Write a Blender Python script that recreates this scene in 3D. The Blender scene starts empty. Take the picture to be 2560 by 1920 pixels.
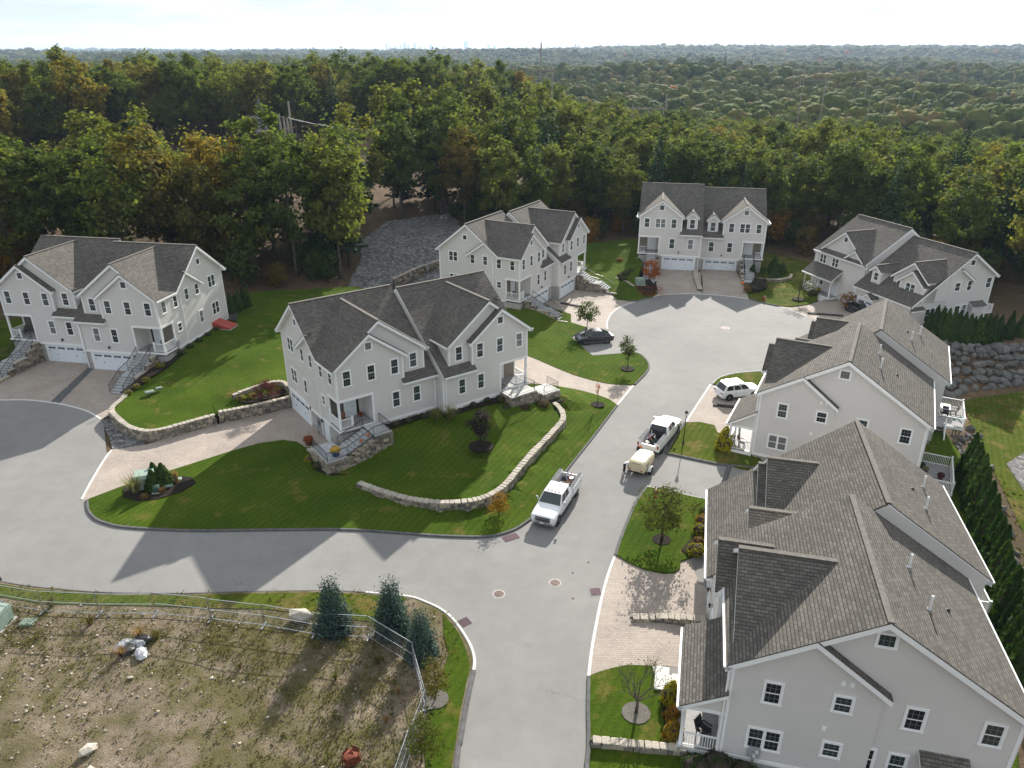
import bpy, bmesh, math, random
import numpy as np
from mathutils import Vector, Matrix, geometry
R = math.radians
random.seed(7); rng = np.random.default_rng(11)
scene = bpy.context.scene
col = scene.collection

# ------------------------------------------------------------------ camera
CAM_H = 34.0; HAZE = 8.0e-5
cd = bpy.data.cameras.new("camera"); cam = bpy.data.objects.new("camera", cd); col.objects.link(cam)
cam.location = (0, 0, CAM_H); cam.rotation_euler = (R(90 - 24.19), 0, 0)
cd.sensor_width = 36.0; cd.lens = 36.0 * 1831.4 / 2560.0
cd.clip_start = 0.5; cd.clip_end = 40000
scene.camera = cam
# ------------------------------------------------------------------ sky, sun, exposure
SUN_EL, SUN_AZ = 26.5, 16.7            # azimuth measured from +Y towards +X
sd = Vector((math.sin(R(SUN_AZ)) * math.cos(R(SUN_EL)), math.cos(R(SUN_AZ)) * math.cos(R(SUN_EL)), math.sin(R(SUN_EL))))
world = bpy.data.worlds.new("World"); scene.world = world; world.use_nodes = True
wn = world.node_tree; wn.nodes.clear()
def wnode(t, **k):
    n = wn.nodes.new(t)
    for a, b in k.items(): setattr(n, a, b)
    return n
wout = wnode("ShaderNodeOutputWorld"); wbg = wnode("ShaderNodeBackground"); sky = wnode("ShaderNodeTexSky")
sky.sky_type = 'NISHITA'; sky.sun_disc = False; sky.sun_elevation = R(SUN_EL); sky.sun_rotation = R(SUN_AZ)
sky.altitude = 50; sky.air_density = 1.0; sky.dust_density = .6; sky.ozone_density = 1.0
wtc = wnode("ShaderNodeTexCoord"); wmap = wnode("ShaderNodeMapping"); wmap.inputs["Scale"].default_value = (1.0, 1.0, 5.0)
wno = wnode("ShaderNodeTexNoise"); wno.inputs["Scale"].default_value = 1.9; wno.inputs["Detail"].default_value = 7; wno.inputs["Roughness"].default_value = .6
wrmp = wnode("ShaderNodeMapRange"); wrmp.inputs[1].default_value = .36; wrmp.inputs[2].default_value = .62; wrmp.inputs[3].default_value = .82; wrmp.inputs[4].default_value = .99
wmix = wnode("ShaderNodeMix"); wmix.data_type = 'RGBA'
wno2 = wnode("ShaderNodeTexNoise"); wno2.inputs["Scale"].default_value = 4.2; wno2.inputs["Detail"].default_value = 8; wno2.inputs["Roughness"].default_value = .62
wmap2 = wnode("ShaderNodeMapping"); wmap2.inputs["Scale"].default_value = (1.0, 1.0, 9.0); wn.links.new(wtc.outputs["Generated"], wmap2.inputs[0]); wn.links.new(wmap2.outputs[0], wno2.inputs["Vector"])
wcl = wnode("ShaderNodeValToRGB"); wcl.color_ramp.elements[0].position = .38; wcl.color_ramp.elements[0].color = (.58, .66, .74, 1); wcl.color_ramp.elements[1].position = .60; wcl.color_ramp.elements[1].color = (.88, .90, .92, 1)
wsc = wnode("ShaderNodeVectorMath", operation='SCALE'); wsc.inputs[3].default_value = 5.3; wn.links.new(wno2.outputs[0], wcl.inputs[0]); wn.links.new(wcl.outputs[0], wsc.inputs[0]); wn.links.new(wsc.outputs[0], wmix.inputs[7])
wn.links.new(wtc.outputs["Generated"], wmap.inputs[0]); wn.links.new(wmap.outputs[0], wno.inputs["Vector"])
wn.links.new(wno.outputs[0], wrmp.inputs[0]); wn.links.new(wrmp.outputs[0], wmix.inputs[0])
wn.links.new(sky.outputs[0], wmix.inputs[6]); wn.links.new(wmix.outputs[2], wbg.inputs[0])
wbg.inputs[1].default_value = 0.10
wn.links.new(wbg.outputs[0], wout.inputs[0])
sl = bpy.data.lights.new("sun", 'SUN'); sl.energy = 4.5; sl.angle = R(0.6); sl.color = (1.0, .95, .87)
sun = bpy.data.objects.new("sun", sl); col.objects.link(sun); sun.location = (20, 60, 90)
sun.rotation_euler = sd.to_track_quat('Z', 'Y').to_euler()
vs = scene.view_settings; vs.view_transform = 'Standard'; vs.look = 'None'; vs.gamma = 1; vs.use_curve_mapping = False; vs.exposure = 1.15
scene.render.engine = 'CYCLES'; cy = scene.cycles
cy.use_denoising = True; cy.max_bounces = 6; cy.diffuse_bounces = 3; cy.glossy_bounces = 3; cy.transmission_bounces = 4
cy.transparent_max_bounces = 12; cy.volume_bounces = 0; cy.caustics_reflective = False; cy.caustics_refractive = False
try: cy.denoiser = 'OPENIMAGEDENOISE'; cy.denoising_input_passes = 'RGB_ALBEDO_NORMAL'
except Exception: pass

# ------------------------------------------------------------------ materials
class NT:
    def __init__(s, name):
        s.m = bpy.data.materials.new(name); s.m.use_nodes = True; s.t = s.m.node_tree; s.t.nodes.clear()
        s.out = s.n("ShaderNodeOutputMaterial"); s.p = s.n("ShaderNodeBsdfPrincipled"); s.l(s.p.outputs[0], s.out.inputs[0])
    def n(s, t, **k):
        n = s.t.nodes.new(t)
        for a, b in k.items(): setattr(n, a, b)
        return n
    def l(s, a, b): s.t.links.new(a, b)
    def uv(s): return s.n("ShaderNodeUVMap").outputs[0]
    def pos(s): return s.n("ShaderNodeNewGeometry").outputs["Position"]
    def obj(s): return s.n("ShaderNodeTexCoord").outputs["Object"]
    def noise(s, vec, scale, detail=3, rough=.55):
        n = s.n("ShaderNodeTexNoise"); n.inputs["Scale"].default_value = scale; n.inputs["Detail"].default_value = detail; n.inputs["Roughness"].default_value = rough
        if vec is not None: s.l(vec, n.inputs["Vector"])
        return n.outputs[0]
    def ramp(s, fac, stops):
        r = s.n("ShaderNodeValToRGB"); e = r.color_ramp.elements
        while len(e) < len(stops): e.new(.5)
        for i, (p, c) in enumerate(stops): e[i].position = p; e[i].color = (*c, 1)
        s.l(fac, r.inputs[0]); return r.outputs[0]
    def mrange(s, v, a, b, c=0., d=1.):
        m = s.n("ShaderNodeMapRange"); s.l(v, m.inputs[0])
        for i, x in enumerate((a, b, c, d)): m.inputs[i + 1].default_value = x
        return m.outputs[0]
    def mix(s, fac, a, b, mode='MIX'):
        m = s.n("ShaderNodeMix", data_type='RGBA', blend_type=mode)
        for i, x in ((0, fac), (6, a), (7, b)):
            if isinstance(x, (int, float)): m.inputs[i].default_value = x
            elif isinstance(x, tuple): m.inputs[i].default_value = (*x, 1)
            else: s.l(x, m.inputs[i])
        return m.outputs[2]
    def math(s, op, a, b=0.):
        m = s.n("ShaderNodeMath", operation=op)
        for i, x in ((0, a), (1, b)):
            if isinstance(x, (int, float)): m.inputs[i].default_value = x
            else: s.l(x, m.inputs[i])
        return m.outputs[0]
    def bump(s, h, strength=.3, dist=.02):
        b = s.n("ShaderNodeBump"); b.inputs["Strength"].default_value = strength; b.inputs["Distance"].default_value = dist
        s.l(h, b.inputs["Height"]); s.l(b.outputs[0], s.p.inputs["Normal"])
    def color(s, c):
        if isinstance(c, tuple): s.p.inputs["Base Color"].default_value = (*c, 1)
        else: s.l(c, s.p.inputs["Base Color"])
    def set(s, rough=.6, metal=0., spec=.5):
        s.p.inputs["Roughness"].default_value = rough; s.p.inputs["Metallic"].default_value = metal; s.p.inputs["Specular IOR Level"].default_value = spec
M = {}
def simple(name, c, rough=.6, metal=0., spec=.5, var=.12, vscale=3.0):
    t = NT(name); n = t.noise(t.obj(), vscale, 4)
    c0 = tuple(x * (1 - var) for x in c); c1 = tuple(min(1, x * (1 + var)) for x in c)
    t.color(t.ramp(n, [(.3, c0), (.7, c1)])); t.set(rough, metal, spec); M[name] = t.m; return t
# siding: clapboard courses on the metre UV
t = NT("siding"); sep = t.n("ShaderNodeSeparateXYZ"); t.l(t.uv(), sep.inputs[0])
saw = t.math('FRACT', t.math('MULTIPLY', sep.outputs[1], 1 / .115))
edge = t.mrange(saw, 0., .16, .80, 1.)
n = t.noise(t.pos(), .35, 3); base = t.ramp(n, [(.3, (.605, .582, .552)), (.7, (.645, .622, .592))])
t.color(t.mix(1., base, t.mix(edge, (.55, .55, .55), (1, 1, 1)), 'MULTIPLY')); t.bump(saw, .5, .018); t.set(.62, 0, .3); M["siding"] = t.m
simple("trim", (.80, .80, .79), .45, 0, .4, .03)
simple("door_white", (.70, .74, .78), .35, 0, .4, .03)
simple("concrete", (.36, .35, .33), .85, 0, .2, .15, 2.)
# roof shingles
def shingle(name, ca, cb, cm):
    t = NT(name); uv = t.uv()
    b = t.n("ShaderNodeTexBrick"); t.l(uv, b.inputs["Vector"]); b.offset = .5; b.squash = 1
    b.inputs["Scale"].default_value = 1.; b.inputs["Brick Width"].default_value = .36; b.inputs["Row Height"].default_value = .19
    b.inputs["Mortar Size"].default_value = .018; b.inputs["Mortar Smooth"].default_value = .3; b.inputs["Bias"].default_value = 0.
    b.inputs["Color1"].default_value = (*ca, 1); b.inputs["Color2"].default_value = (*cb, 1); b.inputs["Mortar"].default_value = (*cm, 1)
    n = t.noise(uv, 2.6, 6, .7); n2 = t.noise(uv, .22, 3)
    c = t.mix(.35, b.outputs[0], t.ramp(n, [(.3, (.42, .42, .42)), (.7, (.58, .57, .55))]), 'OVERLAY')
    c = t.mix(1., c, t.ramp(n2, [(.3, (.82, .82, .82)), (.7, (1.1, 1.08, 1.05))]), 'MULTIPLY')
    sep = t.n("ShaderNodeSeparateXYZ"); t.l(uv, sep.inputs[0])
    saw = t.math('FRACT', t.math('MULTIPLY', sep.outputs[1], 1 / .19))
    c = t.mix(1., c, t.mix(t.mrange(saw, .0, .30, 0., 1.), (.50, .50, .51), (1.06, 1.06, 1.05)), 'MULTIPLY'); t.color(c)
    h = t.math('ADD', t.math('MULTIPLY', t.math('SUBTRACT', 1., saw), .8), t.math('MULTIPLY', b.outputs[1], -.4))
    t.bump(h, .6, .022); t.set(.95, 0, .15); M[name] = t.m
shingle("shingle", (.100, .093, .084), (.155, .144, .129), (.064, .060, .055))
simple("ridge_cap", (.15, .138, .122), .95, 0, .15, .2, 4.)
# window glass: dark rooms behind, some with pale blinds
def glass(name, c):
    t = NT(name); t.color(c); t.set(.06, 0, .6); M[name] = t.m
glass("glass", (.016, .021, .022)); glass("glass_blind", (.16, .165, .165)); glass("glass_green", (.03, .045, .042))
t = NT("gravel_stone"); p = t.pos(); vo = t.n("ShaderNodeTexVoronoi"); vo.inputs["Scale"].default_value = 2.6; t.l(p, vo.inputs["Vector"]); vo2 = t.n("ShaderNodeTexVoronoi"); vo2.inputs["Scale"].default_value = 6.; t.l(p, vo2.inputs["Vector"])
sx_ = t.n("ShaderNodeSeparateColor"); t.l(vo.outputs["Color"], sx_.inputs[0]); c = t.ramp(sx_.outputs[0], [(0, (.11, .108, .104)), (.5, (.19, .187, .18)), (1., (.33, .325, .315))]); c = t.mix(1., c, t.ramp(vo2.outputs["Distance"], [(0., (1.15, 1.15, 1.15)), (.6, (.6, .6, .6))]), 'MULTIPLY')
t.color(c); t.bump(vo2.outputs["Distance"], .6, .10); t.set(.9, 0, .2); M["gravel_stone"] = t.m
# asphalt with patches, seams and cracks
t = NT("asphalt"); p = t.pos()
n1 = t.noise(p, .07, 4, .6); n2 = t.noise(p, 22., 3, .7); n3 = t.noise(p, .7, 5, .7)
c = t.ramp(n1, [(.30, (.178, .174, .167)), (.5, (.207, .202, .193)), (.70, (.236, .229, .217))])
c = t.mix(.35, c, t.ramp(n3, [(.3, (.40, .40, .40)), (.7, (.62, .62, .61))]), 'OVERLAY')
c = t.mix(.30, c, t.ramp(n2, [(.25, (.25, .25, .25)), (.75, (.75, .74, .72))]), 'OVERLAY')
wv = t.n("ShaderNodeVectorMath", operation='ADD'); ns = t.n("ShaderNodeTexNoise"); ns.inputs["Scale"].default_value = .35; ns.inputs["Detail"].default_value = 5; t.l(p, ns.inputs["Vector"])
sc_ = t.n("ShaderNodeVectorMath", operation='SCALE'); sc_.inputs[3].default_value = 5.; t.l(ns.outputs[1], sc_.inputs[0]); t.l(p, wv.inputs[0]); t.l(sc_.outputs[0], wv.inputs[1])
vo = t.n("ShaderNodeTexVoronoi", feature='DISTANCE_TO_EDGE'); vo.inputs["Scale"].default_value = .085; t.l(wv.outputs[0], vo.inputs["Vector"])
crack = t.mrange(vo.outputs[0], .0, .0045, 1., 0.)
cmask = t.mrange(t.noise(p, .09, 2), .52, .60, 0., .6)
c = t.mix(t.math('MULTIPLY', crack, cmask), c, (.11, .107, .102))
st = t.mrange(t.noise(p, .22, 6, .75), .63, .70, 0., .30); c = t.mix(st, c, (.12, .118, .115))
t.color(c); t.bump(n2, .25, .01); t.set(.88, 0, .25); M["asphalt"] = t.m
simple("berm", (.105, .104, .102), .95, 0, .2, .25, 2.5)
simple("granite", (.55, .54, .51), .8, 0, .3, .12, 6.)
simple("flagstone", (.40, .41, .42), .75, 0, .3, .12, 2.)
# pavers
def paver(name, ca, cb, cm):
    t = NT(name); p = t.uv()
    b = t.n("ShaderNodeTexBrick"); t.l(p, b.inputs["Vector"]); b.offset = .5
    b.inputs["Scale"].default_value = 1.; b.inputs["Brick Width"].default_value = .24; b.inputs["Row Height"].default_value = .16
    b.inputs["Mortar Size"].default_value = .011; b.inputs["Mortar Smooth"].default_value = .2
    b.inputs["Color1"].default_value = (*ca, 1); b.inputs["Color2"].default_value = (*cb, 1); b.inputs["Mortar"].default_value = (*cm, 1)
    n = t.noise(p, .35, 5, .65); n2 = t.noise(p, 14, 3)
    c = t.mix(1., b.outputs[0], t.ramp(n, [(.3, (.80, .79, .78)), (.7, (1.08, 1.07, 1.05))]), 'MULTIPLY')
    c = t.mix(.25, c, t.ramp(n2, [(.3, (.35, .35, .35)), (.7, (.65, .65, .65))]), 'OVERLAY')
    t.color(c); t.bump(b.outputs[1], -.4, .012); t.set(.85, 0, .25); M[name] = t.m
paver("paver", (.335, .285, .245), (.400, .345, .300), (.19, .165, .145))
# lawn
def lawnmat(name, g0, g1, dry, dryamt):
    t = NT(name); p = t.pos()
    n1 = t.noise(p, .16, 4, .6); n2 = t.noise(p, 5.5, 4, .7); n3 = t.noise(p, .45, 5, .65); n4 = t.noise(p, 26., 2, .6)
    c = t.ramp(n1, [(.3, g0), (.7, g1)])
    c = t.mix(t.mrange(n3, dryamt, dryamt + .13, 0., .75), c, dry)
    mp = t.n("ShaderNodeMapping"); mp.inputs["Rotation"].default_value = (0, 0, R(28)); t.l(p, mp.inputs[0])
    wv = t.n("ShaderNodeTexWave"); wv.inputs["Scale"].default_value = .55; wv.inputs["Distortion"].default_value = 1.5; wv.inputs["Detail"].default_value = 2; t.l(mp.outputs[0], wv.inputs["Vector"])
    c = t.mix(1., c, t.mix(wv.outputs[1], (.88, .90, .86), (1.06, 1.06, 1.0)), 'MULTIPLY')
    c = t.mix(.55, c, t.ramp(n2, [(.25, (.25, .27, .25)), (.75, (.75, .74, .72))]), 'OVERLAY')
    c = t.mix(.5, c, t.ramp(n4, [(.25, (.2, .2, .2)), (.75, (.8, .8, .8))]), 'OVERLAY')
    t.color(c); t.bump(t.math('ADD', n4, n2), 1., .06); t.set(.95, 0, .03)
    M[name] = t.m
lawnmat("lawn", (.040, .072, .007), (.070, .106, .011), (.150, .118, .036), .56)
lawnmat("lawn_dry", (.052, .080, .009), (.082, .104, .014), (.165, .124, .046), .50)
# bare lot: dirt, dry weeds
t = NT("lot_dirt"); p = t.pos()
n1 = t.noise(p, .10, 4, .6); n2 = t.noise(p, 2.2, 6, .75); n3 = t.noise(p, 18, 4, .7); n4 = t.noise(p, .55, 5, .7)
c = t.ramp(n2, [(.28, (.150, .115, .080)), (.5, (.255, .205, .150)), (.72, (.38, .325, .260))])
veg = t.mix(n2, (.060, .066, .018), (.155, .135, .050))
c = t.mix(t.mrange(t.math('ADD', t.math('MULTIPLY', n4, .6), t.math('MULTIPLY', n1, .55)), .52, .64, 0., .85), c, veg)
c = t.mix(.6, c, t.ramp(n3, [(.25, (.2, .2, .2)), (.75, (.82, .8, .78))]), 'OVERLAY')
t.color(c); t.bump(t.math('ADD', n3, t.math('MULTIPLY', n2, 2.)), 1., .12); t.set(.95, 0, .1); M["lot_dirt"] = t.m
# woodland floor
t = NT("forest_floor"); p = t.pos()
n1 = t.noise(p, .06, 4, .6); n2 = t.noise(p, 1.3, 6, .75)
c = t.ramp(n1, [(.3, (.060, .052, .026)), (.5, (.100, .070, .043)), (.7, (.150, .100, .066))])
ln = t.n('ShaderNodeVectorMath', operation='LENGTH'); t.l(p, ln.inputs[0]); c = t.mix(t.mrange(ln.outputs[1], 300, 420, 0., 1.), c, (.050, .066, .020))
c = t.mix(.7, c, t.ramp(n2, [(.25, (.2, .2, .2)), (.75, (.8, .78, .74))]), 'OVERLAY')
t.color(c); t.bump(n2, 1., .2); t.set(.95, 0, .1); M["forest_floor"] = t.m
simple("mulch", (.022, .017, .014), .95, 0, .1, .5, 14.)
simple("mulch_gravel", (.13, .12, .105), .95, 0, .1, .45, 16.)
def stonemat(name, cs):
    t = NT(name); r = t.n("ShaderNodeObjectInfo").outputs["Random"]
    c = t.ramp(r, [(i / (len(cs) - 1), x) for i, x in enumerate(cs)])
    n = t.noise(t.obj(), 5., 5, .7); c = t.mix(.6, c, t.ramp(n, [(.25, (.25, .25, .25)), (.75, (.75, .75, .74))]), 'OVERLAY')
    t.color(c); t.bump(n, .6, .04); t.set(.9, 0, .2); M[name] = t.m
stonemat("fieldstone", [(.13, .105, .08), (.34, .29, .22), (.17, .16, .145), (.42, .36, .27), (.11, .10, .088), (.27, .235, .19)])
stonemat("capstone", [(.30, .27, .225), (.40, .355, .295), (.35, .315, .265), (.44, .39, .325)])
stonemat("boulder", [(.085, .082, .078), (.14, .137, .13), (.11, .107, .103), (.175, .165, .15)])
stonemat("pale_rock", [(.36, .32, .265), (.45, .41, .35)])
simple("mortar", (.075, .067, .058), .95, 0, .1, .2, 4.)
# foliage
def leafmat(name, stops, trans=.5, nscale=.5, rough=.5, big=0.):
    t = NT(name); r = t.n("ShaderNodeObjectInfo").outputs["Random"]; n = t.noise(t.pos(), nscale, 3, .6); n2 = t.noise(t.pos(), nscale * 9, 2, .6)
    f = t.math('ADD', t.math('MULTIPLY', r, .62), t.math('ADD', t.math('MULTIPLY', t.math('SUBTRACT', n, .5), .95), t.math('MULTIPLY', t.math('SUBTRACT', n2, .5), .5)))
    f = t.math('ADD', f, .19)
    if big: f = t.math('ADD', f, t.math('MULTIPLY', t.math('SUBTRACT', t.noise(t.pos(), big, 4, .6), .5), 1.1))
    c = t.ramp(f, stops); t.color(c); t.set(.8, 0, .02 if big else .08)
    tr = t.n("ShaderNodeBsdfTranslucent"); t.l(t.mix(1., c, (1.25, 1.3, .7), 'MULTIPLY'), tr.inputs[0])
    mx = t.n("ShaderNodeMixShader"); mx.inputs[0].default_value = trans
    t.l(t.p.outputs[0], mx.inputs[1]); t.l(tr.outputs[0], mx.inputs[2]); t.l(mx.outputs[0], t.out.inputs[0]); M[name] = t.m
leafmat("leaf", [(0, (.056, .086, .020)), (.45, (.096, .130, .027)), (.75, (.150, .164, .034)), (1., (.205, .160, .040))])
leafmat("leaf_goldtree", [(0, (.12, .115, .022)), (.5, (.19, .16, .028)), (1., (.26, .17, .03))])
leafmat("leaf_far", [(0, (.044, .068, .014)), (.45, (.078, .104, .018)), (.80, (.125, .128, .024)), (1., (.19, .125, .040))], .22, .25, .5, .009)
leafmat("leaf_yellow", [(0, (0.1870, 0.1320, 0.0132)), (.5, (0.3080, 0.1925, 0.0154)), (1., (0.3300, 0.1540, 0.0220))])
leafmat("leaf_olive", [(0, (0.0770, 0.0868, 0.0196)), (.5, (0.1330, 0.1232, 0.0280)), (1., (0.2100, 0.1330, 0.0392))])
leafmat("leaf_orange", [(0, (0.2700, 0.0675, 0.0198)), (.5, (0.3780, 0.0990, 0.0270)), (1., (0.3420, 0.1350, 0.0360))], .4, 3.)
leafmat("leaf_red", [(0, (0.0550, 0.0160, 0.0200)), (.5, (0.1000, 0.0280, 0.0300)), (1., (0.1300, 0.0500, 0.0300))], .3, 3.)
leafmat("leaf_purple", [(0, (0.0240, 0.0160, 0.0240)), (.5, (0.0420, 0.0280, 0.0380)), (1., (0.0650, 0.0350, 0.0400))], .25, 3.)
leafmat("leaf_shrub", [(0, (0.0260, 0.0480, 0.0140)), (.5, (0.0450, 0.0750, 0.0180)), (1., (0.0750, 0.1050, 0.0220))], .25, 3.)
leafmat("leaf_gold", [(0, (0.1600, 0.1600, 0.0100)), (.5, (0.2700, 0.2500, 0.0120)), (1., (0.3300, 0.2700, 0.0200))], .3, 3.)
leafmat("leaf_amber", [(0, (0.2000, 0.1000, 0.0150)), (.5, (0.2700, 0.1400, 0.0180)), (1., (0.2000, 0.1700, 0.0200))], .3, 3.)
leafmat("leaf_young", [(0, (0.0550, 0.0750, 0.0150)), (.6, (0.0950, 0.1050, 0.0220)), (1., (0.1600, 0.0750, 0.0250))], .35, 3.)
leafmat("leaf_street", [(0, (.045, .068, .016)), (.5, (.070, .096, .022)), (1., (.115, .115, .026))], .4, 3.)
leafmat("needle", [(0, (0.0189, 0.0459, 0.0230)), (.5, (0.0297, 0.0675, 0.0297)), (1., (0.0540, 0.0918, 0.0324))], .15, .6)
leafmat("needle_blue", [(0, (0.0320, 0.0580, 0.0480)), (.5, (0.0520, 0.0880, 0.0720)), (1., (0.0800, 0.1180, 0.0950))], .15, 2.)
leafmat("arbor", [(0, (.022, .050, .012)), (.5, (.038, .078, .017)), (1., (.066, .108, .024))], .25, 1.5)
leafmat("weed", [(0, (0.0500, 0.0550, 0.0140)), (.4, (0.1050, 0.1050, 0.0300)), (.75, (0.1600, 0.1200, 0.0450)), (1., (0.1300, 0.1600, 0.0300))], .35, .35)
leafmat("grassy", [(0, (0.1600, 0.1700, 0.0550)), (.5, (0.2400, 0.2350, 0.1000)), (1., (0.3000, 0.2700, 0.1400))], .35, 3.)
leafmat("straw", [(0, (0.2400, 0.1500, 0.0650)), (1., (0.3600, 0.2400, 0.1200))], .35, 3.)
def barkmat(name, a, b):
    t = NT(name); n = t.noise(t.obj(), 4., 5, .7); t.color(t.ramp(n, [(.3, a), (.7, b)])); t.bump(n, .8, .05); t.set(.95, 0, .1); M[name] = t.m
barkmat("bark", (.065, .055, .044), (.15, .13, .11)); barkmat("bark_dark", (.035, .028, .022), (.075, .06, .05)); barkmat("pole_wood", (.17, .15, .125), (.27, .245, .21))
# metals, paints
simple("galv", (.42, .44, .46), .38, .85, .5, .1); simple("black_metal", (.018, .018, .019), .4, .3, .5, .2); simple("dark_trim", (.02, .02, .021), .6)
def paint(name, c, coat=.6, rough=.3, metal=0.):
    t = NT(name); n = t.noise(t.obj(), 2.5, 4); t.color(t.mix(t.mrange(n, .3, .7, 0., .12), c, tuple(x * .72 for x in c))); t.set(rough, metal, .5)
    t.p.inputs["Coat Weight"].default_value = coat; t.p.inputs["Coat Roughness"].default_value = .05; M[name] = t.m
paint("car_white", (.78, .79, .80)); paint("car_black", (.010, .012, .020), 1., .25, .2); paint("cream_paint", (.60, .52, .34), .3, .4); paint("truck_grey", (.07, .072, .075), .1, .6)
simple("lid_grey", (.11, .112, .116), .85, 0, .2); simple("tower_steel", (.20, .205, .21), .6, .3); simple("tyre", (.018, .018, .018), .85, 0, .2); simple("rim", (.42, .43, .44), .3, .8); glass("car_glass", (.012, .016, .018)); glass("windscreen", (.03, .042, .042))
simple("chrome", (.55, .56, .57), .18, .95); simple("lamp_red", (.30, .02, .02), .25); simple("lamp_clear", (.62, .63, .64), .15); simple("plate", (.7, .7, .7), .4)
simple("red_paint", (.34, .02, .02), .4); simple("bulkhead_red", (.36, .055, .04), .5); simple("utility_green", (.25, .33, .27), .5); simple("lid_green", (.16, .21, .17), .7); simple("dark_green", (.03, .075, .055), .6)
simple("pumpkin", (.55, .14, .02), .5); simple("mum_yellow", (.58, .36, .015), .6); simple("rust", (.17, .045, .022), .8, .2, .4, .5, 6.); simple("grate_iron", (.10, .055, .07), .7, .4, .4, .3, 8.); simple("iron", (.13, .095, .085), .7, .6, .4, .3, 8.); simple("iron_frame", (.42, .41, .39), .8)
simple("skin", (.42, .26, .18), .55); simple("cloth_white", (.72, .72, .72), .85); simple("cloth_black", (.014, .014, .016), .85); simple("cloth_orange", (.85, .17, .025), .7); simple("cloth_navy", (.02, .025, .05), .85); simple("hair_dark", (.016, .012, .010), .7)
simple("deck_grey", (.27, .265, .26), .7); simple("deck_wood", (.20, .16, .11), .8); simple("plastic_black", (.02, .02, .022), .5); simple("wood_red", (.16, .055, .03), .5); simple("timber_dark", (.035, .03, .028), .9)
simple("bulb_glass", (.62, .62, .58), .2); simple("debris_grey", (.30, .31, .33), .5); simple("tool_blue", (.04, .06, .22), .5); simple("tool_wood", (.36, .24, .13), .7); simple("tool_red", (.30, .05, .04), .5); simple("tool_pale", (.50, .47, .42), .6)
simple("muntin", (.17, .18, .18), .5); simple("far_building", (.52, .51, .50), .6, 0, .4, .05, .02); simple("far_glass", (.14, .17, .20), .2)
simple("wire", (.035, .035, .038), .5, .5); simple("insulator", (.32, .33, .35), .3)
simple("pot_blue", (.03, .06, .16), .3); simple("umbrella_green", (.06, .16, .12), .8)

# ------------------------------------------------------------------ helpers
def link(o, parent=None):
    col.objects.link(o)
    if parent is not None: o.parent = parent
    return o
def tag(o, label=None, cat=None, group=None, kind=None):
    if label: o["label"] = label
    if cat: o["category"] = cat
    if group: o["group"] = group
    if kind: o["kind"] = kind
    return o
def empty(name, loc=(0, 0, 0), rz=0., s=1.):
    o = bpy.data.objects.new(name, None); o.empty_display_size = .2; link(o); o.location = loc; o.rotation_euler = (0, 0, rz); o.scale = (s, s, s); return o
def add_uv(me):
    nv = len(me.vertices); nl = len(me.loops)
    if nl == 0: return
    co = np.empty(nv * 3); me.vertices.foreach_get("co", co); co = co.reshape(-1, 3)
    li = np.empty(nl, dtype=np.int32); me.loops.foreach_get("vertex_index", li)
    npo = len(me.polygons); nr = np.empty(npo * 3); me.polygons.foreach_get("normal", nr); nr = nr.reshape(-1, 3)
    lt = np.empty(npo, dtype=np.int32); me.polygons.foreach_get("loop_total", lt)
    nn = np.repeat(nr, lt, axis=0)
    u = np.stack([-nn[:, 1], nn[:, 0], np.zeros(nl)], 1); ln = np.linalg.norm(u, axis=1)
    flat = ln < .05; u[flat] = (1, 0, 0); ln[flat] = 1; u /= ln[:, None]
    v = np.cross(nn, u); v[flat] = (0, 1, 0)
    P = co[li]; uvs = np.stack([(P * u).sum(1), (P * v).sum(1)], 1)
    lay = me.uv_layers.new(name="UVMap"); lay.data.foreach_set("uv", uvs.astype(np.float32).ravel())
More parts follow.
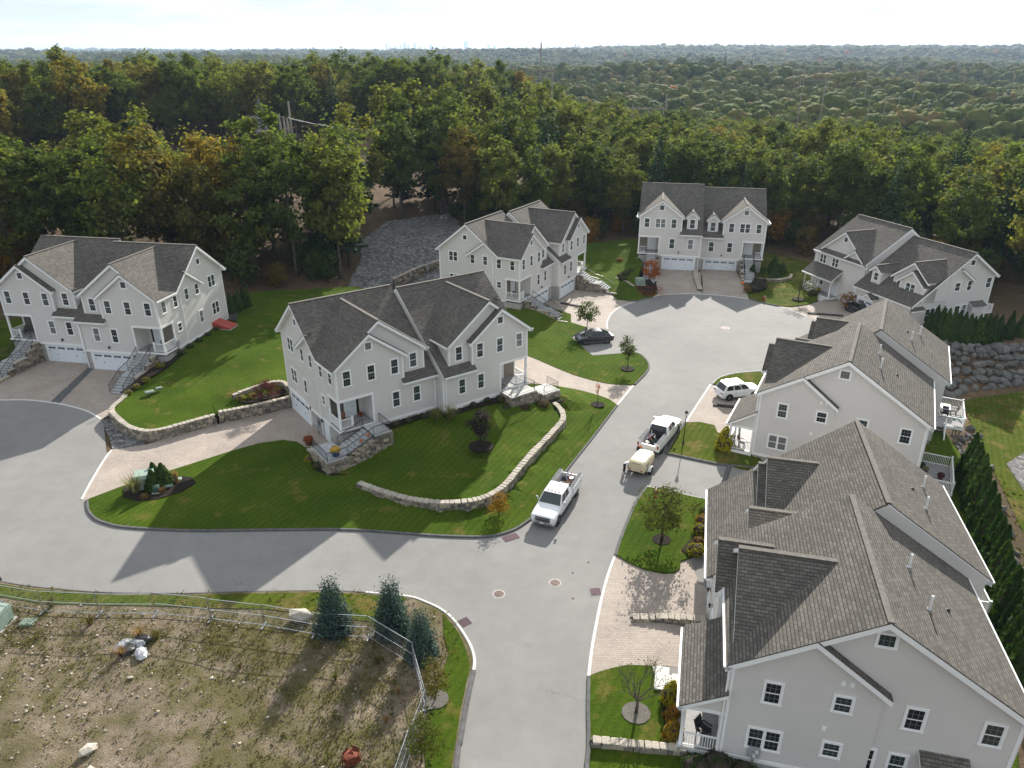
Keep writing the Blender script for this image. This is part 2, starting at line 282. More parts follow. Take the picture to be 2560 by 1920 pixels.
class MB:
    def __init__(s): s.v = []; s.f = []
    def add(s, vs, fs):
        b = len(s.v); s.v += [tuple(p) for p in vs]; s.f += [tuple(b + i for i in f) for f in fs]; return s
    def poly(s, pts): return s.add(pts, [tuple(range(len(pts)))])
    HEX = [(0, 3, 2, 1), (4, 5, 6, 7), (0, 1, 5, 4), (1, 2, 6, 5), (2, 3, 7, 6), (3, 0, 4, 7)]
    def hexa(s, p8): return s.add(p8, s.HEX)
    def box(s, x0, x1, y0, y1, z0, z1):
        return s.hexa([(x0, y0, z0), (x1, y0, z0), (x1, y1, z0), (x0, y1, z0), (x0, y0, z1), (x1, y0, z1), (x1, y1, z1), (x0, y1, z1)])
    def beam(s, p0, p1, side, up):
        p0, p1, side, up = map(Vector, (p0, p1, side, up))
        return s.hexa([p0, p1, p1 + side, p0 + side, p0 + up, p1 + up, p1 + side + up, p0 + side + up])
    def bar(s, p0, p1, w, h=None, upref=(0, 0, 1)):
        p0, p1 = Vector(p0), Vector(p1); h = h or w; d = (p1 - p0).normalized(); sd_ = d.cross(Vector(upref))
        if sd_.length < 1e-3: sd_ = d.cross(Vector((1, 0, 0)))
        sd_.normalize(); u = sd_.cross(d); return s.beam(p0 - sd_ * w / 2 - u * h / 2, p1 - sd_ * w / 2 - u * h / 2, sd_ * w, u * h)
    def prism(s, pts, a, b):
        n = len(pts); a, b = Vector(a), Vector(b); P = [Vector(p) for p in pts]
        fs = [tuple(range(n - 1, -1, -1)), tuple(range(n, 2 * n))] + [(i, (i + 1) % n, n + (i + 1) % n, n + i) for i in range(n)]
        return s.add([p + a for p in P] + [p + b for p in P], fs)
    def slab(s, pts, th):
        P = [Vector(p) for p in pts]; nrm = Vector((0, 0, 0))
        for i in range(len(P)): nrm += P[i].cross(P[(i + 1) % len(P)])
        nrm.normalize(); nrm = -nrm if nrm.z < 0 else nrm
        return s.prism(pts, nrm * -th, (0, 0, 0))
    def tube(s, path, rad, n=8, cap=True):
        P = [Vector(p) for p in path]; b = len(s.v); rr = rad if isinstance(rad, (list, tuple)) else [rad] * len(P)
        for i, p in enumerate(P):
            d = (P[min(i + 1, len(P) - 1)] - P[max(i - 1, 0)]).normalized()
            x = d.cross(Vector((0, 0, 1)));
            if x.length < .05: x = d.cross(Vector((0, 1, 0)))
            x.normalize(); y = d.cross(x)
            for k in range(n):
                a = 2 * math.pi * k / n; q = p + (x * math.cos(a) + y * math.sin(a)) * rr[i]; s.v.append(tuple(q))
        for i in range(len(P) - 1):
            for k in range(n): s.f.append((b + i * n + k, b + i * n + (k + 1) % n, b + (i + 1) * n + (k + 1) % n, b + (i + 1) * n + k))
        if cap: s.f.append(tuple(b + k for k in range(n - 1, -1, -1))); s.f.append(tuple(b + (len(P) - 1) * n + k for k in range(n)))
        return s
    def lathe(s, prof, c=(0, 0, 0), n=16, axis='z'):
        b = len(s.v)
        for r, z in prof:
            for k in range(n):
                a = 2 * math.pi * k / n; q = (r * math.cos(a), r * math.sin(a), z)
                if axis == 'y': q = (q[0], q[2], q[1])
                if axis == 'x': q = (q[2], q[0], q[1])
                s.v.append((q[0] + c[0], q[1] + c[1], q[2] + c[2]))
        for i in range(len(prof) - 1):
            for k in range(n): s.f.append((b + i * n + k, b + i * n + (k + 1) % n, b + (i + 1) * n + (k + 1) % n, b + (i + 1) * n + k))
        s.f.append(tuple(b + k for k in range(n - 1, -1, -1))); s.f.append(tuple(b + (len(prof) - 1) * n + k for k in range(n)))
        return s
    def mesh(s, name, mat, smooth=False, uv=True, recalc=True, bevel=0.):
        me = bpy.data.meshes.new(name); me.from_pydata(s.v, [], s.f)
        if recalc or bevel:
            bm = bmesh.new(); bm.from_mesh(me)
            if bevel: bmesh.ops.bevel(bm, geom=bm.edges[:], offset=bevel, segments=2, affect='EDGES', clamp_overlap=True)
            bmesh.ops.recalc_face_normals(bm, faces=bm.faces); bm.to_mesh(me); bm.free()
        if smooth: me.polygons.foreach_set("use_smooth", [True] * len(me.polygons))
        if uv: add_uv(me)
        if mat: me.materials.append(M[mat])
        return me
    def build(s, name, mat, parent=None, **k):
        return link(bpy.data.objects.new(name, s.mesh(name, mat, **k)), parent)
def put(name, me, parent=None, loc=(0, 0, 0), rot=(0, 0, 0), scale=(1, 1, 1)):
    o = bpy.data.objects.new(name, me); link(o, parent); o.location = loc; o.rotation_euler = rot; o.scale = scale; return o
def copy_tree(o, parent=None):
    c = o.copy(); col.objects.link(c); c.parent = parent
    for ch in o.children: copy_tree(ch, c)
    return c
def npmesh(name, V, F, mat, smooth=False):
    me = bpy.data.meshes.new(name); nv, nf, k = len(V), len(F), F.shape[1]
    me.vertices.add(nv); me.vertices.foreach_set("co", V.astype(np.float32).ravel())
    me.loops.add(nf * k); me.loops.foreach_set("vertex_index", F.astype(np.int32).ravel())
    me.polygons.add(nf); me.polygons.foreach_set("loop_start", np.arange(0, nf * k, k, dtype=np.int32)); me.polygons.foreach_set("loop_total", np.full(nf, k, dtype=np.int32))
    if smooth: me.polygons.foreach_set("use_smooth", np.ones(nf, dtype=bool))
    me.update(calc_edges=True)
    if mat: me.materials.append(M[mat])
    return me
# ------------------------------------------------------------------ terrain
def seg_dist(px, py, poly, closed=True):
    d = 1e9; n = len(poly)
    for i in range(n if closed else n - 1):
        ax, ay = poly[i]; bx, by = poly[(i + 1) % n]; vx, vy = bx - ax, by - ay
        t = max(0., min(1., ((px - ax) * vx + (py - ay) * vy) / (vx * vx + vy * vy + 1e-12)))
        d = min(d, math.hypot(px - ax - t * vx, py - ay - t * vy))
    return d
def inside(px, py, poly):
    c = False; n = len(poly)
    for i in range(n):
        ax, ay = poly[i]; bx, by = poly[(i + 1) % n]
        if (ay > py) != (by > py) and px < (bx - ax) * (py - ay) / (by - ay) + ax: c = not c
    return c
def sstep(a, b, x): t = max(0., min(1., (x - a) / (b - a))); return t * t * (3 - 2 * t)
EDGE = [(-400, 60), (-150, 84), (-110, 92), (-65, 102), (-38, 104), (-28, 108), (-17, 120), (-2, 131), (14, 143), (48, 139), (66, 122), (76, 104), (95, 100), (400, 70)]
def yedge(x):
    for (a, b), (c, d) in zip(EDGE, EDGE[1:]):
        if a <= x <= c: return b + (d - b) * (x - a) / (c - a)
    return 70.
BASIN = [(39.6, 45.6), (44, 56.6), (47.4, 67), (50, 73.4), (52.3, 78.5), (62.6, 81.6), (75, 84), (120, 85), (200, 60), (200, -50), (20, -50), (30, 20), (34.5, 33)]
def wob(x, y, s, ph=0.): return math.sin(x / s + ph) * math.cos(y / (s * 1.31) + ph * 1.7) * .6 + math.sin((x + y) / (s * .47) + ph * 2.3) * .4
def ground_h(x, y):
    r = math.hypot(x, y)
    if y < -20: return -.08
    d = y - yedge(x); z = -.08
    if -70 < x < -4.5 and y < 38.5: return -1.2
    if d > -8:
        rise = 3.6 if x < -5 else (3.6 - 2.4 * sstep(-5, 25, x))
        z += rise * sstep(-8, 16, d)
    if r > 100:
        az = math.degrees(math.atan2(x, y))
        z += sstep(0, 45, d) * 9.5 * math.exp(-((x + 75) / 130) ** 2 - ((y - 245) / 85) ** 2)            # wooded knoll left of centre
        rt = sstep(-2, 12, az)
        z += rt * (-12.5 * sstep(140, 330, r) + 6. * sstep(380, 560, r)) + (1 - rt) * -11 * sstep(330, 520, r)
        z += (8. * wob(x, y, 95, .7) + 7. * wob(x, y, 210, 1.9) + 5.5 * wob(x, y, 34, .4)) * sstep(360, 700, r)
    if r > 900:
        z += rt * (9 * math.exp(-((r - 960) / 170) ** 2) - 13 * sstep(1000, 1300, r) * (1 - sstep(1900, 2700, r)))
        z += 9 * sstep(900, 1700, r) + 10 * wob(x, y, 420, 1.3) * sstep(900, 1500, r) + (6 + 9 * rt) * sstep(1700, 2500, r)
        z += sstep(2300, 3900, r) * (6 + 15 * sstep(-12, 6, az) + 10 * wob(x, y, 900, 2.1))
        z += sstep(5000, 8600, r) * (8 + 20 * wob(x, y, 1900, .4))
    if 20 < x < 200 and y < 100:
        ins = inside(x, y, BASIN); db = 0. if ins else seg_dist(x, y, BASIN)
        z += -3. * (1 - sstep(0, 6.5, db))
    return z
NA = 300
rad = [6.]
while rad[-1] < 13000: rad.append(rad[-1] + max(1.7, rad[-1] * .034))
V = []; F = []
for i, r in enumerate(rad):
    for k in range(NA):
        a = 2 * math.pi * k / NA; x, y = r * math.sin(a), r * math.cos(a); V.append((x, y, ground_h(x, y)))
for i in range(len(rad) - 1):
    for k in range(NA): F.append((i * NA + k, (i + 1) * NA + k, (i + 1) * NA + (k + 1) % NA, i * NA + (k + 1) % NA))
V.append((0, 0, -.08)); c0 = len(V) - 1
F = [(a, d, c, b) for a, b, c, d in F]
me = bpy.data.meshes.new("ground"); me.from_pydata(V, [], F + [(c0, (k + 1) % NA, k) for k in range(NA)][::1]); me.materials.append(M["forest_floor"])
bm = bmesh.new(); bm.from_mesh(me); bmesh.ops.recalc_face_normals(bm, faces=bm.faces)
if sum(f.normal.z for f in bm.faces) < 0: bmesh.ops.reverse_faces(bm, faces=bm.faces)
bm.to_mesh(me); bm.free(); me.polygons.foreach_set("use_smooth", [True] * len(me.polygons))
ground = link(bpy.data.objects.new("ground", me)); tag(ground, "wooded rolling ground reaching to the hills on the horizon", kind="structure")

# ------------------------------------------------------------------ sheets (road, lawns, driveways)
def sheet(name, mat, pts, ctrl=(), step=1.5, zfun=None, th=0., label=None):
    P = [Vector((p[0], p[1])) for p in pts]; Z = [(p[0], p[1], p[2] if len(p) > 2 else 0.) for p in pts]; C = Z + [tuple(c) for c in ctrl]
    xy = [(p.x, p.y) for p in P]
    ver = list(P) + [Vector((c[0], c[1])) for c in ctrl if inside(c[0], c[1], xy)]
    x0, x1 = min(p.x for p in P), max(p.x for p in P); y0, y1 = min(p.y for p in P), max(p.y for p in P)
    CA = np.array(C)
    y = y0 + step / 2; row = 0
    while y < y1:
        x = x0 + (row % 2) * step / 2
        while x < x1:
            if inside(x, y, xy) and seg_dist(x, y, xy) > step * .45: ver.append(Vector((x, y)))
            x += step
        y += step; row += 1
    r = geometry.delaunay_2d_cdt(ver, [], [list(range(len(P)))], 1, 1e-4)
    def zz(x, y):
        if zfun: return zfun(x, y)
        d2 = (CA[:, 0] - x) ** 2 + (CA[:, 1] - y) ** 2
        if d2.min() < 1e-6: return CA[d2.argmin(), 2]
        w = 1 / (d2 + .02) ** 1.6; return float((w * CA[:, 2]).sum() / w.sum())
    V = [(v.x, v.y, zz(v.x, v.y)) for v in r[0]]
    me = bpy.data.meshes.new(name); me.from_pydata(V, [], [tuple(f) for f in r[2]])
    bm = bmesh.new(); bm.from_mesh(me)
    for f in bm.faces: f.normal_update()
    fl = [f for f in bm.faces if f.normal.z < 0]
    bmesh.ops.reverse_faces(bm, faces=fl)
    if th:
        be = [e for e in bm.edges if e.is_boundary]; ex = bmesh.ops.extrude_edge_only(bm, edges=be)
        for v in [g for g in ex["geom"] if isinstance(g, bmesh.types.BMVert)]: v.co.z -= th
    bm.to_mesh(me); bm.free(); add_uv(me); me.materials.append(M[mat])
    o = link(bpy.data.objects.new(name, me)); tag(o, label, kind="structure"); return o
def wz(pts, z): return [(p[0], p[1], z) for p in pts]
ROAD = [(-110, 36), (-110, 73), (-58, 73), (-43, 69), (-38, 60), (-30, 64), (-10, 66), (4, 78), (8, 92), (13, 104), (17, 109), (22, 112), (38, 111), (45, 105), (46, 98), (36, 84), (29, 76), (21, 62), (21, 52), (14, 40), (12, 18), (-3.2, 18), (-3.2, 35), (-6, 38.6), (-38, 39.5)]
sheet("road", "asphalt", wz(ROAD, 0.), step=4., label="worn light grey asphalt street with cul-de-sac and cracks")
# -- island lawn in front of house B
isl_kerb = [(-35.5, 51.9), (-35.32, 51.55), (-34.53, 50.28), (-33.36, 49.15), (-31.96, 48.46), (-30.63, 48.07), (-27.51, 47.72), (-24.17, 47.58), (-16.85, 47.72), (-12.31, 47.68), (-6.5, 47.0), (-3.79, 46.8), (-1.65, 46.86), (.14, 47.71), (1.45, 49.16), (1.95, 49.98), (4.82, 56.57), (7.67, 62.54), (11.16, 70.08)]
isl_d2 = [(10.52, 71.62), (9.5, 72.62), (7.48, 73.98), (4.37, 75.4), (1.88, 75.76)]
isl_d1 = [(-19.56, 60.92), (-20.69, 62.06), (-22.19, 62.43), (-24.22, 61.77), (-26.45, 60.22), (-30.08, 57.17), (-33.76, 54.01)]
RET = [(4.34, 68.71, 1.), (4.98, 67.16, 1.), (5.14, 65.55, 1.), (4.92, 64.44, 1.), (3.91, 62.31, 1.), (2.75, 59.99, 1.), (1.67, 57.82, 1.), (.46, 55.16, 1.), (-.24, 53.49, 1.), (-1.1, 52.0, 1.), (-2.2, 50.9, 1.), (-3.6, 50.3, 1.), (-5.84, 50.12, 1.), (-8.58, 50.97, .85), (-11.11, 52.39, .7), (-13.13, 53.79, .58)]
def offset(path, d):
    out = []
    for i, p in enumerate(path):
        a = path[max(i - 1, 0)]; b = path[min(i + 1, len(path) - 1)]; vx, vy = b[0] - a[0], b[1] - a[1]; l = math.hypot(vx, vy)
        out.append((p[0] - vy / l * d, p[1] + vx / l * d, *p[2:]))
    return out
ri = [(x, y, z - .12) for x, y, z in offset(RET, -.34)]; ro = [(x, y, .16) for x, y, z in offset(RET, .34)]
def hloc(o, yaw, k=1.):
    c, s = math.cos(R(yaw)), math.sin(R(yaw))
    return lambda x, y, z=0.: (o[0] + k * (c * x - s * y), o[1] + k * (s * x + c * y), o[2] + k * z)
KA, KB, KC, KD = 1.0322, .98866, .98522, 1.0559
PA = ((-60.72, 83.34, 0), -10.1, KA); PB = ((-15.72, 59.30, 0), 36.3, KB); PC = ((1.064, 98.20, 0), 61.8, KC); PD = ((21.43, 123.54, .475), -11.44, KD)
PE = ((47.56, 112.59, 0), -72.13, 1.); PF = ((31.68, 77.54, 0), -117.43, 1.); PG = ((15.93, 47.36, 0), -104.12, 1.)
lA, lB, lC, lD, lE, lF, lG = (hloc(*p) for p in (PA, PB, PC, PD, PE, PF, PG))
bfront = [lB(x, -.1, 1.86) for x in (4, 6, 8, 10)] + [lB(x, -1.4, 1.84) for x in (11.5, 13.5, 15.5, 17.5)]
step_l = [lB(x, y, .12) for x, y in ((-2.9, -1.0), (-2.0, -3.2), (.2, -3.6))] + [lB(2.2, -3.4, .5), lB(3.6, -3.3, .9)] + [lB(3.8, -2.6, 1.1), lB(3.9, -1.2, 1.7)]
right_e = [(5.6, 70.2, .4), (3.6, 73.0, .45), (6.4, 68.2, .25)] + [lB(x, y, z) for x, y, z in ((17.2, -3.4, 1.5), (19, -3.5, 1.35), (21, -3.5, 1.2), (23.4, -3.5, 1.0), (17, -4.4, 1.4), (19, -4.5, 1.25), (21.5, -4.3, 1.1), (23.8, -4.2, .95))]
isl = wz(isl_kerb, .13) + wz(isl_d2, .05) + [(-2, 74.5, 1.2), (-9, 70, 1.8), (-13.5, 62.5, 1.2), (-17.2, 61.2, .1)] + wz(isl_d1, .05)
sheet("lawn", "lawn", isl, ctrl=ri + ro + bfront + step_l + right_e, step=1.3, th=.4, label="mown lawn island wrapped by the curved stone wall in front of the middle house")
# -- lawn beside house A
AW = [(-41.6, 71.6, .95), (-41.03, 70.29, 1.), (-41.08, 68.53, 1.), (-40.85, 67.0, 1.), (-39.3, 65.21, 1.), (-37.47, 63.49, 1.), (-36.13, 62.73, 1.), (-34.88, 62.43, 1.), (-33.47, 63.03, 1.), (-31.78, 64.42, 1.), (-29.91, 65.91, 1.), (-29.6, 66.15, 1.15), (-26.53, 67.7, 1.15), (-23.0, 70.1, 1.15)]
AWi = offset(AW, .2)
al = [(x, y, z - .1) for x, y, z in AWi] + [(-20, 76, 1.4), (-9, 86, 1.2), (-6, 92, 1.), (-12, 104, 1.), (-24, 108, 1.8), (-38, 104, 2.2), (-39.5, 98, 2.3)] + [lA(20.6, 10, 2.1), lA(20.6, 4, 2.0), lA(20.6, .5, 1.7), lA(20.7, -3, 1.2)]
sheet("lawn", "lawn", al, ctrl=[(-30, 80, 1.9), (-25, 90, 1.9), (-33, 70, 1.3), (-28.5, 70.5, 1.7), (-26.2, 72.6, 1.75), (-28.3, 68.2, 1.15), (-25.2, 70.2, 1.2), (-27, 69.4, 1.2)], step=1.6, th=.3, label="sunlit mown lawn above the stone wall beside the red cellar hatch")
# -- lawn in front of house C with the parking bay notch
cl = wz([(8.18, 96.35), (10.25, 94.32), (8.34, 91.42), (7.76, 90.58), (9.93, 84.03), (13.82, 84.77), (15.25, 85.12), (16.07, 84.16), (16.44, 82.05), (16.22, 80.11), (15.51, 78.36), (14.66, 76.85), (13.84, 75.4)], .13) + wz([(12.3, 75.4), (10.73, 75.76), (8.91, 76.85), (7.22, 78.17), (5.08, 80.51), (3.44, 82.55), (2.05, 84.03), (-1, 87.5)], .05) + [(-6.5, 92, .9), (-10, 101, 1.3), lC(3, 1, 1.6), lC(4.2, -2.2, 1.1), lC(4.6, -6, .3)]
sheet("lawn", "lawn", cl, ctrl=[(0, 95, 1.0), lC(.2, -.4, 1.3), (3, 90, .6), (6, 86, .3)], step=1.3, th=.25, label="bright lawn with two young trees beside the parked black car")
# -- lawn between C and D
sheet("lawn", "lawn", wz([(16.01, 107.03), (17.25, 106.54), (18.67, 106.05), (19.94, 107.03), (21.51, 107.96), (22.76, 110.19)], .12) + [lD(.6, -6, .2), lD(1., -2, 1.2), lD(-.2, 4, 2.2), lD(-.2, 13, 2.), (8, 135, 1.4), (3, 128, 1.2), lC(20.9, 10, 1.2), lC(20.7, 2, 1.3), lC(18.6, -3.2, .8), lC(17.2, -7.5, .2)], ctrl=[(14, 118, 1.0), (17, 113, .6)], step=1.6, th=.25, label="shaded lawn between the two far houses")
# -- lawn between D and E
sheet("lawn", "lawn_dry", wz([(36.13, 107.34), (37.44, 105.51), (39.53, 103.74), (41.34, 103.45), (44.07, 104.44), (45.88, 105.81)], .12) + [(47, 108, .3), (48.4, 113, .4), (52, 116, .4), (56, 124, .4), (47, 134, .5), (43, 128, .4), lD(20.6, 3, -.4), lD(20.2, -2, -.3), (38.5, 112, .1), (36.8, 110.3, .05)], ctrl=[(42, 112, .5), (44, 120, .9)], step=1.6, th=.25, label="patchy lawn with a bare crabapple beside the porch of the far right house")
# -- small lawns along F and G
sheet("lawn", "lawn_dry", wz([(17.59, 65.94), (18.99, 66.08), (20.31, 65.37), (20.22, 63.83), (21.3, 63.3), (23.5, 61.5), (22.5, 57.0), (20.64, 56.9), (19.69, 57.62), (18.9, 57.78), (16.71, 58.78), (14.42, 59.82), (16.12, 63.58), (17.37, 65.7)], .13), step=1.2, th=.2, label="small lawn around the black street lamp")
sheet("lawn", "lawn_dry", wz([(22.76, 75.57), (24.0, 77.23), (26.19, 78.47), (29.23, 79.02), (29.6, 77.4), (27.4, 75.0), (24.8, 74.49), (23.51, 74.82)], .12), step=1.2, th=.2, label="small crescent lawn beyond the white parked car")
sheet("lawn", "lawn", wz([(7.77, 44.5), (8.35, 46.44), (9.73, 50.11), (10.56, 52.02), (11.61, 53.92), (13.33, 53.19), (16.17, 51.94), (16.6, 50.5), (15.4, 46.2), (13.16, 44.08), (12.4, 43.8), (12.19, 42.98), (11.69, 42.46), (10.84, 42.4), (9.59, 42.82), (8.6, 43.57)], .13), step=1.1, th=.2, label="corner lawn with the red hydrant and a spreading street tree")
sheet("lawn", "lawn", wz([(4.6, 32.79), (5.16, 33.09), (5.98, 33.4), (7.07, 33.67), (8.54, 33.6), (8.6, 31.9), (10.02, 31.64), (9.6, 27.8), (7.92, 28.05), (4.19, 28.35)], .13), step=1., th=.2, label="small lawn under the leafless tree by the nearest porch")
sheet("lawn", "lawn", wz([(4.15, 28.3), (7.81, 27.95), (9.6, 27.7), (10.6, 23), (10.5, 14), (3.3, 14), (3.8, 25.43)], .02), step=1.3, th=.2, label="lawn below the low pale stone edging")
back = [lF(-1, 12.4), lF(-1, 17), (44, 70), (42, 60), (38.2, 51.5), (35.3, 44.6), (32.3, 38), (30, 33.2), (24, 22), (14, 22), lG(22, 6), lG(22, 13), lG(12, 12.2), lG(-1, 13.6), lF(20, 12.6), lF(10, 12.)]
sheet("lawn", "lawn", wz(back, -.05), ctrl=[(x, y, -.3) for x, y in ((38.2, 51.5), (35.3, 44.6), (32.3, 38))], step=2., label="narrow back lawn between the decks and the evergreen hedge")
sheet("meadow", "lawn_dry", [(48.3, 65.5), (51, 73.2), (53.2, 77.8), (62.8, 80.6), (75, 83), (120, 84), (120, 20), (60, 20), (41.2, 45)], zfun=lambda x, y: ground_h(x, y) + .07, step=3., label="low wet meadow below the boulder slope")
sheet("gravel_bed", "gravel_stone", [(47, 56), (49, 63), (56, 68), (70, 71), (80, 66), (60, 58)], zfun=lambda x, y: ground_h(x, y) + .12, step=3., label="grey crushed stone swale in the low meadow")
sheet("stone_slope", "gravel_stone", [(-25.5, 110.5), (-27, 126), (-24, 141), (-13, 149), (-7, 138), (-5, 126), (-10.5, 113), (-17.5, 109)], zfun=lambda x, y: ground_h(x, y) + .1, step=2., label="grey crushed stone slope behind the house near the pines")
sheet("lawn", "lawn", wz([(-110, 74), (-58.9, 74), (-59.2, 77), (-60.6, 83.2), (-58.3, 96), (-75, 98), (-110, 90)], .3), step=4., label="dark lawn beyond the far left porch")
# -- driveways
drv = lambda pts, label, z=.012, **k: sheet("driveway", "paver", wz(pts, z) if len(pts[0]) == 2 else pts, step=2.5, label=label, **k)
d1 = [(-37.73, 60.59), (-37.5, 58.38), (-36.61, 54.17), (-36.05, 51.92), (-35.5, 51.9), (-33.76, 54.01), (-30.08, 57.17), (-26.45, 60.22), (-24.22, 61.77), (-22.19, 62.43), (-20.69, 62.06), (-19.3, 60.7), (-17, 60.6), (-17.0, 61.5), (-23.9, 70.6), (-23.6, 70.4), (-26.85, 68.18), (-29.94, 65.57), (-32.53, 63.72), (-34.99, 61.5)]
drv(d1, "long tan paver driveway below the stone wall")
drv([(11.16, 70.08), (10.52, 71.62), (9.5, 72.62), (7.48, 73.98), (4.37, 75.4), (1.88, 75.76), (-1, 74.2), (-7.5, 83), (-4, 89), (-1, 87.5), (2.05, 84.03), (3.44, 82.55), (5.08, 80.51), (7.22, 78.17), (8.91, 76.85), (10.73, 75.76), (12.3, 75.4), (13.84, 75.4)], "curving tan paver driveway behind the middle house")
adr = [(-58.2, 72.0), (-55.3, 71.46), (-52.83, 71.52), (-50.05, 71.03), (-47.63, 70.26), (-45.36, 69.25), (-43.72, 68.25), (-42.03, 66.85), (-41.3, 68.5), (-41.8, 71.5), lA(17.2, -1.2)[:2], lA(16.5, -.9)[:2], lA(10.4, -.9)[:2], lA(10.4, .3)[:2], lA(4, .3)[:2], lA(3.3, -3)[:2]]
drv(adr, "grey paver driveway with dark centre strip below the left house")
sheet("driveway_strip", "berm", wz([lA(10.15, -.95)[:2], lA(11.0, -.95)[:2], (-48.4, 70.6), (-49.6, 71.0)], .02), step=2., label="dark paver strip dividing the left driveway")
sheet("gravel_bed", "gravel_stone", wz([(-42.03, 66.85), (-41.2, 67.0), (-38.37, 63.9), (-36.2, 62.6), (-34.99, 61.5), (-37.75, 60.62), (-39.35, 63.12)], .02), step=1.5, label="dark gravel wedge at the foot of the stone wall")
cdr = [(18.73, 106.09), (16.13, 103.58), (14.41, 100.58), (13.35, 97.18), (12.97, 93.98), (10.3, 94.6), (8.29, 96.5), lC(4.3, -6)[:2], lC(4.2, -.1)[:2], lC(10.4, -.1)[:2], lC(10.4, -1.4)[:2], lC(16.7, -1.4)[:2], lC(17.2, -7.2)[:2], (16.1, 106.9), (17.3, 106.5)]
drv(cdr, "tan paver driveway curving into the cul-de-sac")
dd = [(21.57, 108.28, .01), (23.42, 109.55, .01), (27.34, 110.0, .01), (29.4, 109.8, .01), lD(10.3, -1.5, 0), lD(9.9, .1, 0), lD(3.6, .1, 0), lD(3.3, -7, -.1), (22.93, 110.52, .03)]
drv(dd, "shaded paver driveway in front of the higher garage of the far middle house")
dd2 = [(29.8, 109.75, .01), (31.06, 109.55, .01), (33.67, 108.6, .01), (36.24, 107.35, .01), (36.6, 110.3, .02), lD(16.4, -2, -.42), lD(16, 3, -.42), lD(10.2, 3, -.42), lD(10.5, -1.5, -.42)]
drv(dd2, "shaded paver driveway in front of the lower garage of the far middle house")
drv([(39.59, 103.87), (40.77, 101.75), (42.09, 99.0), (44, 95), (47.5, 96), lE(15.5, -.8)[:2], lE(8.5, .5)[:2], lE(5.5, -.2)[:2], lE(5.6, -2.4)[:2], (45.6, 105.6), (43.9, 104.2), (41.3, 103.2)], "small paver driveway of the far right house")
drv([(17.67, 66.27), (20.19, 71.2), (22.46, 75.55), (23.51, 74.75), (24.8, 74.4), (27.4, 74.8), lF(6, 1.5)[:2], lF(10.5, 1)[:2], lF(15.3, .3)[:2], lF(15.3, -2.6)[:2], lF(17.6, -3.4)[:2], (21.3, 63.4), (20.3, 64.0), (20.39, 65.5), (19.06, 66.25)], "sunlit paver driveway where the white car is parked")
drv([(7.7, 44.57), (6.97, 42.56), (6.11, 39.68), (5.1, 35.54), (4.57, 32.92), (5.18, 33.22), (6.0, 33.53), (7.09, 33.81), (8.57, 33.74), (10.4, 33.6), lG(15.6, -2.5)[:2], lG(15.6, .3)[:2], lG(8, 1.8)[:2], lG(6.5, -1.2)[:2], (13.19, 44.18), (12.46, 43.93), (12.23, 43.05), (11.74, 42.56), (10.87, 42.5), (9.61, 42.93), (8.62, 43.67)], "wide tan paver driveway beside the nearest house")
# -- bare lot
LK = [(-50, 43), (-36.18, 41.48), (-33.92, 40.99), (-30.76, 40.55), (-27.4, 40.26), (-22.58, 40.21), (-18.79, 40.36), (-13.05, 40.5), (-10.12, 40.31), (-7.15, 39.91), (-5.97, 39.4), (-4.87, 38.71), (-3.95, 37.75), (-3.11, 36.36), (-2.56, 35.15), (-2.31, 34.09), (-2.33, 33.28), (-2.48, 32.12), (-2.67, 30.29), (-2.83, 28.2), (-2.93, 26.71), (-3.0, 14)]
lot_poly = LK + [(-60, 10), (-70, 40)]
def lot_z(x, y):
    d = seg_dist(x, y, LK, False)
    return .10 + sstep(2.5, 9, d) * (.12 * wob(x, y, 3.1) + .07 * wob(x, y, 1.3, 2.) - .25 * sstep(5, 16, d)) + .02 * wob(x, y, .9)
sheet("dirt_lot", "lot_dirt", wz(lot_poly, .1), zfun=lot_z, step=.9, th=.3, label="bare stony building lot with dry weeds")
sheet("lawn", "lawn", [(-4.6, 38.2, .14), (-3.5, 36.5, .14), (-2.9, 35.0, .14), (-2.55, 33.6, .14), (-2.7, 32.2, .14), (-2.9, 30.3, .14), (-3.05, 28.2, .14), (-3.2, 25, .14), (-3.3, 14, .14), (-4.6, 14, .14), (-4.5, 26.6, .14), (-4.9, 29.3, .14), (-4.3, 30.9, .14), (-4.2, 33, .14), (-3.9, 34.6, .14), (-4.4, 36.3, .14)], zfun=lambda x, y: max(lot_z(x, y), .1) + .05, step=.8, label="green verge between the temporary fence and the street")
sheet("verge", "lawn_dry", [(x, y - .25, .14) for x, y in LK[1:10]] + [(-8.6, 37.2, .14), (-12, 37.9, .14), (-16.5, 38.6, .14), (-20, 38.7, .14), (-24, 38.9, .14), (-28, 39.0, .14), (-31.5, 39.1, .14), (-36, 40.0, .14)], zfun=lambda x, y: max(lot_z(x, y), .1) + .035, step=.8, label="rough grass strip between the kerb and the fence")
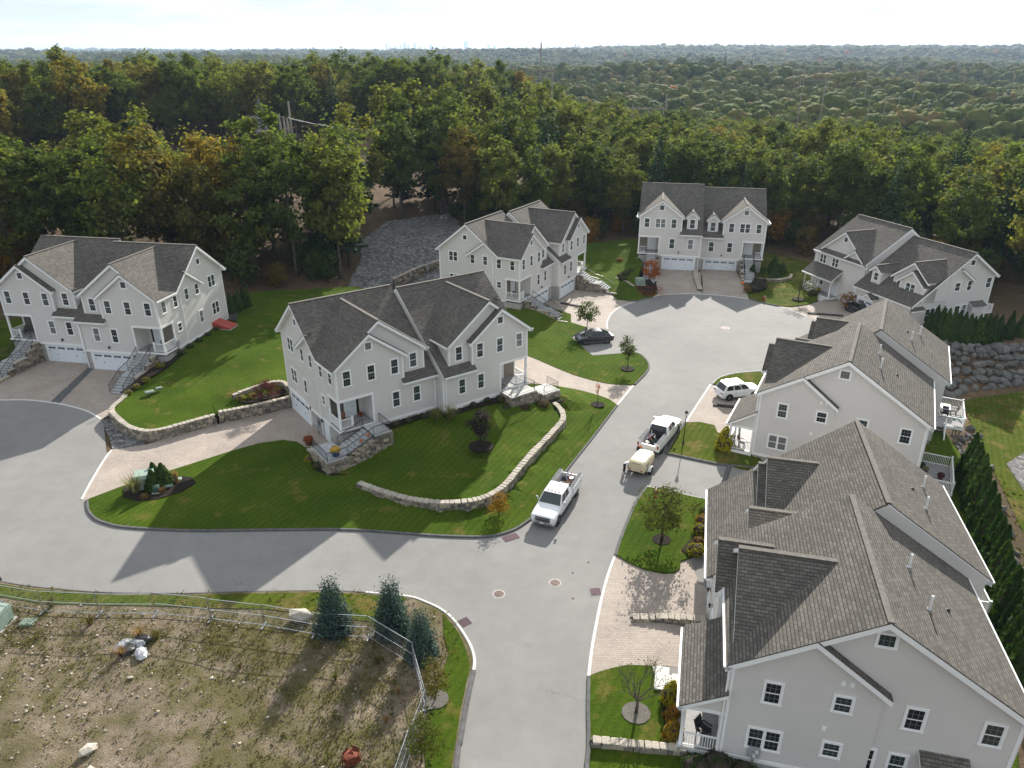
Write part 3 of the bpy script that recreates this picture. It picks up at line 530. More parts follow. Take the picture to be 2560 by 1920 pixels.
# -- kerbs
def kerb(path, mat, name, label, w=.30, h=.14, z=0.):
    mb = MB(); P = [Vector((p[0], p[1], z)) for p in path]; prof = [(-w / 2, -.05), (-w / 2 + .03, h * .8), (-w / 4, h), (w / 4, h), (w / 2 - .03, h * .8), (w / 2, -.05)]; n = len(prof)
    for i, p in enumerate(P):
        d = (P[min(i + 1, len(P) - 1)] - P[max(i - 1, 0)]).normalized(); nx = Vector((-d.y, d.x, 0))
        for a, b in prof: q = p + nx * a; mb.v.append((q.x, q.y, q.z + b))
    for i in range(len(P) - 1):
        for k in range(n - 1): mb.f.append((i * n + k, i * n + k + 1, (i + 1) * n + k + 1, (i + 1) * n + k))
    mb.f += [tuple(range(n)), tuple((len(P) - 1) * n + k for k in range(n))]
    o = mb.build(name, mat, smooth=False); return tag(o, label, kind="structure")
def smooth_path(p, k=3):
    out = []
    for i in range(len(p) - 1):
        p0, p1, p2, p3 = (np.array(p[max(0, min(len(p) - 1, j))][:2], float) for j in (i - 1, i, i + 1, i + 2))
        for s in range(k):
            t = s / k; q = .5 * ((2 * p1) + (-p0 + p2) * t + (2 * p0 - 5 * p1 + 4 * p2 - p3) * t * t + (-p0 + 3 * p1 - 3 * p2 + p3) * t ** 3); out.append((q[0], q[1]))
    out.append(tuple(p[-1][:2])); return out
kerb(smooth_path(isl_kerb), "berm", "kerb", "dark asphalt berm round the front of the island lawn")
kerb(smooth_path([(9.93, 84.03), (13.82, 84.77), (15.25, 85.12), (16.07, 84.16), (16.44, 82.05), (16.22, 80.11), (15.51, 78.36), (14.66, 76.85), (13.84, 75.4)]), "berm", "kerb", "grey berm round the lawn tip beside the black car", .26)
kerb([(10.2, 94.0), (8.34, 91.42), (7.76, 90.58), (9.93, 84.03)], "berm", "kerb", "thin edging round the parking bay of the black car", .12, .12)
kerb(smooth_path([(17.3, 106.45), (18.67, 106.05), (19.94, 107.03), (21.4, 107.9)]), "berm", "kerb", "dark berm between the two far driveways")
kerb(smooth_path([(36.3, 107.2), (37.44, 105.51), (39.45, 103.8)]), "berm", "kerb", "dark berm below the red hydrant by the far porch")
kerb([(22.3, 57.0), (19.69, 57.58), (18.9, 57.72), (16.71, 58.72), (14.42, 59.75), (16.12, 63.58), (17.5, 66.0)], "berm", "kerb", "black asphalt berm round the street lamp lawn", .36, .16)
kerb([(16.3, 51.9), (13.33, 53.19), (11.61, 53.98)], "granite", "kerb", "thin edging between hydrant lawn and parking bay", .12, .13)
kerb(smooth_path([(11.61, 53.92), (10.56, 52.02), (9.73, 50.11), (8.35, 46.44), (7.72, 44.5)]), "berm", "kerb", "grey berm along the hydrant lawn", .32)
kerb(smooth_path([(4.6, 32.79), (4.35, 30.5), (4.15, 28.1), (3.8, 25.4), (3.3, 14)]), "berm", "kerb", "grey berm beside the leafless tree lawn", .3)
kerb([(19.75, 57.6), (17.9, 53.5)], "berm", "kerb", "black berm at the closed end of the parking bay", .4, .16)
kerb(smooth_path(LK[1:9]), "berm", "kerb", "thin dark kerb along the fenced lot", .16, .12)
kerb(smooth_path(LK[8:17]), "granite", "kerb", "pale granite kerb round the corner of the fenced lot", .24, .15)
kerb(smooth_path(LK[16:]), "berm", "kerb", "grey berm along the green verge", .34)
kerb(smooth_path([(22.70, 75.6), (23.9, 77.3), (26.1, 78.6), (29.2, 79.2)]), "granite", "kerb", "pale kerb round the crescent lawn", .14, .13)
fl = lambda p, l: kerb(smooth_path(p), "granite", "granite_strip", l, .24, .035)
fl([(-37.78, 60.5), (-37.5, 58.38), (-36.61, 54.17), (-36.1, 52.1)], "flush pale granite strip at the mouth of the long driveway")
fl([(-58.2, 72.0), (-55.3, 71.46), (-52.83, 71.52), (-50.05, 71.03), (-47.63, 70.26), (-45.36, 69.25), (-43.72, 68.25), (-42.03, 66.85)], "flush pale granite strip at the mouth of the left driveway")
fl([(11.2, 70.2), (13.7, 75.3)], "flush pale granite strip at the mouth of the curving driveway")
fl([(18.6, 106.0), (16.13, 103.58), (14.41, 100.58), (13.35, 97.18), (12.97, 93.98)], "flush pale granite strip curving round the cul-de-sac driveway")
fl([(21.57, 108.28), (23.42, 109.55), (27.34, 110.0), (31.06, 109.55), (33.67, 108.6), (36.24, 107.35)], "flush pale granite strip before the far middle garages")
fl([(39.59, 103.87), (40.77, 101.75), (42.09, 99.0)], "flush pale granite strip at the far right driveway")
fl([(17.67, 66.27), (20.19, 71.2), (22.46, 75.55)], "flush pale granite strip beside the white car driveway")
fl([(7.7, 44.57), (6.97, 42.56), (6.11, 39.68), (5.1, 35.54), (4.6, 32.92)], "flush pale granite strip beside the nearest driveway")
# ------------------------------------------------------------------ house kit
_cache = {}
def win_mesh(w, h, n):
    key = ("win", round(w, 2), round(h, 2), n)
    if key in _cache: return _cache[key]
    tr = .115; f = MB()
    f.box(-w / 2, w / 2, -.055, .02, h / 2 - tr, h / 2); f.box(-w / 2 - .02, w / 2 + .02, -.07, .02, -h / 2, -h / 2 + tr * .8)
    f.box(-w / 2, -w / 2 + tr, -.052, .02, -h / 2 + tr * .8, h / 2 - tr); f.box(w / 2 - tr, w / 2, -.052, .02, -h / 2 + tr * .8, h / 2 - tr)
    x0, x1, z0, z1 = -w / 2 + tr, w / 2 - tr, -h / 2 + tr * .8, h / 2 - tr; bays = []
    if n == 2: f.box(-.05, .05, -.05, .02, z0, z1); bays = [(x0, -.05), (.05, x1)]
    else: bays = [(x0, x1)]
    s = MB(); g = MB(); mu = MB()
    for a, b in bays:
        g.box(a, b, -.012, .0, z0, z1)
        sw = .035
        s.box(a, a + sw, -.032, -.011, z0, z1); s.box(b - sw, b, -.032, -.011, z0, z1); s.box(a + sw, b - sw, -.032, -.011, z1 - sw, z1); s.box(a + sw, b - sw, -.032, -.011, z0, z0 + sw)
        zm = (z0 + z1) / 2
        if h > 1.05: s.box(a + sw, b - sw, -.036, -.011, zm - .025, zm + .025)
        cols = 3 if (b - a) > .5 else 2
        for k in range(1, cols):
            x = a + (b - a) * k / cols; mu.box(x - .010, x + .010, -.018, -.0115, z0 + sw, z1 - sw)
        for q in ((.25, .75) if h > 1.05 else (.5,)):
            z = z0 + (z1 - z0) * q; mu.box(a + sw, b - sw, -.0175, -.0112, z - .010, z + .010)
    _cache[key] = (f.mesh("window", "trim"), s.mesh("sash", "trim"), mu.mesh("muntin", "muntin"), {m: g.mesh("pane", m) for m in ("glass", "glass_blind", "glass_green")})
    return _cache[key]
def window(H, x, y, z, w=.95, h=1.6, rot=0., n=1, g=None):
    g = g or random.choice(("glass", "glass", "glass", "glass", "glass", "glass_green", "glass_green", "glass_green", "glass_blind"))
    f, s, mu, p = win_mesh(w, h, n); o = put("window", f, H, (x, y, z), (0, 0, R(rot))); put("sash", s, o); put("muntin", mu, o); put("pane", p[g], o); return o
def gdoor_mesh(w, h, groups):
    key = ("gd", round(w, 2), h)
    if key in _cache: return _cache[key]
    d = MB(); d.box(-w / 2, w / 2, -.03, .03, 0, h)
    nb = groups * 2
    for k in range(nb + 1):
        x = -w / 2 + w * k / nb; d.box(max(-w / 2, x - .05), min(w / 2, x + .05), -.048, -.0301, .06, h - .06)
    for z in (.06, h * .70, h - .07): d.box(-w / 2 + .05, w / 2 - .05, -.044, -.0302, z - .05, z + .05)
    fr = MB(); fr.box(-w / 2 - .2, -w / 2, -.07, .06, 0, h + .16); fr.box(w / 2, w / 2 + .2, -.07, .06, 0, h + .16); fr.box(-w / 2, w / 2, -.07, .06, h, h + .16)
    pn = []; gw = w / groups
    for k in range(groups):
        pm = MB(); pn.append(pm)
        for j in range(4):
            xc = -w / 2 + gw * (k + .5) + (j - 1.5) * gw * .19
            for q in (0, 1): pm.box(xc - gw * .078, xc + gw * .078, -.052, -.03, h * .775 + q * .115, h * .775 + .095 + q * .115)
    hd = []
    for s in (-1, 1):
        hb = MB(); hg = MB(); hd += [('handle', hb), ('hinge', hg)]; xx = s * gw * .5 * (groups / 2); hb.box(xx - .035, xx + .035, -.075, -.049, h * .40, h * .40 + .16); hg.box(s * w * .5 - s * .12 - .3 * (s > 0), s * w * .5 - s * .12 + .3 * (s < 0), -.056, -.0485, h * .63, h * .63 + .035)
    _cache[key] = (d.mesh("garage_door", "door_white"), fr.mesh("door_frame", "trim"), [pm.mesh("pane", "glass") for pm in pn], [(a, b.mesh(a, "black_metal")) for a, b in hd]); return _cache[key]
def garage_door(H, x, y, z, w, h, rot=0., groups=4):
    d, f, p, hd = gdoor_mesh(w, h, groups); o = put("garage_door", d, H, (x, y, z), (0, 0, R(rot))); put("door_frame", f, o); [put("pane", q, o) for q in p]; [put(a, q, o) for a, q in hd]; return o
def entry_door(H, x, y, z, rot=0., w=.95, h=2.1):
    if "door" not in _cache:
        d = MB(); d.box(-.46, .46, -.04, .02, 0, 2.08)
        for a, b in ((.15, .85), (1.0, 1.9)):
            for s in (-1, 1): d.box(s * .22 - .15, s * .22 + .15, -.052, -.0401, a, b)
        f = MB(); f.box(-.62, -.46, -.06, .02, 0, 2.24); f.box(.46, .62, -.06, .02, 0, 2.24); f.box(-.46, .46, -.06, .02, 2.08, 2.24)
        k = MB(); k.lathe([(.03, -.11), (.035, -.08), (.02, -.05), (.03, -.04)], (.36, 0, 1.0), 8, 'y')
        _cache["door"] = (d.mesh("door", "door_white"), f.mesh("door_frame", "trim"), k.mesh("handle", "black_metal"))
    d, f, k = _cache["door"]; o = put("door", d, H, (x, y, z), (0, 0, R(rot))); put("door_frame", f, o); put("handle", k, o); return o
def railing(H, p0, p1, h=.95, mat="trim", gap=.13, posts=True):
    p0, p1 = Vector(p0), Vector(p1); L = (p1 - p0).length; mb = MB(); u = Vector((0, 0, 1))
    mb.bar(p0 + u * h, p1 + u * h, .09, .06)
    o = mb.build("railing", mat, H); mb = MB(); mb.bar(p0 + u * .1, p1 + u * .1, .06, .05); mb.build("bottom_rail", mat, o); b = MB(); n = max(2, int(L / gap))
    for k in range(1, n):
        q = p0.lerp(p1, k / n); b.box(q.x - .018, q.x + .018, q.y - .018, q.y + .018, q.z + .1, q.z + h)
    b.build("balusters", mat, o)
    if posts:
        for k in range(2):
            q = (p0, p1)[k]; c = MB(); c.box(q.x - .06, q.x + .06, q.y - .06, q.y + .06, q.z, q.z + h + .1); c.box(q.x - .08, q.x + .08, q.y - .08, q.y + .08, q.z + h + .1, q.z + h + .14); c.build("post", mat, o)
    return o
def iron_rail(H, path, h=.9, gap=.14):
    mb = MB(); u = Vector((0, 0, 1)); P = [Vector(p) for p in path]
    for a, b in zip(P, P[1:]): mb.bar(a + u * h, b + u * h, .05, .04); mb.bar(a + u * .1, b + u * .1, .03, .03)
    for p in P: mb.box(p.x - .022, p.x + .022, p.y - .022, p.y + .022, p.z, p.z + h + .03)
    o = mb.build("railing", "black_metal", H); b_ = MB()
    for a, b in zip(P, P[1:]):
        n = max(2, int((b - a).length / gap))
        for k in range(1, n): q = a.lerp(b, k / n); b_.box(q.x - .008, q.x + .008, q.y - .008, q.y + .008, q.z + .1, q.z + h)
    b_.build("pickets", "black_metal", o); return o
def lantern(H, x, y, z, rot=0.):
    if "lant" not in _cache:
        m = MB(); m.box(-.05, .05, -.03, .0, -.12, .12); m.bar((0, -.02, .1), (0, -.16, .16), .025); m.lathe([(.02, .2), (.10, .12), (.085, .1), (.055, -.12), (.03, -.16)], (0, -.16, 0), 8)
        _cache["lant"] = m.mesh("lantern", "black_metal")
    return put("lantern", _cache["lant"], H, (x, y, z), (0, 0, R(rot)))
def downspout(H, x, y, z0, z1, dx=0, dy=0):
    m = MB(); m.box(x - .045, x + .045, y - .045, y + .045, z0, z1 - .25); m.bar((x, y, z1 - .25), (x + dx, y + dy, z1), .085); return m.build("downspout", "trim", H)
def vent_pipe(H, x, y, z, h=.9):
    m = MB(); m.lathe([(.065, -.3), (.065, h), (.05, h), (.05, h - .05)], (x, y, z), 10); o = m.build("vent_pipe", "trim", H); f = MB(); f.lathe([(.17, -.12), (.12, .10), (.07, .14)], (x, y, z), 10); f.build("flashing", "galv", o); return o
RT = .07
class House:
    """collects shared meshes of one house in local metres; fx mirrors a unit along the facade"""
    def __init__(s, root): s.h = root
    def unit(s, fx, fy, fz):
        s.fx, s.fy, s.fz = fx, fy, fz; s.sg = 1 if fx(1) > fx(0) else -1; s.wall = MB(); s.base = MB(); s.trim = 'trim_board'; return s
    def T(s, p): return (s.fx(p[0]), p[1] + s.fy, p[2] + s.fz)
    def bx(s, mb, x0, x1, y0, y1, z0, z1):
        if isinstance(mb, str):
            q = MB(); s.bx(q, x0, x1, y0, y1, z0, z1); q.build(mb, 'trim', s.h); return
        a, b = sorted((s.fx(x0), s.fx(x1))); mb.box(a, b, y0 + s.fy, y1 + s.fy, z0 + s.fz, z1 + s.fz)
    def pr(s, mb, pts, a, b): mb.prism([s.T(p) for p in pts], Vector(s.T(a)) - Vector(s.T((0, 0, 0))), Vector(s.T(b)) - Vector(s.T((0, 0, 0))))
    def roof(s, *planes, ridge=()):
        mb = MB()
        for p in planes: mb.slab([s.T(q) for q in p], RT)
        o = mb.build("roof", "shingle", s.h)
        for a, b in ridge:
            c = MB(); a, b = Vector(s.T(a)), Vector(s.T(b)); c.bar(a + Vector((0, 0, .0)), b + Vector((0, 0, .0)), .30, .06); c.build("ridge_cap", "ridge_cap", o)
        return o
    def rake(s, parent, p0, p1, depth, hgt=.30):
        """white overhang board below a sloping roof edge; depth is the inward vector"""
        mb = MB(); a, b = Vector(s.T(p0)), Vector(s.T(p1)); d = Vector((depth[0] * s.sg, depth[1], depth[2]))
        dz = Vector((0, 0, -RT * 1.15)); mb.beam(a + dz, b + dz, d, Vector((0, 0, -hgt))); return mb.build("rake_board", "trim", parent)
    def eave(s, parent, p0, p1, depth, gutter=True):
        mb = MB(); a, b = Vector(s.T(p0)), Vector(s.T(p1)); d = Vector((depth[0] * s.sg, depth[1], depth[2])); dz = Vector((0, 0, -RT * .9))
        mb.beam(a + dz, b + dz, d, Vector((0, 0, -.22))); o = mb.build("eave", "trim", parent)
        if gutter:
            g = MB(); n = d.normalized() * -.11; dz2 = Vector((0, 0, -.05)); g.beam(a + dz2, b + dz2, n, Vector((0, 0, -.12))); g.build("gutter", "trim", parent)
        return o
    def win(s, x, y, z, rot=0, **k):
        if rot in (90, -90): rot = -90 * s.sg      # outer end wall
        return window(s.h, s.fx(x), y + s.fy, z + s.fz, rot=rot, **k)
    def corner(s, x, y, z0, z1, ox=1, oy=-1):
        """two boards forming a corner trim; ox,oy point outwards"""
        t = .028; w = .16; m = MB()
        s.bx(m, x - t if ox < 0 else x - w, x + w if ox < 0 else x + t, *sorted((y, y + oy * t)), z0, z1)
        s.bx(m, *sorted((x, x + ox * t)), *sorted((y + oy * t, y - oy * w)), z0, z1); m.build('corner_board', 'trim', s.h)
    def done(s):
        if s.wall.v: s.wall.build("wall", "siding", s.h)
        if s.base.v: s.base.build("foundation", "concrete", s.h)
# ------------------------------------------------------------------ type 1 duplex (A, B, C)
W1, G1, G2, ZE, MS, BS, YR, ZR, DB, ZB, SH, YC, ZC = 10.42, 7.31, 9.77, 8.74, .75, .42, 8.57, 12.81, 13.77, 8.76, 1.26, -.45, 5.92
O = .35; MM = (ZR - ZC) / (YR - YC); YV = YC + (ZE - ZC) / MM
def type1(name, label, P, front_garage=True, porch_things=None):
    root = empty(name, P[0], R(P[1]), P[2]); tag(root, label, "house"); hs = House(root)
    for un, (fx, fy) in enumerate(((lambda x: x, 0.), (lambda x: 2 * W1 - x, -SH))):
        s = hs.unit(fx, fy, 0.); w = s.wall; zb = 2.15; dw = 13.42
        s.bx(w, 3.5, W1 - (.004 if un else 0), 0, dw - .03, zb, 5.6); s.bx(w, .06, 3.5, 2.3, 4.6, zb, 5.6); s.bx(w, .12, 3.5, 4.6, dw - .03, zb, 5.6)
        s.pr(w, [(0, 4.4, zb), (0, 8.35, zb), (0, 8.35, 8.5), (0, 5.6, 10.35), (0, 4.4, 9.45)], (0, 0, 0), (.5, 0, 0))
        s.pr(w, [(0, .3, 5.55), (0, dw, 5.55), (0, dw, 8.75), (0, YR, 12.62), (0, .3, 6.3)], (.12, 0, 0), (W1 - .01, 0, 0))
        pl = (G1 - O) / 2; zl = ZE + MS * (G1 + O) / 2; pu = (G2 - O) / 2; zu = ZE + MS * (G2 + O) / 2
        s.pr(w, [(.06, 0, 5.6), (6.96, 0, 5.6), (6.96, 0, 8.88), (pl, 0, zl - .12), (.06, 0, 8.93)], (0, 0, 0), (0, 4.6, 0))
        s.pr(w, [(1., BS, 5.9), (9.42, BS, 5.9), (9.42, BS, 8.88), (pu, BS, zu - .12), (1., BS, 9.6)], (0, 0, 0), (0, 5.2, 0))
        s.bx(w, 6.9, W1 - .02, .01, 1.2, 5.6, 6.12)
        # roofs
        ym = YC + (zu - ZC) / MM
        fr = [(-O, YR, ZR), (W1, YR, ZR), (W1, YC, ZC), (6.65, YC, ZC), (6.65, .35, ZC + MM * .8), (.12, .35, ZC + MM * .8), (.12, YV, ZE), (-O, YV, ZE)]
        bk = [(-O, YR, ZR), (W1, YR, ZR), (W1, DB, ZB), (-O, DB, ZB)]
        ro = s.roof(fr, bk, ridge=[((-O, YR, ZR), (W1, YR, ZR))])
        s.rake(ro, (-O, YR, ZR), (-O, YV, ZE), (.46, 0, 0)); s.rake(ro, (-O, YR, ZR), (-O, DB, ZB), (.46, 0, 0))
        s.eave(ro, (-O, DB, ZB), (W1, DB, ZB), (0, -.36, 0)); s.eave(ro, (6.65, YC, ZC), (W1, YC, ZC), (0, .46, 0)); s.rake(ro, (W1, YR, ZR), (W1, YC, ZC), (-.06, 0, 0), .34)
        if un: s.rake(ro, (W1, YR, ZR), (W1, DB, ZB), (-.06, 0, 0), .34)
        wl = [(-O, -O, ZE), (pl, -O, zl), (pl, -O + BS, zl), (pu, -O + BS, zu), (pu, ym, zu), (-O, YV, ZE)]
        wr = [(pu, -O + BS, zu), (G2, -O + BS, ZE), (G2, YV, ZE), (pu, ym, zu)]
        lr = [(pl, -O, zl), (G1, -O, ZE), (G1, BS + .1, ZE), (pl, BS + .1, zl)]
        wo = s.roof(wl, wr, ridge=[((pu, -O + BS, zu), (pu, ym, zu))]); lo = s.roof(lr)
        s.rake(wo, (-O, -O, ZE), (pl, -O, zl), (0, .37, 0)); s.rake(lo, (G1, -O, ZE), (pl, -O, zl), (0, .37, 0))
        s.rake(wo, (pl, -O + BS, zl), (pu, -O + BS, zu), (0, .37, 0)); s.rake(wo, (G2, -O + BS, ZE), (pu, -O + BS, zu), (0, .37, 0))
        s.eave(wo, (-O, -O, ZE), (-O, YV, ZE), (.42, 0, 0)); s.eave(wo, (G2, -O + BS, ZE), (G2, YV, ZE), (-.36, 0, 0))
        by = s.roof([(-O - .02, 5.5, 10.62), (.42, 5.5, 10.62), (.42, 8.65, 8.42), (-O - .02, 8.65, 8.42)]); s.rake(by, (-O - .02, 5.5, 10.62), (-O - .02, 8.65, 8.42), (.37, 0, 0))
        vent_pipe(root, fx(5.5), 11.4 + fy, ZR - (11.4 - YR) * .78, .9)
        # corners and skirts
        s.corner(.06, 0, 5.6, 8.7, -1, -1); s.corner(6.96, 0, 6.3, 8.7, 1, -1); s.corner(9.42, BS, 6.6, 8.7, 1, -1); s.corner(.12, dw, 2.4, 8.7, -1, 1); s.corner(W1 - .02, 0, 2.4, 5.7, 1, -1)
        s.bx(s.trim, 3.5, W1, -.045, .0, 2.14, 2.40); s.bx(s.trim, .08, .12, 8.36, dw, 2.14, 2.40); s.bx(s.trim, -.04, .0, 4.4, 8.35, 2.14, 2.40); s.bx(s.trim, .02, .06, 2.3, 4.4, 2.14, 2.40)
        s.bx(s.trim, 0., 3.62, -.03, -.001, 5.42, 5.68); s.bx(s.trim, .03, .059, .0, 2.35, 5.42, 5.68)
        downspout(root, fx(.02), 4.36 + fy, .3, 8.6); downspout(root, fx(W1 - .3), -.09 + fy, .2, 5.75, 0, -.2); downspout(root, fx(.22), dw + .06 + fy, .5, 8.6, 0, .2)
        # foundation
        gx = 4.49 + 2.44
        if front_garage:
            b = s.base; s.bx(b, .15, 4.3, .04, dw - .1, -.1, 2.15); s.bx(b, 4.3, 9.56, .2, dw - .1, -.1, 2.15); s.bx(b, 9.56, W1 - .03, .04, dw - .1, -.1, 2.15)
            garage_door(root, fx(gx), .1 + fy, .0, 4.88, 2.08); lantern(root, fx(gx), -.02 + fy, 2.85)
        else:
            s.bx(s.base, .38, W1 - .03, .04, dw - .1, -.1, 2.15); s.bx(s.base, .15, .38, .04, 7.2, -.1, 2.15); s.bx(s.base, .34, .38, 7.2, dw - .1, -.1, .6)
            s.bx(w, .12, .5, 7.2, dw - .04, .3, 2.15)
            garage_door(root, fx(.08), 10.0 + fy, .02, 4.88, 2.2, -90 * s.sg); entry_door(root, fx(.13), 3.4 + fy, .05, -90 * s.sg); lantern(root, fx(.1), 7.0 + fy, 2.3, -90 * s.sg); lantern(root, fx(.1), 4.25 + fy, 2.0, -90 * s.sg)
            for xx in (4.6, 6.6, 8.6): window(root, fx(xx), .03 + fy, 1.95, .8, .42, 0, 1, "glass")
        # porch
        m = MB(); s.bx(m, -.06, 3.5, -.1, 2.3, 2.42, 2.64); m.build("porch_skirt", "trim", root); m = MB(); s.bx(m, -.04, 3.5, -.08, 2.3, 2.641, 2.67); m.build("porch_floor", "deck_grey", root)
        m = MB(); s.bx(m, .06, .26, .02, .22, 2.67, 5.42); m.build("post", "trim", root); m = MB(); s.bx(m, 3.44, 3.62, -.03, -.001, 2.42, 5.42); m.build("post", "trim", root); m = MB(); s.bx(m, .05, .2, 2.15, 2.298, 2.67, 5.42); m.build("post", "trim", root)
        railing(root, s.T((.13, .25, 2.67)), s.T((.13, 2.15, 2.67)), posts=False); railing(root, s.T((.28, .1, 2.67)), s.T((1.35, .1, 2.67)), posts=False)
        m = MB(); s.bx(m, 1.28, 1.44, .03, .19, 2.67, 3.72); s.bx(m, 1.25, 1.47, .0, .22, 3.72, 3.78); m.build("post", "trim", root)
        entry_door(root, fx(2.15), 2.26 + fy, 2.67)
        m = MB(); s.bx(m, 2.78, 3.05, 2.24, 2.29, 2.7, 4.75); m.build("sidelight", "glass", root)
        m = MB(); s.bx(m, .2, 1.5, 2.262, 2.295, 2.7, 5.3); m.build("stone_veneer", "fieldstone", root)
        # windows
        for x in (1.15, 3.58, 6.0): s.win(x, 0, 7.66, w=.95, h=1.66)
        s.win(3.5, 0, 10.3, w=.88, h=.92); s.win(8.22, BS, 7.68, w=.95, h=1.62)
        for x in (5.95, 8.2): s.win(x, 0, 4.3, w=.95, h=1.75)
        s.win(.12, 11.0, 7.8, 90, w=1.62, h=1.55, n=2); s.win(0, 7.65, 7.8, 90, w=.9, h=1.45); s.win(0, 5.55, 7.8, 90, w=.9, h=1.45); s.win(.06, 3.35, 7.6, 90, w=.9, h=1.5); s.win(.06, 1.2, 7.6, 90, w=.9, h=1.5)
        s.win(.12, 8.95, 10.75, 90, w=.85, h=.85); s.win(.12, 11.0, 4.4, 90, w=1.6, h=1.65, n=2); s.win(0, 7.65, 4.4, 90, w=.9, h=1.6); s.win(.06, 3.35, 4.55, 90, w=.88, h=1.1)
        for x in (2.5, 5.5, 8.4):
            window(root, fx(x), dw + fy, 7.6, 1.0, 1.5, 180); window(root, fx(x), dw - .03 + fy, 4.3, 1.0, 1.6, 180)
        s.done()
    return root
hA = type1("duplex_house", "pale grey duplex with two tan cross gables and red cellar hatch", PA)
hB = type1("duplex_house", "pale grey duplex on the grass island with side garage and orange porch decorations", PB, False)
hC = type1("duplex_house", "pale grey duplex beside the crushed stone slope and curving driveway", PC)
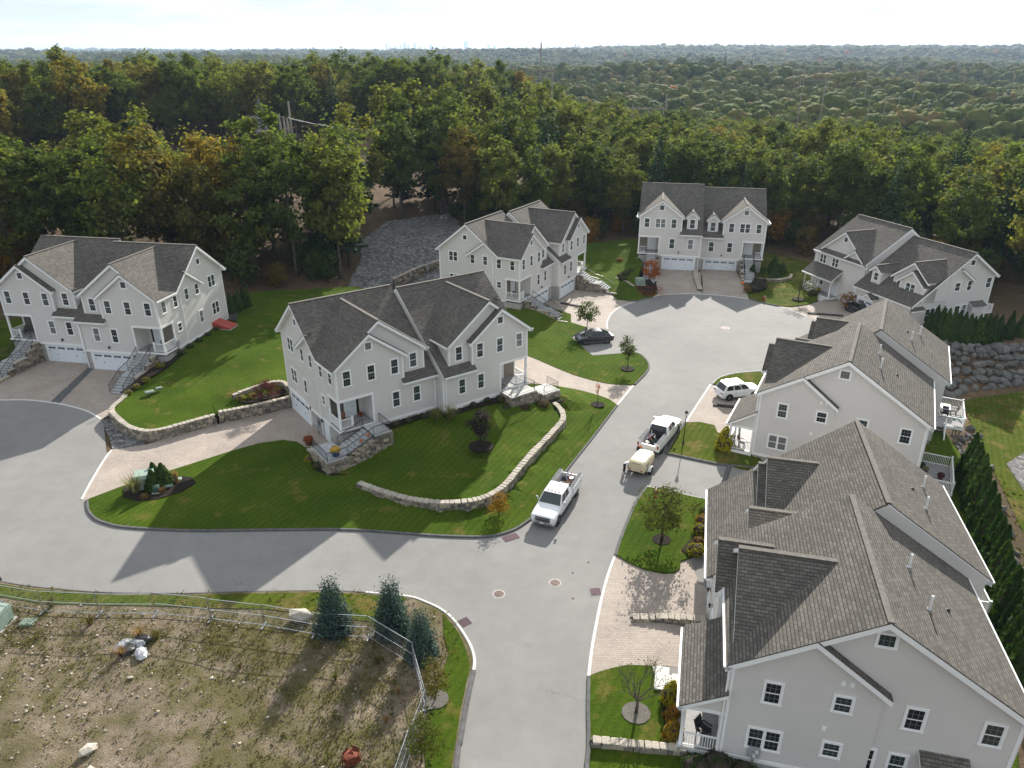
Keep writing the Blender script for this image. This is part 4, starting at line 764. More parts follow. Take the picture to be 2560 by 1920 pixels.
# ------------------------------------------------------------------ house D
def type_d(label, P):
    root = empty("duplex_house", P[0], R(P[1]), P[2]); tag(root, label, "house"); hs = House(root)
    W, G, ze, m, yr, zr, yc, zc = 9.95, 7.04, 8.45, .73, 8.74, 12.31, -.55, 5.87; mm = (zr - zc) / (yr - yc); yv = yc + (ze - zc) / mm; dw = 16.4
    for un, (fx, fy, fz) in enumerate(((lambda x: x, 0., 0.), (lambda x: 2 * W - x, 2.91, -.88))):
        s = hs.unit(fx, fy, fz); w = s.wall
        s.bx(w, 3.3, W - .01 * un, 0, dw - .03, 2.15, 5.3); s.bx(w, .04, 3.3, 2.3, dw - .03, 2.15, 5.3); s.bx(w, 6.6, W - .02, .01, 1.2, 5.3, 6.05)
        s.pr(w, [(0, .3, 5.25), (0, dw, 5.25), (0, dw, 6.4), (0, yr, 12.1), (0, .3, 6.25)], (.12, 0, 0), (W - .01, 0, 0))
        pk = (G - O) / 2; zp = ze + m * (G + O) / 2
        s.pr(w, [(.04, 0, 5.3), (6.69, 0, 5.3), (6.69, 0, 8.58), (pk, 0, zp - .12), (.04, 0, 8.62)], (0, 0, 0), (0, 4.2, 0))
        d0, d1, zd = 7.19, 9.33, 8.40; dc = (d0 + d1) / 2; dz = zd + .81 * (d1 - d0) / 2; yd = .24
        s.pr(w, [(d0 + .28, yd + .3, 6.2), (d1 - .28, yd + .3, 6.2), (d1 - .28, yd + .3, zd + .15), (dc, yd + .3, dz - .1), (d0 + .28, yd + .3, zd + .15)], (0, 0, 0), (0, 3.4, 0))
        ro = s.roof([(-.2, yr, zr), (W, yr, zr), (W, yc, zc), (6.5, yc, zc), (6.5, .35, zc + mm * .9), (.1, .35, zc + mm * .9), (.1, yv, ze), (-.2, yv, ze)], [(-.2, yr, zr), (W, yr, zr), (W, dw + .4, 6.2), (-.2, dw + .4, 6.2)], ridge=[((-.2, yr, zr), (W, yr, zr))])
        s.rake(ro, (-.2, yr, zr), (-.2, yv, ze), (.3, 0, 0)); s.rake(ro, (-.2, yr, zr), (-.2, dw + .4, 6.2), (.3, 0, 0)); s.eave(ro, (6.5, yc, zc), (W, yc, zc), (0, .56, 0)); s.eave(ro, (-.2, dw + .4, 6.2), (W, dw + .4, 6.2), (0, -.4, 0))
        ym = yc + (zp - zc) / mm
        wo = s.roof([(-O, -O, ze), (pk, -O, zp), (pk, ym, zp), (-O, yv, ze)], [(G, -O, ze), (pk, -O, zp), (pk, ym, zp), (G, yv, ze)], ridge=[((pk, -O, zp), (pk, ym, zp))])
        s.rake(wo, (-O, -O, ze), (pk, -O, zp), (0, .37, 0)); s.rake(wo, (G, -O, ze), (pk, -O, zp), (0, .37, 0)); s.eave(wo, (-O, -O, ze), (-O, yv, ze), (.4, 0, 0)); s.eave(wo, (G, -O, ze), (G, yv, ze), (-.36, 0, 0), False)
        yv2 = yc + (zd - zc) / mm; ym2 = yc + (dz - zc) / mm
        do = s.roof([(d0, yd, zd), (dc, yd, dz), (dc, ym2, dz), (d0, yv2, zd)], [(d1, yd, zd), (dc, yd, dz), (dc, ym2, dz), (d1, yv2, zd)], ridge=[((dc, yd, dz), (dc, ym2, dz))])
        s.rake(do, (d0, yd, zd), (dc, yd, dz), (0, .32, 0), .24); s.rake(do, (d1, yd, zd), (dc, yd, dz), (0, .32, 0), .24)
        s.corner(d0 + .28, yd + .3, 6.3, zd + .05, -1, -1); s.corner(d1 - .28, yd + .3, 6.3, zd + .05, 1, -1); s.win(dc, yd + .3, 7.39, w=1.0, h=1.6)
        s.corner(.04, 0, 5.3, 8.45, -1, -1); s.corner(6.69, 0, 6.1, 8.45, 1, -1); s.corner(W - .02, 0, 2.4, 5.5, 1, -1)
        s.bx(s.trim, 3.3, W, -.045, 0, 2.14, 2.42); s.bx(s.trim, .0, 3.42, -.03, -.001, 5.12, 5.38); s.bx(s.trim, .0, .04, 2.3, dw - .04, 2.14, 2.4)
        b = s.base; s.bx(b, .15, 3.95, .04, dw - .1, -1., 2.15); s.bx(b, 3.95, 9.2, .2, dw - .1, -1., 2.15); s.bx(b, 9.2, W - .03, .04, dw - .1, -1., 2.15)
        garage_door(root, fx(4.14 + 2.44), .1 + fy, fz, 4.88, 2.08); lantern(root, fx(6.5), -.02 + fy, 2.9 + fz); downspout(root, fx(W - .28), -.09 + fy, .2 + fz, 5.7 + fz, 0, -.2)
        q = MB(); s.bx(q, -.06, 3.3, -.1, 2.3, 2.42, 2.62); q.build("porch_skirt", "trim", root); q = MB(); s.bx(q, -.04, 3.3, -.08, 2.3, 2.621, 2.65); q.build("porch_floor", "deck_grey", root)
        for a in ((.04, .24, .02, .22), (3.26, 3.44, -.03, -.001), (.03, .2, 2.12, 2.298)): q = MB(); s.bx(q, *a, 2.5, 5.12); q.build("post", "trim", root)
        railing(root, s.T((.13, .25, 2.65)), s.T((.13, 2.1, 2.65)), posts=False); railing(root, s.T((.28, .1, 2.65)), s.T((1.3, .1, 2.65)), posts=False); entry_door(root, fx(2.2), 2.26 + fy, 2.65 + fz)
        q = MB(); s.bx(q, .2, 1.4, 2.262, 2.295, 2.7, 5.1); q.build("stone_veneer", "fieldstone", root)
        s.win(1.2, 0, 7.43, w=.98, h=1.6); s.win(3.32, 0, 7.43, w=1.75, h=1.6, n=2); s.win(5.4, 0, 7.43, w=.98, h=1.6); s.win(3.36, 0, 9.86, w=.95, h=.95); s.win(5.35, 0, 4.25, w=1., h=1.75); s.win(8.24, 0, 4.25, w=1., h=1.75)
        for y in (4, 7.5, 11, 14): s.win(.04, y, 4.2, 90, w=.95, h=1.6); s.win(.12, y, 7.0 if y < 14 else 6.6, 90, w=.95, h=1.4)
        s.done()
    return root
hD = type_d("pale grey duplex facing the cul-de-sac with two small dormers between twin gables", PD)
# ------------------------------------------------------------------ type 2 duplex (E, F, G): a porch unit and a long-roof unit
def type2(label, P, mirror, q):
    root = empty("duplex_house", P[0], R(P[1]), P[2]); tag(root, label, "house"); hs = House(root); W = q['W']
    side = (lambda x: 2 * W - x) if mirror else (lambda x: x); oth = (lambda x: x) if mirror else (lambda x: 2 * W - x)
    # ---- porch unit
    s = hs.unit(side, 0., 0.); w = s.wall; zf, yr, zr, D, zb = q['zf'], q['yr'], q['zr'], q['D'], q['zb']; m = (zr - zf) / (yr + O)
    roofz = lambda y: zf + m * (y + O) if y < yr else zr - (zr - zb) * (y - yr) / (D + O - yr)
    s.pr(w, [(0, .0, .4), (0, D, .4), (0, D, roofz(D) - .14), (0, yr, zr - .16), (0, .0, roofz(0) - .14)], (.1, 0, 0), (W - .01, 0, 0))
    yt, zt, ya = q['nt']        # nested end gable: tip y, tip z, apex y
    s.pr(w, [(0, -.01, .4), (0, yt - .25, .4), (0, yt - .25, zt + .02), (0, ya, roofz(ya) - .16), (0, -.01, roofz(0) - .16)], (0, 0, 0), (.5, 0, 0))
    ro = s.roof([(-O, yr, zr), (W, yr, zr), (W, -O, zf), (-O, -O, zf)], [(-O, yr, zr), (W, yr, zr), (W, D + O, zb), (-O, D + O, zb)], ridge=[((-O, yr, zr), (W, yr, zr))])
    s.rake(ro, (-O, -O, zf), (-O, yr, zr), (.37, 0, 0), .32); s.rake(ro, (-O, yr, zr), (-O, D + O, zb), (.44, 0, 0), .32); s.eave(ro, (-O, -O, zf), (W, -O, zf), (0, .36, 0)); s.eave(ro, (-O, D + O, zb), (W, D + O, zb), (0, -.36, 0)); s.rake(ro, (W, yr, zr), (W, D + O, zb), (-.08, 0, 0), .34); s.rake(ro, (W, yr, zr), (W, -O, zf), (-.08, 0, 0), .34)
    nb = s.roof([(-O - .02, ya, roofz(ya)), (.4, ya, roofz(ya)), (.4, yt, zt), (-O - .02, yt, zt)]); s.rake(nb, (-O - .02, ya, roofz(ya)), (-O - .02, yt, zt), (.38, 0, 0), .30)
    def gable(s, xc, z, hw, yw, yend, zbot, sl=.75, x0=None, wall=True, m_=None, yr_=None, zr_=None, ridge=True, clip=None):
        """front-facing gable: wall plane yw, rake plane yw-O, ridge runs back to the main slope"""
        ze_ = z - sl * hw; xa = xc - hw if x0 is None else x0; za = z - sl * (xc - xa); ym = yr_ - (zr_ - z) / m_; yv = yr_ - (zr_ - ze_) / m_; yva = yr_ - (zr_ - za) / m_; yf = yw - O
        if wall: s.pr(s.wall, [(xa + O, yw, zbot), (xc + hw - O, yw, zbot), (xc + hw - O, yw, ze_ + sl * O - .12), (xc, yw, z - .12), (xa + O, yw, za + sl * O - .12)], (0, 0, 0), (0, max(yend - yw, .5), 0))
        g = s.roof([(xa, yf, za), (xc, yf, z), (xc, max(ym, yf + .1), z), (xa, max(yva, yf + .05), za)], [(xc + hw, yf, ze_), (xc, yf, z), (xc, max(ym, yf + .1), z), (xc + hw, max(yv, yf + .05), ze_)], ridge=[((xc, yf, z), (xc, max(ym, yf + .1), z))])
        s.rake(g, (xa, yf, za), (xc, yf, z), (0, O + .02, 0), .27); s.rake(g, (xc + hw, yf, ze_), (xc, yf, z), (0, O + .02, 0), .27); return g
    mp = dict(m_=m, yr_=yr, zr_=zr)
    xu, zu = q['xu'], q['zu']; gable(s, xu, zu, (zu - zf) / .75 - .1, .35, 4.5, zf - .2, **mp)
    xl, zl, hl = q['xl'], q['zl'], q['hl']; gable(s, xl, zl, hl, q['yl'], 3.5, 0., **mp)
    s.corner(xl - hl + O, q['yl'], .3, zl - .75 * hl, -1, -1); s.corner(xl + hl - O, q['yl'], .3, zl - .75 * hl, 1, -1); s.win(xl, q['yl'], 5.4, w=1.9, h=1.6, n=2); s.win(xu, .35, zu - 1.25, w=.95, h=.9)
    garage_door(root, side(xl - .3), q['yl'] + .02, .02, 2.75, 2.2, 0, 2); lantern(root, side(xl + 1.6), q['yl'] - .02, 2.2)
    for xx in (1.6, 4.3): s.win(xx, -.01, 5.35, w=1.5, h=1.45, n=2)
    s.corner(0, -.01, .4, zf - .1, -1, -1); s.corner(.1, D, .4, zb - .1, -1, 1)
    s.bx(s.base, .1, W - .1, .1, D - .1, -2.6, .4); s.bx(s.trim, -.04, .0, 0, yt - .25, .38, .62); s.bx(s.trim, .06, .1, yt - .25, D, .38, .62)
    # porch
    px, py, pz, pt = q['px'], q['yp'], q['zpe'], q['zpt']
    po = s.roof([(-O, py, pz), (px, py, pz), (px, -.02, pt), (-O, -.02, pt)]); s.rake(po, (-O, py, pz), (-O, -.02, pt), (.2, 0, 0), .22); s.rake(po, (px, py, pz), (px, -.02, pt), (-.2, 0, 0), .22); s.eave(po, (-O, py, pz), (px, py, pz), (0, .42, 0))
    s.pr(w, [(0, py + .5, pz - .22), (0, -.02, pz - .22), (0, -.02, pt - .2), (0, py + .5, pz + .06)], (-.02, 0, 0), (.06, 0, 0))
    a = MB(); s.bx(a, -.05, .12, py + .22, -.02, pz - .42, pz - .22); s.bx(a, -.05, px - .1, py + .22, py + .42, pz - .42, pz - .225); a.build("porch_beam", "trim", root)
    a = MB(); s.bx(a, -.05, px - .1, py + .15, -.02, .2, .46); a.build("porch_skirt", "trim", root); a = MB(); s.bx(a, -.03, px - .12, py + .17, -.02, .461, .5); a.build("porch_floor", "deck_grey", root); a = MB(); s.bx(a, .0, px - .2, py + .25, -.02, -.3, .2); a.build("porch_foundation", "concrete", root)
    for xx in (.06, px * .5, px - .32):
        c = MB(); x_ = side(xx); c.lathe([(.14, .5), (.14, .58), (.105, .62), (.09, pz - .55), (.13, pz - .5), (.13, pz - .42)], (x_, py + .34, 0), 12); c.build("column", "trim", root, smooth=True)
    c = MB(); s.bx(c, -.02, .14, -.2, -.04, .5, pz - .42); c.build("post", "trim", root)
    railing(root, s.T((.06, py + .5, .5)), s.T((.06, -.2, .5)), posts=False); railing(root, s.T((.2, py + .34, .5)), s.T((px * .5 - .1, py + .34, .5)), posts=False); entry_door(root, side(px - 1.0), -.04, .5); s.win(1.7, -.012, 2.0, w=1.7, h=1.5, n=2)
    for k in range(3): a = MB(); s.bx(a, px - 2.0, px - .4, py - .3 - .3 * k, py + .14 - .3 * k, -.05, .36 - .16 * k); a.build("step", "granite", root)
    for y, z, ww, hh, n, dx in q['pwin']: s.win(dx, y, z, 90, w=ww, h=hh, n=n)
    for y, z, dx in q.get('pvent', ()): a = MB(); s.bx(a, dx - .05, dx + .01, y - .1, y + .1, z - .12, z + .12); a.build("wall_vent", "trim", root)
    if q.get('pbump'):
        s.bx(w, -.62, .3, 9.3, 11.1, .6, 2.9); g = s.roof([(-.85, 9.1, 2.85), (-.85, 11.3, 2.85), (.3, 11.3, 3.45), (.3, 9.1, 3.45)]); s.rake(g, (-.85, 9.1, 2.85), (.3, 9.1, 3.45), (0, .2, 0), .15); s.corner(-.62, 9.3, .6, 2.75, -1, -1); s.corner(-.62, 11.1, .6, 2.75, -1, 1)
    downspout(root, side(-.07), -.12, .4, zf - .1, 0, -.2); downspout(root, side(.22), D + .06, .3, zb - .1, 0, .2)
    for xx, yy in ((3.2, 9.), (6.2, 8.7)): vent_pipe(root, side(xx), yy, roofz(yy), .9)
    a = MB(); a.lathe([(.12, -.02), (.12, .08), (.04, .12)], (side(4.6), 10.4, roofz(10.4)), 8); a.build("vent_cap", "black_metal", root)
    for xx in (2.2, 5.4, 8.2): window(root, side(xx), D, 5.0, 1.1, 1.5, 180); window(root, side(xx), D, 1.9, 1.4, 1.9, 180, 2)
    s.done()
    # ---- long-roof unit
    s = hs.unit(oth, q['qy'], 0.); w = s.wall; yr2, zr2, D2, yc, zc = q['yr2'], q['zr2'], q['D2'], q['yc'], q['zc']; m2 = (zr2 - zc) / (yr2 - yc); zb2 = q['zb2']
    r2 = lambda y: zc + m2 * (y - yc) if y < yr2 else zr2 - (zr2 - zb2) * (y - yr2) / (D2 + O - yr2)
    s.pr(w, [(0, yc + .45, .4), (0, D2, .4), (0, D2, r2(D2) - .14), (0, yr2, zr2 - .16), (0, yc + .45, r2(yc + .45) - .12)], (.1, 0, 0), (W - .02, 0, 0))
    yt2, zt2, ya2, za2 = q['nt2']; s.pr(w, [(0, 4.52, .4), (0, yt2 - .25, .4), (0, yt2 - .25, zt2 + .02), (0, ya2, za2 - .2), (0, 4.52, min(r2(4.52), za2) - .25)], (0, 0, 0), (.5, 0, 0))
    ro = s.roof([(-O, yr2, zr2), (W - .03, yr2, zr2), (W - .03, yc, zc), (-O, yc, zc)], [(-O, yr2, zr2), (W - .03, yr2, zr2), (W - .03, D2 + O, zb2), (-O, D2 + O, zb2)], ridge=[((-O, yr2, zr2), (W - .03, yr2, zr2))])
    s.rake(ro, (-O, yc, zc), (-O, yr2, zr2), (.44, 0, 0), .3); s.rake(ro, (-O, yr2, zr2), (-O, D2 + O, zb2), (.44, 0, 0), .3); s.eave(ro, (-O, yc, zc), (W - .03, yc, zc), (0, .46, 0)); s.eave(ro, (-O, D2 + O, zb2), (W - .03, D2 + O, zb2), (0, -.36, 0)); s.rake(ro, (W - .03, yr2, zr2), (W - .03, D2 + O, zb2), (-.08, 0, 0), .34)
    nb = s.roof([(-O - .02, ya2, za2), (.4, ya2, za2), (.4, yt2, zt2), (-O - .02, yt2, zt2)]); s.rake(nb, (-O - .02, ya2, za2), (-O - .02, yt2, zt2), (.38, 0, 0), .28)
    mq = dict(m_=m2, yr_=yr2, zr_=zr2); xq, zq, hq = q['qu']; xr, zr_, hr = q['ql']
    gable(s, xq, zq, hq, .75, 4.5, 3.9, x0=-O, **mq); gable(s, xr, zr_, hr, .3, 2.5, 3.9, x0=-O, **mq)
    s.win(xr + .2, .3, 5.45, w=1.75, h=1.35, n=2); s.win(xq + 1.9, .75, 5.6, w=1.5, h=.8, n=2)
    s.corner(xr + hr - O, .3, 4.7, zr_ - .75 * hr, 1, -1); s.corner(.0, .3, 4.2, zr_ - .75 * (xr + O), -1, -1); s.corner(xq + hq - O, .75, 5., zq - .75 * hq, 1, -1)
    xd, zd, hd, yd = q['qd']; gable(s, xd, zd, hd, yd + O, 2.4, 4.0, **mq); s.win(xd, yd + O, 5.6, w=.95, h=1.25); s.corner(xd - hd + O, yd + O, 4.6, zd - .75 * hd, -1, -1); s.corner(xd + hd - O, yd + O, 4.6, zd - .75 * hd, 1, -1)
    garage_door(root, oth(8.0), yc + .45 + q['qy'], .02, 2.75, 2.2, 0, 2); lantern(root, oth(9.8), yc + .44 + q['qy'], 2.2)
    s.bx(s.base, .1, W - .1, yc + .6, D2 - .1, -2.6, .4); s.corner(.1, D2, .4, zb2 - .1, -1, 1); s.corner(W - .03, yc + .45, .1, zc - .1, 1, -1)
    for y, z, ww, hh, n, dx in q['qwin']: s.win(dx, y, z, 90, w=ww, h=hh, n=n)
    if q.get('bump'):
        s.bx(w, -.62, .3, 9.05, 11.0, .6, 2.9); g = s.roof([(-.85, 8.85, 2.85), (-.85, 11.2, 2.85), (.3, 11.2, 3.45), (.3, 8.85, 3.45)]); s.rake(g, (-.85, 8.85, 2.85), (.3, 8.85, 3.45), (0, .2, 0), .15); s.corner(-.62, 9.05, .6, 2.75, -1, -1); s.corner(-.62, 11.0, .6, 2.75, -1, 1); s.bx(s.trim, -.68, .3, 9.0, 11.05, .42, .6)
    if q.get('pent'):
        g = s.roof([(-.5, -1.3, 3.15), (-.5, .9, 3.15), (.3, .9, 3.55), (.3, -1.3, 3.55)]); s.rake(g, (-.5, -1.3, 3.15), (-.5, .9, 3.15), (.2, 0, 0), .16)
        g = s.roof([(5.6, yc - .9, 3.0), (6.6, yc - .9, 3.7), (6.6, yc + 1.2, 3.7), (5.6, yc + 1.2, 3.0)], [(7.6, yc - .9, 3.0), (6.6, yc - .9, 3.7), (6.6, yc + 1.2, 3.7), (7.6, yc + 1.2, 3.0)]); s.rake(g, (5.6, yc - .9, 3.0), (6.6, yc - .9, 3.7), (0, .2, 0), .2); s.rake(g, (7.6, yc - .9, 3.0), (6.6, yc - .9, 3.7), (0, .2, 0), .2)
    downspout(root, oth(.22), D2 + .06 + q['qy'], .3, zb2 - .1, 0, .2)
    for xx, yy in ((3.4, 10.2), (7., 9.4)): vent_pipe(root, oth(xx), yy + q['qy'], r2(yy), .9)
    a = MB(); a.lathe([(.12, -.02), (.12, .08), (.04, .12)], (oth(5.2), 9.0 + q['qy'], r2(9.)), 8); a.build("vent_cap", "black_metal", root)
    for xx in (2.2, 5.4, 8.2): window(root, oth(xx), D2 + q['qy'], 5.0, 1.1, 1.5, 180); window(root, oth(xx), D2 + q['qy'], 1.9, 1.4, 1.9, 180, 2)
    s.done(); return root
pw = [(2.05, 5.3, .98, 1.5, 1, 0), (5.27, 5.4, 1.0, 1.15, 1, 0), (8.5, 5.2, 1.0, 1.5, 1, .1), (11.85, 5.12, 1.0, 1.5, 1, .1), (2.05, 2.1, 1.75, 1.5, 2, 0), (5.24, 2.3, 1.0, 1.1, 1, 0), (6.85, 2.08, .98, 1.55, 1, .1), (8.3, 2.05, .95, 1.55, 1, .1), (6.45, 9.6, .98, .92, 1, .1)]
pv = [(5.07, 6.71, 0), (5.47, 6.71, 0), (4.7, 3.62, 0)]
qE = dict(W=10.36, zf=6.45, yr=6.98, zr=11.35, D=12.4, zb=7.2, nt=(6.6, 6.6, 3.5), xu=5.25, zu=10.29, xl=8.0, zl=8.14, hl=2.63, yl=.1, px=6.2, yp=-1.91, zpe=3.15, zpt=4.58, pwin=pw[:4], qy=0., yr2=7.52, zr2=10.26, D2=12.25, zb2=6.85, yc=-1.6, zc=3.7, nt2=(8.57, 6.45, 6.08, 8.18), qu=(2.5, 8.9, 3.55), ql=(2.05, 7.88, 2.38), qd=(7.8, 7.26, 1.11, -.66),
    qwin=[(2.37, 5.4, 1.75, 1.65, 2, .1), (5.96, 5.7, 1.05, 1.3, 1, 0), (8.0, 5.7, .95, 1.5, 1, 0), (11.44, 5.8, 1.05, 1.6, 1, .1), (2.33, 2.1, 1.85, 1.9, 2, .1), (4.86, 2.3, 1.05, 1.3, 1, 0), (6.84, 2.2, 1.1, 1.75, 1, 0), (8.05, 2.35, .95, 1.55, 1, 0), (7.73, 8.85, .95, .9, 1, .1)], bump=True, pent=True)
def qfg(W, zf, yr, zr, D, zb, xu, zu, s_, dz, D1, x1, zw1, py, pze, pzt, nt):
    return dict(W=W, zf=zf, yr=yr, zr=zr, D=D, zb=zb, nt=nt, xu=xu, zu=zu, xl=7.85, zl=8.48, hl=2.5, yl=-.5, px=5.5, yp=py, zpe=pze, zpt=pzt, pwin=pw, pvent=pv, pbump=True, qy=s_, yr2=yr, zr2=zr + dz, D2=D1, zb2=zb, yc=-3.1, zc=3.6, nt2=(6.6, 6.5, 5., 7.9), qu=(x1, zw1, 3.3), ql=(2.3, 7.9, 2.5), qd=(7.9, 7.7, 1.2, -.9), qwin=[(8., 5.4, 1.1, 1.5, 1, .1)])
hE = type2("pale grey duplex with columned corner porch beside the dark evergreen hedge", PE, False, qE)
hF = type2("pale grey duplex behind the white car with raised back decks and golden bush", PF, True, qfg(10.4, 6.68, 6.6, 11.02, 13.34, 6.54, 5.58, 9.96, 1.88, -.38, 12.84, 2.54, 8.47, -2.46, 3.22, 4.84, (6.5, 6.6, 3.32)))
hG = type2("large pale grey duplex with broad brown roof beside the paver driveway and leafless tree", PG, True, qfg(10.39, 6.84, 6.29, 10.99, 13.02, 6.41, 4.96, 10.13, 2.04, -.26, 12.3, 2.97, 8.79, -2.32, 3.64, 4.99, (7.24, 6.5, 3.5)))
# ------------------------------------------------------------------ stones, walls, steps
def stone_mesh(i, kind="stone"):
    rr = random.Random(100 + i); bm = bmesh.new(); bmesh.ops.create_cube(bm, size=1.)
    for v in bm.verts: v.co += Vector((rr.uniform(-.13, .13), rr.uniform(-.06, .06), rr.uniform(-.13, .13)))
    bmesh.ops.bevel(bm, geom=bm.edges[:], offset=.11, segments=1, affect='EDGES'); bmesh.ops.recalc_face_normals(bm, faces=bm.faces)
    me = bpy.data.meshes.new(kind); bm.to_mesh(me); bm.free(); me.polygons.foreach_set("use_smooth", [False] * len(me.polygons)); return me
STONES = []; CAPS = []
for i in range(7): m_ = stone_mesh(i); m_.materials.append(M["fieldstone"]); STONES.append(m_)
for i in range(5): m_ = stone_mesh(50 + i, "cap_stone"); m_.materials.append(M["capstone"]); CAPS.append(m_)
def boulder_mesh(i, mat="boulder", sub=2):
    rr = random.Random(300 + i); bm = bmesh.new(); bmesh.ops.create_icosphere(bm, subdivisions=sub, radius=.5)
    pl = [(Vector((rr.gauss(0, 1), rr.gauss(0, 1), rr.gauss(0, 1))).normalized(), rr.uniform(.30, .44)) for _ in range(9)]
    for v in bm.verts:
        for n, d in pl:
            k = v.co.dot(n) - d
            if k > 0: v.co -= n * k * .9
        v.co += Vector((rr.uniform(-.025, .025), rr.uniform(-.025, .025), rr.uniform(-.025, .025)))
    me = bpy.data.meshes.new("boulder"); bm.to_mesh(me); bm.free(); me.materials.append(M[mat]); return me
BOULD = [boulder_mesh(i, sub=1) for i in range(7)]; ROCK = [boulder_mesh(20 + i, "pale_rock", 1) for i in range(4)]
def stones_on(root, p0, p1, z0, z1, rowh=.27, ln=.42, dep=.15, inset=.0):
    """rows of separate stones on the vertical face p0-p1; outward is to the right of p0->p1; z0,z1: (start,end) heights"""
    a, b = Vector(p0[:2]), Vector(p1[:2]); L = (b - a).length
    if L < .05: return
    d = (b - a) / L; n = Vector((d.y, -d.x)); ang = math.atan2(d.y, d.x); z0 = z0 if isinstance(z0, tuple) else (z0, z0); z1 = z1 if isinstance(z1, tuple) else (z1, z1)
    rows = max(1, int(round(max(z1[0] - z0[0], z1[1] - z0[1]) / rowh)))
    for j in range(rows):
        x = -random.uniform(0, .15)
        while x < L - .08:
            l = min(ln * random.uniform(.65, 1.45), L - x + .1); c = min(max(x + l / 2, .02), L - .02); t = c / L
            zb = z0[0] + (z0[1] - z0[0]) * t; zt = z1[0] + (z1[1] - z1[0]) * t; h = (zt - zb) / rows
            if h > .05:
                p = a + d * c + n * (random.uniform(-.015, .03) - inset)
                o = put("stone", random.choice(STONES), root, (p.x, p.y, zb + h * (j + .5)), (random.uniform(-.05, .05), random.uniform(-.08, .08), ang + (math.pi if random.random() < .5 else 0)), (l * .95, dep * random.uniform(.8, 1.4), h * random.uniform(.86, 1.0)))
            x += l
def caps_on(root, path, w=.52, h=.11, ln=.45):
    for a, b in zip(path, path[1:]):
        A, B = Vector(a), Vector(b); L = (B - A).length; n = max(1, int(round(L / ln))); ang = math.atan2(B.y - A.y, B.x - A.x)
        for k in range(n):
            p = A.lerp(B, (k + .5) / n); put("cap_stone", random.choice(CAPS), root, (p.x, p.y, p.z + h * .3), (0, random.uniform(-.03, .03), ang), (L / n * .97, w * random.uniform(.9, 1.12), h * random.uniform(.9, 1.25)))
def stone_wall(label, path, zbase, th=.46, sides=(1,), rowh=.27, cap=True, ln=.42):
    root = empty("stone_wall"); tag(root, label, "stone wall"); core = MB()
    o1, o2 = offset(path, th / 2 - .07), offset(path, -th / 2 + .07)
    zb = [zbase(x, y) if callable(zbase) else zbase for x, y, z in path]
    for i in range(len(path) - 1):
        q = [(o1[i][0], o1[i][1], zb[i] - .3), (o1[i + 1][0], o1[i + 1][1], zb[i + 1] - .3), (o2[i + 1][0], o2[i + 1][1], zb[i + 1] - .3), (o2[i][0], o2[i][1], zb[i] - .3)]
        core.hexa(q + [(p[0], p[1], path[j][2] - .03) for p, j in zip(q, (i, i + 1, i + 1, i))])
    core.build("mortar_core", "mortar", root)
    of = {1: offset(path, -th / 2 + .06), -1: offset(path, th / 2 - .06)}
    for sd_ in sides:
        P = of[sd_]
        for i in range(len(path) - 1):
            if sd_ == 1: stones_on(root, P[i], P[i + 1], (zb[i] - .12, zb[i + 1] - .12), (path[i][2] - .03, path[i + 1][2] - .03), rowh, ln)
            else: stones_on(root, P[i + 1], P[i], (zb[i + 1] - .12, zb[i] - .12), (path[i + 1][2] - .03, path[i][2] - .03), rowh, ln)
    if cap: caps_on(root, path, th + .04)
    return root
def sm3(p, k=2):
    q = smooth_path(p, k); zs = [a[2] for a in p]
    return [(x, y, zs[min(i // k, len(zs) - 1)] + (zs[min(i // k + 1, len(zs) - 1)] - zs[min(i // k, len(zs) - 1)]) * (i % k) / k) for i, (x, y) in enumerate(q)]
# offset(+) is to the left of the path; RET runs from the house round to the left, so the street side is its left
stone_wall("long curved dry stone retaining wall snaking through the front lawn", sm3(RET), .15, .52, (-1,), .3, ln=.5)
stone_wall("stone retaining wall with pale cap beside the long driveway", sm3(AW[:11]), .0, .46, (1,), .27)
stone_wall("straight stone wall running to the side garage", AW[11:], .0, .46, (1,), .29)
stone_wall("short curved stone wall round the dark red maple", sm3([(-29.0, 68.9, 1.75), (-28.01, 70.2, 1.8), (-26.23, 71.9, 1.85), (-24.73, 72.2, 1.85), (-23.86, 71.0, 1.8)]), 1.2, .4, (1,), .25)
stone_wall("low pale stone edging below the leafless tree", [(4.3, 28.12, .34), (5.3, 28.04, .34), (6.67, 27.86, .34), (7.86, 27.74, .34), (9.3, 27.6, .34)], .05, .42, (1, -1), .3)
stone_wall("low stone divider across the nearest paver driveway", [(7.9, 37.78, .14), (9.0, 37.72, .22), (10.27, 37.63, .34), (11.4, 37.4, .45), (12.6, 37.15, .52)], .0, .5, (1, -1), .26)
stone_wall("low stone divider between the two far garages", [(31.0, 121.2, .75), (30.3, 117, .6), (29.6, 111.3, .35)], .0, .7, (1, -1), .3)
stone_wall("curved stone wall behind the hedge bed beside the far left stairs", [(17.2, 121.5, .8), (16.6, 119, .75), (17.0, 116.8, .7), (18.6, 114.6, .6), (19.4, 112.6, .45)], .3, .4, (1,), .25)
stone_wall("curved dry stone wall below the rounded evergreens", [(40.3, 117.3, .55), (41.8, 115.9, .65), (43.6, 115.6, .7), (45.6, 116.8, .7), (46.6, 118.8, .65)], .1, .4, (1,), .27)
stone_wall("stone wall at the patio under the crushed stone slope", [(-18.66, 111.8, 1.9), (-15.6, 118, 2.), (-11.5, 123.97, 2.1)], .5, .5, (1,), .4, ln=.7)
